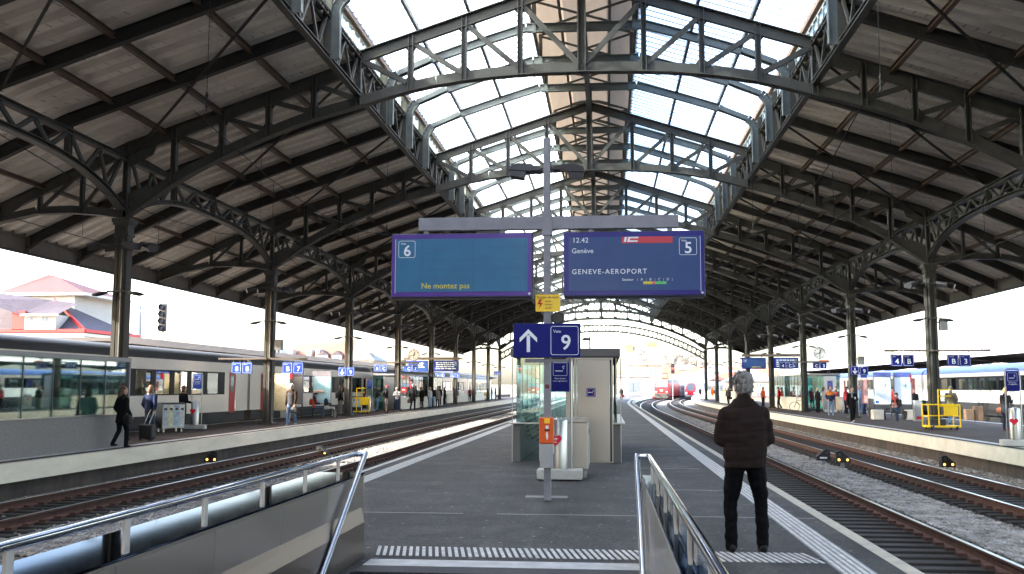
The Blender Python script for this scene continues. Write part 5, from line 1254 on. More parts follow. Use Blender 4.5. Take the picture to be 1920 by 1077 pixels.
# bare winter trees on the crest
BARK = mat('bark', (.11, .09, .08), .9); TWIG = mat('bare_twigs', (.15, .135, .125), .9)
def tree(label, x, y, z, h, seed):
    r_ = random.Random(seed); t = thing('tree', label, 'tree', (x, y, z), 0, 'bare trees on the hill')
    b = MB(); b.tube([(0, 0, -1.5), (r_.uniform(-.2, .2), 0, h*.3), (r_.uniform(-.3, .3), 0, h*.62)], [h*.035, h*.026, h*.012], 7)
    tips = []
    for i in range(11):
        a = r_.uniform(0, 2*pi); z0 = h*r_.uniform(.25, .55); l = h*r_.uniform(.25, .42); e = (l*cos(a)*.8, l*sin(a)*.8, z0+l*r_.uniform(.5, 1.0)); b.tube([(0, 0, z0), tuple(c*.5 for c in e[:2])+((z0+e[2])/2+.1*h*.1,), e], [h*.014, h*.009, h*.004], 5); tips.append(e); tips.append(tuple(c*.6 for c in e[:2])+((z0+e[2]*1.4)/2.3,))
    b.build('trunk', BARK, t)
    c = MB()
    for e in tips+[(0, 0, h*.7), (0, 0, h*.85)]:
        for k in range(34):
            d = Vector((r_.gauss(0, 1), r_.gauss(0, 1), r_.gauss(.35, .8))).normalized(); l = h*r_.uniform(.06, .17); p = Vector(e)+Vector((r_.gauss(0, 1), r_.gauss(0, 1), r_.gauss(0, 1)))*h*.035; s_ = d.orthogonal().normalized()*h*.0035; q_ = p+d*l
            c.add([p-s_, p+s_, q_], [(0, 1, 2)])
    c.build('crown', TWIG, t)
for i, (px_, py_, Y, h) in enumerate(((1258, 652, 560, 17), (1283, 648, 580, 17), (1305, 658, 540, 14), (1322, 662, 520, 12), (1398, 660, 520, 14), (1440, 664, 480, 11))):
    v = gy(px_, py_, Y); tree(('spreading bare tree on the crest right of the mansard house', 'tallest bare tree on the crest above the red locomotive', 'bare tree on the crest above the tilting train', 'small bare tree just left of the far columns', 'bare tree behind the far right columns', 'low bare tree seen under the right eave')[i], v.x, Y, v.z-h, h, i)
# faint tall windowed halls far off on the right
for i, (x0, x1, y0, Y) in enumerate(((1800, 1838, 636, 210), (1864, 1902, 630, 210), (1706, 1734, 652, 240))):
    a, c = gy(x0, y0, Y), gy(x1, y0, Y)
    t, r = house(('white block with long windows between the right sign brackets', 'white block with tall windows at the right edge of the sky', 'low pale block beside the nearest right column')[i], (a.x+c.x)/2, Y, c.x-a.x, 12, a.z+1, (.40, .39, .375), mat('red_brown_roof', (.33, .20, .18), .7), .5, 'flat', 3, 4, name='apartment_block')
# ================================================================= platform furniture
def stair_house(label, x0, x1, y0, y1, wall, cat='stair enclosure', front=True, name='glazed_enclosure', hz=.88, ht=2.36):
    t = thing(name, label, cat, ((x0+x1)/2, y0, 0), 0, 'glazed enclosures on the side platforms')
    w_ = (x1-x0)/2; L = y1-y0
    for s in (-1, 1):
        MB().bbox(s*w_-.07, s*w_+.07, 0, L, 0, hz, .008).build('side_wall', wall, t)
        MB().box(s*w_-.05, s*w_+.09, -.02, L+.02, hz, hz+.03).build('ledge', SSTEEL, t)
        MB().box(s*w_-.008, s*w_+.008, 0, L, hz+.03, ht).build('side_glass', GLASSG, t)
        n = max(2, int(L/1.25)); b = MB()
        for i in range(n+1): y = L*i/n; MB().box(s*w_-.02, s*w_+.02, max(0, y-.015), min(L, y+.015), hz+.03, ht).build('mullion', MATS['dark_mullion'], t)
    MB().bbox(-w_-.08, w_+.08, -.05, L+.05, ht, ht+.12, .01).build('roof', mat('enclosure_roof', (.24, .235, .23), .5, noise=.08), t)
    if front: MB().box(-w_+.05, w_-.05, L-.02, L, hz if front == 2 else .03, ht).build('end_glass', GLASSG, t)
    return t
gw = mat('grey_granite_wall', (.22, .205, .19), .7, col2=(.15, .14, .13), nscale=30, detail=3)
e1 = stair_house('long glazed enclosure on a grey granite wall at the left edge', -17.0, -13.72, 12, 27.6, gw)
MB().bbox(1.62, 1.70, 15.58, 15.66, 0, 2.36, .004).build('corner_post', GALV, e1)
e2 = stair_house('glazed enclosure with steel door on the left platform under the clock', -17.4, -15.4, 73.5, 93, CONCW, front=0, ht=2.55)
MB().bbox(-.2, .8, -.05, .0, .02, 2.45, .01).build('steel_door', SSTEEL, e2); MB().box(-.85, -.22, -.02, 0, .02, 2.5).build('front_glass', glass('teal_glass', (.35, .75, .72), .15), e2)
vL = gz(1325, 768); e3 = stair_house('glazed enclosure with teal end glass and steel door behind the cyclist', 14.4, 16.9, 75, 88, CONC, front=0, hz=.97, ht=2.62)
MB().box(-1.2, .06, -.03, -.01, .03, 2.6).build('front_glass', MATS['teal_glass'], e3); MB().bbox(.12, 1.0, -.06, 0, .02, 2.55, .01).build('steel_door', SSTEEL, e3)
# low walls of further stairs
def low_wall(label, x0, x1, y0, y1, h=1.0):
    t = thing('concrete_wall', label, 'wall', ((x0+x1)/2, y0, 0), 0, 'low concrete walls round far stairs'); w_ = (x1-x0)/2
    MB().bbox(-w_, w_, 0, y1-y0, 0, h, .01).build('wall', CONCW, t); MB().tube([(-w_+.05, 0, h), (-w_+.05, 0, h+.25), (-w_+.05, y1-y0, h+.25)], .025, 6).build('rail', GALV, t)
low_wall('low pale concrete wall behind the far group on the left platform', -17.0, -16.7, 104, 150)
low_wall('low concrete wall far along the right platform beside the orange workers', 15.6, 16.6, 158, 178, 1.2)
low_wall('pale concrete wall behind the grey suited walker on the right platform', 13.0, 13.6, 104, 118, 1.3)
# smoking points, recycling stations
def at(px, py, z=0.): return gz(px, py, z)
def sdup(first, px, py, rz, label): v = at(px, py); return dup(first, v[:], rz, label)
for src, t_ in ((smk, None),):
    for px, py, rz, lab in ((366, 806, R(10), 'smoking point with bright blue sign behind the woman with the suitcase'), (692, 772, R(10), 'smoking point beside the man reading his phone on the left platform'), (1906, 838, R(-8), 'smoking point at the right edge beside the blonde woman'), (1558, 774, R(-8), 'smoking point beside the orange and navy jacket on the right platform')):
        d = sdup(smk, px, py, rz, lab)
        if px < 700:
            for c in kids(d):
                if c.name.startswith('panel'): 
                    c.data = c.data.copy(); c.data.materials[0] = BLUEL
for px, py, rz, lab in ((318, 810, R(-38), 'silver recycling station with printed side at the left platform, by the suitcase'), (664, 775, R(-30), 'silver recycling station behind the yellow lift trolley'), (1578, 773, R(-30), 'steel recycling station with red heart behind the walking woman in black')):
    d = sdup(rec, px, py, rz, lab)
hb_ = MB(); heart(hb_, 0, 0, .16, 0); v = at(1577, 771); hh = hb_.build('heart_sticker', RB, d); hh.rotation_euler.z = R(90); hh.location = (.0, 0, 0)
hh.location = (-.275, 0, .72)
# poster stands
def poster(label, px, py, w_, h, cols, scene_kind, z0=.75, Y=None):
    v = at(px, py); t = thing('poster_stand', label, 'poster', v[:], 0, 'poster stands on the platforms')
    MB().bbox(-w_/2-.05, w_/2+.05, -.06, .06, z0-.05, z0+h+.30, .01).build('frame', mat('poster_frame', (.20, .20, .22), .4, metal=.4), t)
    p = MB().box(-w_/2, w_/2, -.066, -.06, z0, z0+h).build('sheet', cols[0], t)
    MB().box(-w_/2, w_/2, -.066, -.06, z0+h+.04, z0+h+.26).build('header', cols[1], t)
    for x in (-w_/2-.02, w_/2+.02): MB().box(x-.03, x+.03, -.03, .03, 0, z0).build('leg', DARKM, t)
    return t, p, z0
SNOW = mat('ski_poster_print', (.62, .72, .80), .5, col2=(.80, .83, .85), nscale=1.6, stretch=(1, 1, .35), detail=7); PBEI = mat('plain_poster_print', (.40, .355, .31), .6, noise=.05, nscale=20); PTEA = mat('teal_poster_print', (.16, .42, .50), .5, col2=(.42, .56, .58), nscale=1.3); HDR = mat('poster_header_blue', (.10, .13, .38), .5, noise=.2, nscale=6)
for px, lab in ((1656, 'left ski poster of snowy slopes behind the seated man'), (1694, 'right ski poster of snowy slopes with a red tab, behind the seated man')):
    t, p, z0 = poster(lab, px, 782, .92, 1.55, (SNOW, HDR), 0)
    b = MB()
    for k in range(3): b.tube([(-.3+.15*k, -.068, z0+.05), (-.05+.1*k, -.068, z0+.55), (.0+.1*k, -.068, z0+1.0), (.2+.04*k, -.068, z0+1.4)], .008, 4)
    b.build('ski_tracks', mat('track_blue', (.30, .45, .62), .5), p); MB().add([(.10, -.068, z0+1.0), (.16, -.068, z0+1.0), (.20, -.068, z0+1.16), (.15, -.068, z0+1.16)], [(0, 1, 2, 3)]).build('skier', RED, p)
    MB().box(-.42, -.2, -.069, -.066, z0+.04, z0+.2).build('caption', BLUEL, p)
MB().box(.44, .52, -.07, -.06, 2.0, 2.45).build('red_tab', RED, t)
for px, lab, mm in ((548, 'plain beige poster stand behind the seated worker', PBEI), (603, 'teal poster of clasped hands behind the seated woman', PTEA)):
    t, p, z0 = poster(lab, px, 783, 1.05 if px == 548 else .95, 1.45, (mm, mat('dark_header', (.16, .15, .17), .5, noise=.3, nscale=9)), 0, .78)
    if px == 603:
        b = MB(); b.tube([(-.42, -.07, z0+.62), (-.15, -.075, z0+.66), (.05, -.075, z0+.62), (.16, -.07, z0+.60)], [.09, .075, .08, .03], 8); b.build('printed_hand', mat('printed_skin', (.58, .40, .32), .6), p)
v = at(528, 792); t = thing('info_pillar', 'tall steel framed panel with ochre print beside the white haired man', 'info board', v[:], 0)
for x in (-.45, .35): MB().tube([(x, 0, 0), (x, 0, 2.35)], .03, 8).build('post', SSTEEL, t)
MB().box(-.42, .32, -.02, .02, .55, 2.3).build('panel', mat('ochre_print', (.50, .38, .14), .6, col2=(.60, .55, .45), nscale=5), t); MB().bbox(.36, .50, -.06, .02, 2.05, 2.35, .01).build('red_tab', RED, t)
for px, lab in ((1605, 'narrow timetable frame left of the ski posters'), (1622, 'narrow timetable frame with red print, left of the ski posters')):
    v = at(px, 780); t = thing('timetable_frame', lab, 'info board', v[:], 0, 'timetable frames')
    b = MB(); b.tube([(-.19, 0, 0), (-.19, 0, 2.75), (-.15, 0, 2.82), (.15, 0, 2.82), (.19, 0, 2.75), (.19, 0, 0)], .022, 8); b.build('frame', SSTEEL, t)
    MB().box(-.17, .17, -.01, .01, .75, 2.2).build('sheet', mat('timetable_print_'+('a' if px == 1605 else 'b'), (.45, .60, .72) if px == 1605 else (.62, .50, .48), .5, col2=(.62, .66, .68) if px == 1605 else (.62, .12, .10), nscale=2.5), t); MB().box(-.17, .17, -.015, .015, 2.3, 2.75).build('header', BLUEL, t)
# benches: concrete blocks with a dark slatted seat
def bench(label, px, py, L, blocks, rz=0, back=False):
    v = at(px, py); t = thing('platform_bench', label, 'bench', v[:], rz, 'concrete and slat benches')
    for x in blocks: MB().bbox(x-.28, x+.28, -.28, .28, 0, .52, .015).build('concrete_block', CONC, t)
    for k in range(5): MB().bbox(-L/2, L/2, -.24+.10*k, -.16+.10*k, .42, .46, .006).build('slat', DARKM, t)
    for x in (-L/2+.2, L/2-.2): MB().bbox(x-.03, x+.03, -.2, .2, 0, .42, .006).build('leg', DARKM, t)
    return t
bench('dark slatted bench between two concrete blocks where the man in the beanie sits', 1676, 787, 1.4, (-.85, .92))
bench('low dark bench left of the concrete block on the right platform', 1642, 780, 1.15, ())
bench('bench of concrete and slats under the seated worker and woman', 590, 784, 2.6, (-1.55,))
# yellow lifting trolleys
def trolley(label, px, py, rz=0):
    v = at(px, py); t = thing('lift_trolley', label, 'trolley', v[:], rz, 'yellow wheelchair lift trolleys')
    MB().bbox(-.62, .62, -.42, .42, .10, .18, .01).build('deck', YEL, t)
    b = MB()
    for x in (-.6, -.2): b.tube([(x, -.4, .1), (x, -.4, 1.62 if x > -.5 else 1.0)], .03, 8)
    for z in (.95, 1.35, 1.6): b.tube([(-.2, -.4, z), (.30, -.4, z)], .025, 8)
    for x in (.62, -.6): b.tube([(x, .4, .1), (x, .4, 1.05)], .03, 8)
    b.tube([(-.6, -.4, 1.0), (-.6, .4, 1.0), (.62, .4, 1.0), (.62, -.4, 1.0), (-.2, -.4, 1.0)], .028, 8); b.tube([(-.6, -.4, .55), (-.6, .4, .55), (.62, .4, .55), (.62, -.4, .55)], .025, 8); b.tube([(.62, -.4, .1), (.62, -.4, 1.0)], .028, 8)
    b.build('rail_frame', YEL, t); MB().bbox(.0, .55, -.43, -.38, .58, .98, .01).build('side_plate', YEL, t); MB().bbox(-.5, .1, -.3, .3, .18, .42, .02).build('pump_box', DARKM, t)
    for x in (-.5, .5):
        for y in (-.36, .36): MB().lathe([(0, -.025), (.09, -.025), (.09, .025), (0, .025)], (x, y, .09), 14, 'X').build('wheel', BLACK, t)
    MB().bbox(-.46, -.40, -.46, -.43, .05, .22, .005).build('blue_lever', BLUEL, t); return t
tr = trolley('yellow lift trolley beside the olive parka on the right platform', 1765, 806)
for px, py, rz, lab in ((674, 776, R(15), 'yellow lift trolley behind the third left column'), (904, 750, 0, 'small far yellow lift trolley on the left platform')): d = sdup(tr, px, py, rz, lab)
v = at(1722, 790); t = thing('grey_cabinet', 'tall slanted grey cabinet beside the yellow trolley', 'cabinet', v[:]); MB().prism([(-.2, 0), (.22, 0), (.16, 1.05), (-.2, 1.05)], 'Y', -.2, .2).build('case', mat('cabinet_grey', (.25, .25, .25), .5, noise=.06), t); MB().box(-.15, .1, -.215, -.2, .1, .25).build('warning_label', RED, t)
for px, h, lab in ((1818, .75, 'shorter timber stump on the tracks in front of the blue roofed train'), (1835, .9, 'taller timber stump beside the track behind the olive parka')):
    v = at(px, 806, -.55); t = thing('timber_post', lab, 'post', v[:], 0, 'timber stumps'); MB().bbox(-.22, .22, -.2, .2, -.2, h+.55-.2, .02).build('stump', mat('weathered_timber', (.24, .145, .08), .8, col2=(.15, .095, .06), nscale=5, stretch=(3, 3, .5)), t)
# dwarf shunting signals between the rails
LIT = mat('amber_lamp', (.9, .5, .1), .3, emit=(1, .42, .08), es=.35)
def dwarf(label, px, py, lit, rz, flip, hp=.04, z=-.78):
    v = at(px, py, z); t = thing('shunting_signal', label, 'signal', v[:], rz, 'dwarf shunting signals'); s = -1 if flip else 1; D = hp-.30
    MB().bbox(-.05, .05, -.05, .05, -.05, hp+.03, .005).build('post', GALV, t); MB().bbox(-.16, .16, -.14, .14, -.08, .02, .01).build('foot', CONC, t)
    MB().prism([(s*.22, .30+D), (s*-.20, .30+D), (s*-.20, .62+D), (s*-.06, .66+D), (s*.22, .42+D)], 'Y', -.10, .10).build('hood', BLACK, t)
    if lit:
        for x in (-.12, .13): MB().lathe([(0, -.02), (.034, -.02), (.038, 0), (0, 0)], (x, -.10, .385+D), 14, 'Y').build('lamp', LIT, t)
    else: MB().box(-.12, .10, -.104, -.10, .36+D, .41+D).build('plate', WHITE, t)
    MB().lathe([(0, -.02), (.035, -.02), (.04, 0), (0, 0)], (s*-.1, -.10, .54+D), 12, 'Y').build('dark_lens', DARKM, t)
dwarf('small lit shunting signal against the left platform wall', 397, 869, True, 0, True); dwarf('lit shunting signal in the sunlit ballast just above the left handrail end', 604, 857, True, R(-6), False)
dwarf('unlit black shunting signal with white plate right of the man', 1544, 873, False, 0, True, .16); dwarf('shunting signal with two amber lamps right of the man', 1580, 880, True, 0, False, .2); dwarf('small lit shunting signal against the right platform wall', 1776, 878, True, R(5), False, .03, -.78)
# colour light signals and the signal head over the left canopy
def light_signal(label, px, py0, py1, Y, n, lit=None, head=True):
    a, c = gy(px, py0, Y), gy(px, py1, Y); t = thing('railway_signal', label, 'signal', (a.x, Y, c.z), 0, 'colour light signals'); h = a.z-c.z; w_ = h/n*.55
    MB().bbox(-w_, w_, -.12, .12, 0, h, .03).build('head', DARKM, t)
    for i in range(n):
        z = h*(i+.5)/n; MB().lathe([(0, -.02), (w_*.55, -.02), (w_*.6, 0), (0, 0)], (0, -.12, z), 16, 'Y').build('lens', mat('red_lamp', (.9, .05, .03), .3, emit=(1, .05, .03), es=.5) if lit == i else mat('dark_lens', (.10, .10, .11), .15), t)
        MB().lathe([(w_*.72, -.22), (w_*.72, 0)], (0, -.12, z), 16, 'Y', cap=False).build('visor', BLACK, t)
    MB().tube([(0, .1, -c.z-.8), (0, .1, h+1.2)], .06, 8).build('post', GALV, t)
    b = MB(); b.box(-.7, .3, .0, .06, -.35, -.28); b.box(-.5, .5, -.3, .3, -.8, -.74); b.build('ladder_platform', GALV, t); return t
light_signal('dark four lamp signal head above the left canopy', 306, 570, 622, 60, 4)
light_signal('small signal showing red between the arriving trains', 1261, 682, 701, 190, 3, 1)
# catenary masts and wires
def mast(label, px, py0, Y, arms, name='catenary_mast'):
    v = gy(px, py0, Y); t = thing(name, label, 'mast', (v.x, Y, -.8), 0, 'catenary masts'); h = v.z+.8
    b = MB(); b.tube([(-.14, 0, 0), (-.10, 0, h)], .05, 6); b.tube([(.14, 0, 0), (.10, 0, h)], .05, 6)
    z = .4
    while z < h-.5: b.beam((-.12, 0, z), (.12, 0, z+.45), .04, .04, (0, 1, 0)); z += .5
    b.build('pole', GALV, t)
    for zf, x1 in arms: MB().tube([(0, 0, h*zf), (x1, 0, h*zf+.15)], .045, 6).build('arm', GALV, t)
mast('slim catenary mast in the sky right of the nearest right column', 1842, 560, 120, ((.98, 1.2), (.72, -1.5))); mast('lattice mast with pylon insulators above the right clock', 1552, 640, 130, ((.97, -2.2), (.85, -1.6)))
mast('pale mast above the red signal at the shed mouth', 1262, 636, 240, ((.6, -2), (.5, 3))); mast('catenary mast right of the glazed shelter beyond the shed', 1176, 660, 180, ((.7, 2.2), (.5, 2.0)))
wm = mat('wire', (.018, .018, .018), .8, spec=.03)
def wire(label, pts, r=.011):
    o = MB().tube([Vector(p) for p in pts], r, 5).build('overhead_wire', wm); return tag(o, label, 'wire', 'overhead wires in the shed')
DRM = MB().tube([(0, 0, 0), (0, 0, 1)], .006, 4).mesh('dropper', wm)
INM = MB().lathe([(0, 0), (.025, .02), (.014, .08), (.026, .12), (.014, .18), (.026, .22), (.014, .28), (0, .3)], (0, 0, 0), 8).mesh('insulator', wm)
for xt, nm, cv in ((4.37, 'above the polished rails beside the man', True), (8.42, 'above the rusty track by the right platform', True), (-6.72, 'above the track just left of the centre platform', False), (-10.75, 'above the track along the left platform wall', False)):
    f = off if cv else (lambda y: 0)
    t = thing('overhead_line', 'thin contact and carrier wires hanging '+nm, 'wire', (xt, TY(-1), 4.75), 0, 'overhead wires in the shed')
    for nmz, z in (('contact_wire', 0), ('carrier_wire', 1.55)):
        pts = []
        for n in range(-1, 14):
            for k in range(4):
                yy = TY(n)+DY*k/4; pts.append((f(yy)+.2*(-1)**n*(1-k/2), yy-TY(-1), z-(.55*(1-((k/4-.5)*2)**2) if z else 0)))
        MB().tube(pts, .009, 5).build(nmz, wm, t)
    for n in range(-1, 9):
        zz = interp(LOW, min(14.4, abs(xt-HX)))-6.3
        o = bpy.data.objects.new('hanger_rod', DRM); COL.objects.link(o); o.parent = t; o.location = (0, TY(n)-TY(-1), 1.55); o.scale = (1, 1, zz)
        o = bpy.data.objects.new('insulator', INM); COL.objects.link(o); o.parent = t; o.location = (0, TY(n)-TY(-1), 1.6)
        for k in (1, 2, 3):
            yy = TY(n)+DY*k/4; o = bpy.data.objects.new('dropper', DRM); COL.objects.link(o); o.parent = t; o.location = (f(yy), yy-TY(-1), 0); o.scale = (1, 1, 1.05)
for i, (x0, x1, z0, z1, Y) in enumerate(((-15.1, -7.6, 6.6, 5.2, TY(0)), (13.7, 6.3, 6.3, 5.1, TY(1)), (-15.1, -7.6, 6.6, 5.2, TY(1)), (13.7, 6.3, 6.3, 5.1, TY(2)))):
    wire(f'slack cross wire from the {("nearest left","nearest right","second left","second right")[i]} column', [(x0+(x1-x0)*k/8, Y+.2, z0+(z1-z0)*k/8-.25*sin(pi*k/8)) for k in range(9)], .007)
for i, (z, Y) in enumerate(((9.2, 175), (7.6, 175), (6.4, 190), (8.3, 205), (10.2, 205))): wire(f'cross span wire beyond the shed mouth, number {("one","two","three","four","five")[i]} from below'.replace(', number one from below', ' at the lower level').replace(', number two from below', ' just above the lower level').replace(', number three from below', ' lowest of all').replace(', number four from below', ' near the top').replace(', number five from below', ' topmost of all'), [(-2, Y, z), (16, Y, z-.3), (38, Y, z)], .03)
# the bicycle leaning at the enclosure
def bicycle(label, px, py, rz):
    v = at(px, py); t = thing('bicycle', label, 'bicycle', v[:], rz); r = .34
    for x in (-.52, .52):
        b = MB(); b.tube([(x+r*cos(2*pi*k/28), 0, r+r*sin(2*pi*k/28)) for k in range(28)], .02, 6, closed=True); wl = b.build('wheel', BLACK, t)
        s_ = MB(); [s_.tube([(x, 0, r), (x+r*cos(2*pi*k/14), 0, r+r*sin(2*pi*k/14))], .004, 4) for k in range(14)]; s_.lathe([(0, -.03), (.05, -.03), (.05, .03), (0, .03)], (x, 0, r), 10, 'Y'); s_.build('spokes', SSTEEL, wl)
    fr = mat('bike_frame', (.04, .05, .04), .35); A, B_, C_, D_, E_ = (-.52, 0, r), (-.10, 0, .30), (-.22, 0, .80), (.36, 0, .78), (.52, 0, r)
    b = MB(); [b.tube([p, q_], .018, 8) for p, q_ in ((A, B_), (A, C_), (B_, C_), (B_, (.38, 0, .70)), (C_, D_), ((.40, 0, .62), E_), ((.40, 0, .62), (.34, 0, .95)), (C_, (-.26, 0, .95)))]; b.build('frame', fr, t)
    MB().tube([(.30, -.28, 1.0), (.36, -.1, .97), (.36, .1, .97), (.30, .28, 1.0)], .015, 6).build('handlebar', DARKM, t); MB().bbox(-.40, -.14, -.06, .06, .94, .99, .02).build('saddle', BLACK, t)
    MB().lathe([(0, -.02), (.09, -.02), (.09, .02), (0, .02)], B_, 14, 'Y').build('crank', SSTEEL, t); b = MB(); b.tube([(-.10, -.06, .30), (-.02, -.08, .16)], .012, 5); b.tube([(-.10, .06, .30), (-.18, .08, .44)], .012, 5); b.build('pedal_arms', DARKM, t)
bicycle('black bicycle leaning beside the man in the white helmet', 1504, 772, R(172))
# ================================================================= people
SKIN = mat('skin', (.36, .22, .16), .55, spec=.4); SKIND = mat('tanned_skin', (.36, .22, .16), .55)
EYEM = mat('eye', (.03, .02, .02), .2); LIPM = mat('lips', (.42, .18, .16), .5)
_tmp = 0
def remesh(b, name, m, vox, parent, smooth=4, noise=None):
    me = b.mesh(name, m); o = bpy.data.objects.new('tmp', me); COL.objects.link(o)
    r = o.modifiers.new('r', 'REMESH'); r.mode = 'VOXEL'; r.voxel_size = vox; r.use_smooth_shade = True
    s = o.modifiers.new('s', 'SMOOTH'); s.factor = .5; s.iterations = smooth
    dg = bpy.context.evaluated_depsgraph_get(); me2 = bpy.data.meshes.new_from_object(o.evaluated_get(dg))
    bpy.data.objects.remove(o); bpy.data.meshes.remove(me); me2.name = name
    if not me2.materials: me2.materials.append(m)
    if noise:
        from mathutils import noise as nz
        for v in me2.vertices:
            p = v.co; v.co = p+v.normal*(nz.noise(Vector((p.x*noise[1], p.y*noise[1], p.z*noise[2])))*noise[0])
    me2.polygons.foreach_set('use_smooth', [True]*len(me2.polygons))
    o = bpy.data.objects.new(name, me2); COL.objects.link(o)
    if parent: o.parent = parent
    return o
def ell(b, c, r, n=10, m=8, rot=None):
    rings = []
    for i in range(1, m):
        a = pi*i/m; rings.append([Vector((r[0]*sin(a)*cos(2*pi*k/n), r[1]*sin(a)*sin(2*pi*k/n), r[2]*cos(a))) for k in range(n)])
    top, bot = Vector((0, 0, r[2])), Vector((0, 0, -r[2])); V = [p for q in rings for p in q]+[top, bot]; k_ = len(rings)
    if rot: V = [rot @ p for p in V]
    V = [p+Vector(c) for p in V]; Fs = [(i*n+j, i*n+(j+1) % n, (i+1)*n+(j+1) % n, (i+1)*n+j) for i in range(k_-1) for j in range(n)]
    Fs += [(k_*n, j, (j+1) % n)[::-1] for j in range(n)]+[(k_*n+1, (k_-1)*n+j, (k_-1)*n+(j+1) % n) for j in range(n)]
    b.add(V, Fs)
def cap(b, pts, rs, n=9):                                       # tapered limb with rounded ends
    b.tube(pts, rs, n); ell(b, pts[0], (rs[0],)*3, 8, 6); ell(b, pts[-1], (rs[-1],)*3, 8, 6)
def oval(b, secs, n=16):                                         # secs: (z, cx, cy, rx, ry)
    b.loft([[(cx+rx*cos(2*pi*k/n), cy_+ry*sin(2*pi*k/n), z) for k in range(n)] for z, cx, cy_, rx, ry in secs])
def person(label, loc, rz, H=1.72, pose='stand', top=(.03, .03, .035), bot=(.04, .05, .08), hair=(.06, .04, .03), skin=SKIN, shoes=(.02, .02, .02), toplen=.86, arms='down', head=0., turn=0., hairlen=0, hat=None, shorts=False, coat=False, skirt=False, build=1., vox=.02, step=.0, collar=True, scarf=None, vest=None, pattern=None, group='people on the platforms', noise=None, sit_h=.47, cross=False, band=None, puffy=0., bald=False, boxy=False, hv=1.):
    # faces +y in its own frame; rz = 0 looks away from the camera
    k = H/1.75; t = thing('person', label, 'person', loc, rz, group)
    cname = lambda c, s='': s+'_'.join(str(int(x*1000)) for x in c)
    def cm(c, s, r=.85, **kw):
        c = tuple(x*.72 for x in c); return mat('cloth_'+cname(c, s), c, r, noise=.14, nscale=14, bump=.25, bscale=30, spec=.07, **kw)
    V = lambda x, y, z: Vector((x*k, y*k, z*k))
    sit = pose == 'sit'; hz = .90 if not sit else sit_h/k+.07
    legs = []
    for s in (-1, 1):
        hip = V(s*.09, 0, hz)
        if sit:
            ka = V(s*(.12), .43, hz-.0); an = V(s*.13, .42+(.05 if s > 0 else -.02), .09)
            if cross and s > 0: ka = V(.02, .44, hz+.08); an = V(-.22, .52, hz-.12)
        elif pose == 'walk':
            f = step*s; ka = V(s*.085, .06+f*.75, .49); an = V(s*.08, f*1.35-(.10 if f < 0 else 0), .09+(.05 if f < 0 else 0))
        else:
            sp_ = .10+step*.5; ka = V(s*(sp_-.005), .025, .49); an = V(s*sp_, -.01+.03*s*step, .085)
        legs.append((hip, ka, an))
    lean = .03 if not sit else -.04
    ch, nk, hd = V(0, lean*.5, hz+.40), V(0, lean*.6+.0, hz+.575), V(0, lean+.02+.05*max(0, head), hz+.735-.02*head)
    sh = [V(s*(.178 if not boxy else .158)*build, lean*.5, hz+(.50 if not boxy else .475)) for s in (-1, 1)]
    A = {'down': ((.05, -.02, -.29), (.02, .05, -.24)), 'phone': ((.06, .03, -.28), (-.12, .22, .04)), 'front': ((.055, .02, -.285), (-.07, .22, -.03)), 'pocket': ((.07, -.06, -.27), (-.06, .14, -.17)), 'hold': ((.06, -.03, -.28), (.03, .12, -.20)), 'lap': ((.05, .08, -.26), (-.08, .22, -.03)), 'swing': ((.05, .08, -.27), (.0, .10, -.20)), 'back': ((.05, -.10, -.26), (.01, -.02, -.24)), 'pull': ((.08, -.10, -.26), (.05, -.10, -.20))}
    if isinstance(arms, str): arms = (arms, arms)
    armp = []
    for i, s in enumerate((-1, 1)):
        u, f = A[arms[i]]; e = sh[i]+V(s*u[0], u[1], u[2]); w_ = e+V(s*f[0], f[1], f[2]); armp.append((sh[i], e, w_))
    # ---- body (skin), one continuous surface
    b = MB(); Rt = Matrix.Rotation(turn, 3, 'Z') @ Matrix.Rotation(-head*.55, 3, 'X')
    P = lambda x, y, z: hd+Rt @ V(x, y, z)
    ell(b, P(0, .0, .02), (.076*k, .095*k, .105*k), 14, 10, Rt); ell(b, P(0, .025, -.055), (.058*k, .068*k, .065*k), 12, 8, Rt)
    ell(b, P(0, .10, -.01), (.014*k, .022*k, .024*k), 8, 6, Rt)
    for s in (-1, 1): ell(b, P(s*.084, -.005, -.01), (.014*k, .022*k, .036*k), 8, 6, Rt)
    cap(b, [nk-V(0, 0, .07), nk+V(0, .01, .03), hd-V(0, 0, .03)], [.06*k, .054*k, .056*k])
    oval(b, [(z*k, 0, y*k, rx*k*build, ry*k) for z, y, rx, ry in ((hz-.08, 0, .12, .085), (hz+.05, 0, .145, .095), (hz+.2, lean*.2, .13, .085), (hz+.4, lean*.5, .16, .10), (hz+.5, lean*.5, .14, .075), (hz+.56, lean*.6, .06, .05))])
    for (h_, e, w_) in armp: cap(b, [h_, e, w_], [.045*k, .036*k, .026*k])
    for hip, ka, an in legs: cap(b, [hip, ka, an-V(0, 0, .02)], [.075*k, .052*k, .036*k])
    vx = vox*.75; bo = remesh(b, 'body', skin, vx, t, 3)
    # hands: palm and five fingers closed a little, joined to the body mesh
    hbm = MB()
    for i, (h_, e, w_) in enumerate(armp):
        s = (-1, 1)[i]; d = (w_-e).normalized(); side = d.cross(Vector((0, 1, 0) if abs(d.y) < .8 else (0, 0, 1))).normalized(); nrm = side.cross(d)
        inward = Vector((-s, 0, 0)); pal = w_+d*.045*k; ell(hbm, pal, (.022*k, .034*k, .045*k), 8, 6, d.to_track_quat('Z', 'Y').to_matrix())
        for q_ in range(4):
            base = w_+d*.08*k+side*(q_-1.5)*.017*k; l = (.062, .072, .068, .052)[q_]*k; m1 = base+d*l*.55+inward*.008*k; m2 = base+d*l*.85+inward*.035*k
            hbm.tube([base-d*.02*k, m1, m2], [.0085*k, .008*k, .006*k], 6)
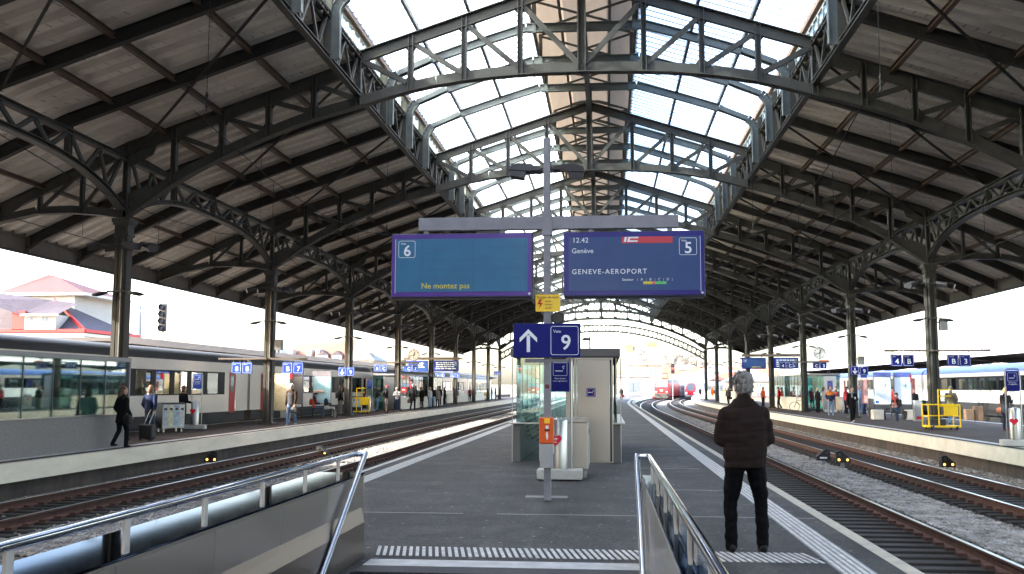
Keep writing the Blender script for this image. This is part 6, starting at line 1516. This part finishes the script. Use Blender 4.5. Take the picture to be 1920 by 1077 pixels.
        tb = w_+d*.03*k+side*-.03*k; hbm.tube([tb, tb+d*.035*k-side*.014*k, tb+d*.06*k+inward*.012*k], [.010*k, .009*k, .007*k], 6)
    hm = hbm.mesh('hands', skin, True); bmx = bmesh.new(); bmx.from_mesh(bo.data); bmx.from_mesh(hm); bmx.to_mesh(bo.data); bmx.free(); bpy.data.meshes.remove(hm); bo.data.polygons.foreach_set('use_smooth', [True]*len(bo.data.polygons))
    fb = MB()
    for s in (-1, 1): ell(fb, P(s*.031, .083, .022), (.012*k, .008*k, .007*k), 8, 6, Rt)
    fb.build('eyes', EYEM, bo); fb = MB(); ell(fb, P(0, .088, -.055), (.024*k, .008*k, .007*k), 8, 6, Rt); fb.build('mouth', LIPM, bo)
    # ---- hair or hat
    if not bald:
        hb2 = MB(); ell(hb2, P(0, -.022, .055), (.087*k*hv, .100*k*hv, .088*k*hv), 14, 10, Rt)
        if hairlen: 
            p0, p1 = P(0, -.06, .0), P(0, -.09+.02*head, -.12-hairlen); cap(hb2, [p0, (p0+p1)/2+V(0, -.012, 0), p1], [.085*k, .085*k, .05*k], 10)
        else: ell(hb2, P(0, -.048, -.025), (.078*k*hv, .068*k*hv, .080*k), 12, 8, Rt)
        hm_ = mat('hair_'+cname(hair), tuple(x*.7 for x in hair), .75, col2=tuple(min(.9, x*1.3+.005) for x in hair), nscale=26, stretch=(1, 1, .3), bump=.6, bscale=60, spec=.3)
        ho_ = remesh(hb2, 'hair', hm_, vox*.75, t, 3, (.022, 38, 22) if vox < .015 else None)
    if not bald and vox < .015:                                  # loose locks standing off the head
        rr = random.Random(3); st_ = MB(); me = ho_.data
        for f in rr.sample(list(me.polygons), min(len(me.polygons), 1500)):
            n = f.normal; c = f.center; dn = (Vector((rr.gauss(0, .5), rr.gauss(-.1, .5), -.8))); dn = (dn-n*dn.dot(n)).normalized(); sd = n.cross(dn)*.0035; l = rr.uniform(.02, .045)
            st_.add([c-sd-n*.002, c+sd-n*.002, c+dn*l*.6+n*(.006+.004*rr.random())+sd*.6, c+dn*l+n*rr.uniform(.0, .008)], [(0, 1, 2), (0, 2, 3)])
        sm_ = st_.mesh('locks', hm_); bmx = bmesh.new(); bmx.from_mesh(me); bmx.from_mesh(sm_); bmx.to_mesh(me); bmx.free(); bpy.data.meshes.remove(sm_); me.polygons.foreach_set('use_smooth', [True]*len(me.polygons))
    if hat:
        hb2 = MB(); ell(hb2, P(0, -.005, .062), (.094*k, .108*k, .09*k), 14, 10, Rt)
        if hat[1] == 'cap': ell(hb2, P(0, .12, .05), (.07*k, .07*k, .012*k), 12, 6, Rt)
        if hat[1] == 'helmet': ell(hb2, P(0, -.02, .085), (.11*k, .135*k, .085*k), 14, 10, Rt)
        remesh(hb2, {'cap': 'cap', 'helmet': 'helmet'}.get(hat[1], 'beanie'), cm(hat[0], 'hat'), vox*.75, t, 2)
    # ---- trousers / skirt
    tb_ = MB(); pf = 1.12+puffy*.3
    if not skirt:
        oval(tb_, [(z*k, 0, 0, rx*k*build, ry*k) for z, rx, ry in ((hz-.09, .13, .10), (hz+.02, .16, .115), (hz+.13, .148, .10))])
        for hip, ka, an in legs:
            if shorts: cap(tb_, [hip, hip+(ka-hip)*.8], [.098*k, .092*k])
            else: cap(tb_, [hip, (hip+ka)/2, ka, (ka+an)/2, an+(an-ka).normalized()*.015], [.098*k*build**.5, .088*k*build**.5, .070*k, .064*k, .060*k], 10)
        remesh(tb_, 'shorts' if shorts else 'trousers', cm(bot, 'b') if not pattern else mat('patterned_cloth', bot, .8, col2=pattern, nscale=16, detail=2), vox, t, 3, noise)
    # ---- top
    jb = MB(); pz = 1+puffy
    lo = toplen if not sit else max(toplen, hz-.02)
    secs = []
    if coat: secs += [(coat, .21, .15), (coat+.1, .20, .145)]
    else: secs += [(lo, .178, .128), (lo+.06, .176, .125)]
    secs += [(hz+.13, .165, .118), (hz+.25, .168, .118), (hz+.40, .192, .128), (hz+.49, .175, .105), (hz+.545, .105, .085)] if not boxy else [(hz+.10, .182, .135), (hz+.25, .188, .135), (hz+.38, .196, .132), (hz+.46, .186, .118), (hz+.52, .150, .098), (hz+.565, .100, .085), (hz+.60, .082, .08)]
    secs = sorted(secs); oval(jb, [(z*k, 0, lean*.5*max(0, (z-hz))/.5*k, rx*k*pz*build, ry*k*pz) for z, rx, ry in secs])
    for h_, e, w_ in armp: cap(jb, [h_-V(0, 0, .02), (h_+e)/2, e, (e+w_)/2, w_-(w_-e)*.06], [.072*k*pz, .066*k*pz, .060*k*pz, .056*k*pz, .046*k*pz] if not boxy else [.078*k, .080*k, .078*k, .072*k, .055*k], 10)
    if collar: cap(jb, [nk-V(0, .01, .05), nk+V(0, -.012, .02)], [.085*k, .078*k], 10)
    kind = 'coat' if coat or toplen < .8 else 'jacket'
    tmx = cm(top, 't')
    jo = remesh(jb, kind, tmx, vox, t, 3, noise)
    if boxy:                                                     # stitched quilting seams across the jacket
        for v in jo.data.vertices:
            z = v.co.z/k; d = min(abs(z-q_-.012*sin(9*v.co.x)) for q_ in (.90, 1.035, 1.17, 1.30, 1.42)); v.co -= v.normal*.0055*math.exp(-(d/.014)**2)
    if band:                                                     # upper part of the jacket in another colour
        bb = MB(); oval(bb, [(z*k, 0, lean*.5*k, rx*k*build, ry*k) for z, rx, ry in ((hz+.30, .190, .130), (hz+.40, .200, .135), (hz+.495, .182, .112), (hz+.55, .11, .09))])
        for h_, e, w_ in armp: cap(bb, [h_-V(0, 0, .02), h_+(e-h_)*.45], [.078*k, .070*k], 10)
        remesh(bb, 'shoulder_panel', cm(band, 'p'), vox, t, 2)
    if vest:
        bb = MB(); oval(bb, [(z*k, 0, lean*.5*max(0, z-hz)/.5*k, rx*k*build, ry*k) for z, rx, ry in ((hz-.02, .190, .140), (hz+.13, .178, .130), (hz+.25, .180, .130), (hz+.40, .200, .138), (hz+.49, .175, .112))])
        vo = remesh(bb, 'vest', mat('orange_vest', (.60, .09, .008), .6) if vest == 'orange' else cm(vest, 'v'), vox, t, 2)
        if vest == 'orange':
            st_ = MB(); oval(st_, [(z*k, 0, .01*k, .184*k, .135*k) for z in (hz+.12, hz+.16)]); st_.build('reflective_strip', mat('reflective', (.5, .5, .48), .3), vo)
    if scarf:
        bb = MB(); bb.tube([nk+V(.085*cos(a_), .075*sin(a_)+.01, .0+.012*sin(3*a_)) for a_ in [2*pi*q_/14 for q_ in range(14)]], .042*k, 8, closed=True); bb.tube([nk+V(.02, .08, 0), nk+V(.03, .14, -.12), nk+V(.02, .14, -.26)], [.04*k, .05*k, .045*k], 8); remesh(bb, 'scarf', cm(scarf, 's'), vox, t, 2)
    # ---- shoes
    sb = MB()
    for hip, ka, an in legs:
        d = Vector((0, 1, 0))
        if pose == 'sit' and cross and an.z > .2*k: d = Vector((-.6, .6, .5)).normalized()
        base = an-V(0, 0, .04) if an.z < .2*k else an
        rot = Matrix.Identity(3) if an.z < .2*k else d.to_track_quat('Y', 'Z').to_matrix()
        ell(sb, base+rot @ V(0, .06, -.012), (.045*k, .125*k, .034*k), 10, 8, rot); ell(sb, base+rot @ V(0, -.02, .005), (.042*k, .058*k, .050*k), 10, 8, rot)
    remesh(sb, 'shoes', cm(shoes, 'sh', .5), vox*.7, t, 2)
    return t, dict(arm=armp, hd=hd, nk=nk, k=k, hz=hz, legs=legs)
def world(t, p): return Matrix.Translation(t.location) @ Matrix.Rotation(t.rotation_euler.z, 4, 'Z') @ Vector(p)
def bag(label, t, info, hand=1, size=(.16, .09, .14), col=(.02, .02, .02), strap='hand', name='handbag', cat='bag'):
    w_ = info['arm'][hand][2]; s = (-1, 1)[hand]; k = info['k']
    if strap == 'shoulder': p = info['arm'][hand][0]+Vector((s*.07*k, -.02*k, -.58*k))
    elif strap == 'back': p = info['nk']+Vector((0, -.20*k, -.26*k))
    else: p = w_+Vector((0, .03*k, -.10*k-size[2]))
    o = thing(name, label, cat, world(t, p), t.rotation_euler.z, 'bags carried by travellers')
    bm = mat('bag_'+'_'.join(str(int(x*1000)) for x in col), col, .6, noise=.15, nscale=12)
    b = MB(); ell(b, (0, 0, 0), size, 12, 8); x, y, z = size; b.bbox(-x*.9, x*.9, -y*.8, y*.8, -z*.95, z*.6, .03)
    remesh(b, 'bag_body', bm, .014, o, 3)
    h = MB()
    if strap == 'shoulder': h.tube([(-s*.03, -y*.6, z*.6), (-s*.05, -.02, .54*k), (-s*.05, .06, .56*k), (-s*.02, y, z*.6)], .012, 6)
    elif strap == 'back':
        for q_ in (-.09, .09): h.tube([(q_, .05, z*.7), (q_, .15, z*.95), (q_, .26, z*.3), (q_*1.2, .12, -z*.6)], .016, 6)
    else: h.tube([(-x*.5, 0, z*.6), (-x*.25, 0, z+.09), (x*.25, 0, z+.09), (x*.5, 0, z*.6)], .012, 6)
    h.build('strap', bm, o); return o
def suitcase(label, t, info, hand=1, col=(.02, .02, .022)):
    w_ = info['arm'][hand][2]; p = world(t, w_+Vector((.02, -.32, 0))); o = thing('suitcase', label, 'suitcase', (p.x, p.y, 0), t.rotation_euler.z)
    MB().bbox(-.24, .24, -.12, .12, .06, .50, .04).build('shell', mat('suitcase_black', col, .5, noise=.1), o); MB().bbox(-.19, .19, .12, .14, .12, .44, .015).build('front_pocket', mat('suitcase_black'), o)
    for x in (-.09, .09): MB().tube([(x, -.05, .5), (x, .22, .92*0+w_.z+.02)], .009, 6).build('handle_tube', SSTEEL, o)
    MB().tube([(-.10, .22, w_.z+.02), (.10, .22, w_.z+.02)], .017, 8).build('handle_grip', BLACK, o)
    for x in (-.2, .2): MB().lathe([(0, -.02), (.05, -.02), (.05, .02), (0, .02)], (x, -.06, .05), 12, 'X').build('wheel', BLACK, o)
    return o
def phone(label, t, info, name='phone', size=(.036, .006, .075)):
    a, c = info['arm'][0][2], info['arm'][1][2]; p = world(t, (a+c)/2+Vector((0, .11, .03)))
    o = MB().bbox(-size[0], size[0], -size[1], size[1], -size[2], size[2], .004).build(name, mat('phone_black', (.03, .03, .035), .2)); o.location = p; o.rotation_euler = (R(-50), 0, t.rotation_euler.z); return tag(o, label, name)
BLK = (.012, .012, .014); NAVY = (.02, .03, .075); JEAN = (.12, .19, .33); DJEAN = (.035, .05, .10); BLKC = (.018, .017, .017)
# the waiting man in front
fm, fi = person('grey haired man in a dark brown quilted jacket waiting with his back to the viewer', gz(1401, 1036.5)[:], R(4), 1.80, 'stand', top=(.022, .0145, .0125), bot=(.004, .004, .0045), hair=(.19, .183, .175), arms=('front', 'front'), head=.45, turn=R(16), toplen=.82, vox=.0115, step=.11, build=1.13, puffy=.06, noise=(.012, 7, 15), boxy=True, hv=1.05)
P_ = lambda px, py, *a, **k: person(a[0], gz(px, py)[:], *a[1:], **k)
W180 = pi
# left platform, near to far
t, i = P_(226, 840, 'woman in a black coat and black leggings with long brown hair, by the glazed enclosure', R(-25), 1.66, 'walk', top=BLK, bot=BLK, hair=(.10, .055, .035), hairlen=.10, toplen=.74, step=.085, coat=.70, arms=('pocket', 'hold'), vox=.017, turn=R(-30)); bag('black handbag on the arm of the woman in the black coat', t, i, 1, (.17, .09, .14), strap='shoulder')
t, i = P_(279, 824, 'woman in a navy puffer jacket with grey hood and jeans, seen from behind', R(-12), 1.70, 'stand', top=NAVY, bot=(.05, .07, .11), hair=(.16, .09, .05), hairlen=.03, arms=('pocket', 'pull'), puffy=.08, vox=.017, scarf=(.42, .42, .40)); suitcase('black wheeled suitcase pulled by the woman in the navy puffer jacket', t, i)
P_(341, 806, 'person in a black jacket half hidden behind the recycling station', R(-30), 1.70, top=BLK, bot=BLK, hair=(.10, .06, .04), arms=('front', 'front'), scarf=(.30, .20, .12), vox=.018)
t, i = P_(546, 799, 'white haired man in a brown open jacket and jeans walking towards the viewer', R(172), 1.80, 'walk', top=(.045, .027, .018), bot=JEAN, hair=(.62, .60, .57), arms=('swing', 'down'), step=.15, vox=.017, shoes=(.35, .35, .30), vest=(.06, .06, .066), toplen=.80); bag('black holdall in the hand of the white haired walking man', t, i, 0, (.17, .10, .15))
t, i = P_(590, 783, 'seated worker in an orange reflective vest and dark cap reading', R(-78), 1.74, 'sit', top=(.03, .035, .06), bot=(.09, .14, .24), hat=((.02, .02, .025), 'cap'), arms=('lap', 'lap'), head=.6, vest='orange', shoes=(.22, .10, .05), vox=.018); bag('red backpack on the back of the seated worker', t, i, 1, (.15, .10, .18), (.45, .03, .03), 'back', 'backpack', 'backpack')
P_(611, 783, 'seated woman with dark hair over her face, dark jacket and patterned trousers', R(-70), 1.66, 'sit', top=(.04, .045, .05), bot=(.30, .28, .26), pattern=(.62, .60, .56), hair=(.02, .02, .02), hairlen=.06, arms=('lap', 'lap'), head=1.0, vox=.018)
t, i = P_(637, 779, 'traveller with a dark backpack and beige trousers by the third left column', R(-40), 1.74, 'stand', top=(.03, .025, .025), bot=(.33, .29, .24), hair=(.07, .04, .03), hairlen=.05, arms=('front', 'down'), vox=.018); bag('dark backpack on the traveller in beige trousers', t, i, 1, (.16, .10, .22), (.025, .022, .025), 'back', 'backpack', 'backpack')
P_(609, 772, 'person in dark clothes behind the seated woman', R(-90), 1.70, top=(.08, .06, .05), bot=DJEAN, hair=(.12, .07, .04), vox=.022)
P_(672, 764, 'person in black behind the yellow trolley on the left', R(160), 1.74, top=BLKC, bot=BLKC, vox=.022)
t, i = P_(706, 771, 'man in a black and grey jacket and pale jeans looking at his phone', R(-60), 1.74, top=(.03, .03, .032), bot=(.25, .34, .45), hair=(.03, .025, .02), arms=('phone', 'phone'), head=.6, vox=.02); phone('phone held by the man in pale jeans', t, i)
P_(701, 765, 'person in dark clothes behind the man in pale jeans', R(90), 1.72, top=(.02, .025, .04), bot=(.05, .08, .16), vox=.022)
t, i = P_(724, 774, 'man with a red cap, black hooded jacket and beige shorts', R(-80), 1.78, top=BLKC, bot=(.36, .32, .28), shorts=True, hat=((.55, .06, .08), 'beanie'), arms=('pocket', 'pocket'), vox=.02); bag('black backpack on the man in beige shorts', t, i, 1, (.15, .10, .2), (.02, .02, .022), 'back', 'backpack', 'backpack')
P_(744, 771, 'woman in a white top and dark jeans beside the steel door', R(170), 1.66, top=(.68, .67, .66), bot=DJEAN, hair=(.45, .36, .28), arms=('phone', 'phone'), head=.6, shoes=(.40, .42, .46), vox=.02)
t, i = P_(774, 769, 'tall man in a long black coat seen from behind with a brown bag', R(-10), 1.90, 'walk', top=BLK, bot=BLK, hair=(.20, .19, .18), step=.10, coat=.62, build=1.12, vox=.02); bag('brown holdall in the hand of the tall man in black', t, i, 0, (.18, .10, .17), (.10, .06, .045))
for px, py, lab, rz, H, kw in (
    (791, 765, 'woman in dark brown coat in the group right of the tall man', R(150), 1.66, dict(top=(.05, .03, .025), bot=BLK, hairlen=.05, coat=.6)),
    (799, 763, 'man in black jacket standing in the middle of the left group', R(-120), 1.74, dict(top=BLKC, bot=(.02, .02, .03))),
    (806, 765, 'person in white blouse and pale jeans in the left group', R(60), 1.70, dict(top=(.60, .58, .56), bot=(.36, .48, .60), hair=(.45, .33, .2), hairlen=.06)),
    (811, 764, 'young man in a black hoodie and bright blue jeans in the left group', R(20), 1.78, dict(top=BLK, bot=(.30, .45, .62), step=.06)),
    (820, 763, 'woman in a beige coat with a brown bag in the left group', R(200), 1.68, dict(top=(.38, .31, .25), bot=BLK, hair=(.35, .25, .16), coat=.66)),
    (825, 761, 'tall person in dark jacket behind the beige coat', R(140), 1.80, dict(top=(.05, .04, .04), bot=(.06, .06, .07), shoes=(.5, .5, .5))),
    (834, 758, 'woman in black skirt and jacket at the right of the left group', R(80), 1.68, dict(top=(.025, .022, .022), bot=BLK, coat=.66)),
    (855, 757, 'woman in a long dark plum coat alone on the left platform', R(10), 1.70, dict(top=(.07, .045, .045), bot=BLK, hair=(.20, .12, .08), coat=.55)),
    (869, 747, 'person in a bright red jacket behind the low wall', R(90), 1.70, dict(top=(.55, .03, .03), bot=DJEAN)),
    (881, 753, 'man in white shirt and red vest far on the left platform', R(170), 1.76, dict(top=(.55, .56, .60), bot=DJEAN, vest=(.50, .04, .06))),
    (889, 753, 'man in a green jacket far on the left platform', R(160), 1.74, dict(top=(.05, .30, .11), bot=(.03, .04, .06))),
    (922, 750, 'person in black beside the far yellow trolley', R(90), 1.72, dict(top=BLKC, bot=BLKC)),
    (929, 750, 'woman in a dark hood with a white bag far on the left platform', R(-90), 1.68, dict(top=(.03, .025, .025), bot=(.04, .05, .07), hairlen=.04)),
    (903, 747, 'person in dark brown leaning behind the far yellow trolley', R(180), 1.72, dict(top=(.06, .035, .02), bot=BLKC)),
    # right platform, far to near
    (1313, 748, 'man in a dark coat walking alone far off on the right platform', R(0), 1.76, dict(top=BLK, bot=BLK, coat=.7)),
    (1336, 750, 'worker in full orange high visibility clothing far right', R(170), 1.76, dict(top=(.85, .17, .02), bot=(.85, .17, .02), hat=((.8, .3, .03), 'cap'))),
    (1343, 750, 'person with red jacket and blue jeans beside the orange worker', R(20), 1.78, dict(top=(.22, .20, .24), bot=(.14, .20, .36), vest=(.55, .05, .07))),
    (1360, 752, 'person in a yellow jacket beyond the far columns', R(10), 1.72, dict(top=(.65, .42, .02), bot=DJEAN)),
    (1381, 756, 'person in black with bulky backpack left of the grey haired head', R(30), 1.76, dict(top=BLK, bot=BLK, puffy=.15)),
    (1387, 753, 'person in dark hood behind the bulky backpack', R(-20), 1.74, dict(top=(.02, .022, .02), bot=BLK))):
    P_(px, py, lab, rz, H, vox=.026, **kw)
t, i = P_(1366, 759, 'man in a grey brown suit walking away with a briefcase', R(5), 1.76, 'walk', top=(.10, .085, .07), bot=(.03, .03, .035), hair=(.25, .18, .12), step=.08, vox=.024); bag('dark briefcase of the grey suited walker', t, i, 1, (.18, .05, .13), (.02, .02, .02))
P_(1431, 764, 'person in a rust red jacket just right of the grey haired head', R(-60), 1.74, top=(.42, .07, .03), bot=BLKC, vox=.022)
t, i = P_(1461, 767, 'man in black trousers with a bright red backpack leaning on the concrete wall', R(70), 1.76, 'walk', top=(.50, .03, .03), bot=BLK, hair=(.05, .05, .04), hat=((.10, .11, .08), 'cap'), step=.07, arms=('pocket', 'pocket'), vox=.02); bag('bright red backpack on the man at the concrete wall', t, i, 1, (.16, .10, .22), (.55, .03, .03), 'back', 'backpack', 'backpack')
t, i = P_(1523, 769, 'man in black with a white helmet using his phone beside the bicycle', R(190), 1.80, top=BLKC, bot=BLK, hat=((.75, .75, .72), 'helmet'), arms=('phone', 'phone'), head=.7, vox=.019, build=1.05); phone('phone of the man in the white helmet', t, i)
P_(1534, 774, 'woman in a long black coat seen from the side', R(-60), 1.68, 'stand', top=BLK, bot=BLK, hair=(.14, .09, .06), coat=.42, vox=.019)
P_(1545, 773, 'woman in a long pale grey coat with long brown hair', R(-100), 1.74, 'stand', top=(.42, .40, .38), bot=(.40, .36, .34), hair=(.08, .04, .025), hairlen=.16, coat=.45, vox=.019)
P_(1558, 779, 'man in an orange and navy jacket and jeans facing the viewer', R(176), 1.78, top=(.03, .045, .09), bot=(.22, .33, .47), hair=(.06, .03, .02), band=(.72, .24, .06), arms=('pocket', 'pocket'), shoes=(.45, .45, .45), vox=.018, step=.03)
P_(1569, 772, 'person in a dark jacket holding a red bag behind the recycling station', R(120), 1.76, top=(.05, .05, .045), bot=BLK, vest=(.35, .03, .04), vox=.021)
P_(1587, 776, 'woman in a dark red jacket half behind the second right column', R(-70), 1.74, top=(.20, .02, .03), bot=BLK, hat=((.015, .015, .015), 'beanie'), vox=.02)
t, i = P_(1599, 793, 'woman in black with a grey scarf walking towards the viewer', R(178), 1.72, 'walk', top=BLK, bot=BLK, hair=(.03, .02, .02), scarf=(.22, .24, .26), arms=('phone', 'down'), step=.12, coat=.72, shoes=(.62, .62, .62), vox=.017)
cp = MB().lathe([(.028, 0), (.035, .10), (.036, .105), (0, .105)], (0, 0, 0), 14).build('coffee_cup', mat('paper_cup', (.7, .68, .65), .6)); cp.location = world(t, i['arm'][0][2]+Vector((.03, .05, .0))); tag(cp, 'pale paper cup in the hand of the walking woman in black', 'cup')
t, i = P_(1613, 777, 'person in a blue jacket and jeans with a backpack behind the walking woman', R(15), 1.76, top=(.07, .22, .48), bot=(.13, .22, .38), hair=(.25, .08, .06), vox=.02); bag('blue and black backpack behind the walking woman', t, i, 1, (.17, .11, .22), (.06, .17, .40), 'back', 'backpack', 'backpack')
P_(1621, 777, 'person in a crimson sleeve standing close behind the blue jacket', R(40), 1.66, top=(.52, .04, .09), bot=DJEAN, vox=.021)
P_(1676, 776, 'person in a red jacket and black hat between the two ski posters', R(100), 1.72, top=(.55, .03, .035), bot=BLK, hat=((.02, .02, .02), 'beanie'), vox=.02)
t, i = P_(1682, 790, 'bearded man in a beanie and jeans sitting cross legged on the bench', R(150), 1.78, 'sit', top=(.045, .035, .035), bot=(.04, .06, .10), hair=(.05, .03, .02), hat=((.045, .035, .035), 'beanie'), arms=('lap', 'lap'), cross=True, shoes=(.06, .05, .035), scarf=(.34, .05, .05), vox=.017, sit_h=.48)
mg = MB().bbox(-.12, .12, -.008, .008, -.15, .15, .003).build('magazine', mat('magazine_print', (.60, .55, .52), .5, col2=(.5, .06, .06), nscale=9)); mg.location = world(t, (i['arm'][0][2]+i['arm'][1][2])/2+Vector((0, .12, .04))); mg.rotation_euler = (R(-35), 0, t.rotation_euler.z); tag(mg, 'magazine held by the seated bearded man', 'magazine')
P_(1716, 778, 'person with auburn hair and dark clothes behind the ski posters', R(150), 1.60, top=BLK, bot=BLK, hair=(.14, .05, .04), vox=.02)
t, i = P_(1785, 796, 'person in an olive hooded parka and blue jeans seen from behind', R(-8), 1.76, top=(.14, .12, .075), bot=(.17, .30, .46), hair=(.10, .09, .06), arms=('front', 'pocket'), coat=.78, puffy=.10, vox=.017, shoes=(.06, .07, .09)); bag('olive shoulder bag on the olive parka', t, i, 1, (.18, .10, .14), (.07, .07, .045), 'shoulder')
t, i = P_(1887, 807, 'blonde woman in a navy coat and red shoes looking at her phone', R(-62), 1.70, top=(.022, .026, .035), bot=(.03, .04, .09), hair=(.55, .36, .16), arms=('phone', 'phone'), head=.6, coat=.66, shoes=(.32, .03, .04), vox=.017, hairlen=.01); bag('brown shoulder bag of the blonde woman', t, i, 0, (.17, .09, .13), (.20, .06, .03), 'shoulder'); phone('phone of the blonde woman in navy', t, i)
t, i = P_(1165, 750, 'person in black with a red bag far off on the centre platform', R(0), 1.76, top=BLK, bot=BLK, hairlen=.04, vox=.026); bag('red bag beside the far person on the centre platform', t, i, 1, (.2, .12, .22), (.55, .04, .04))
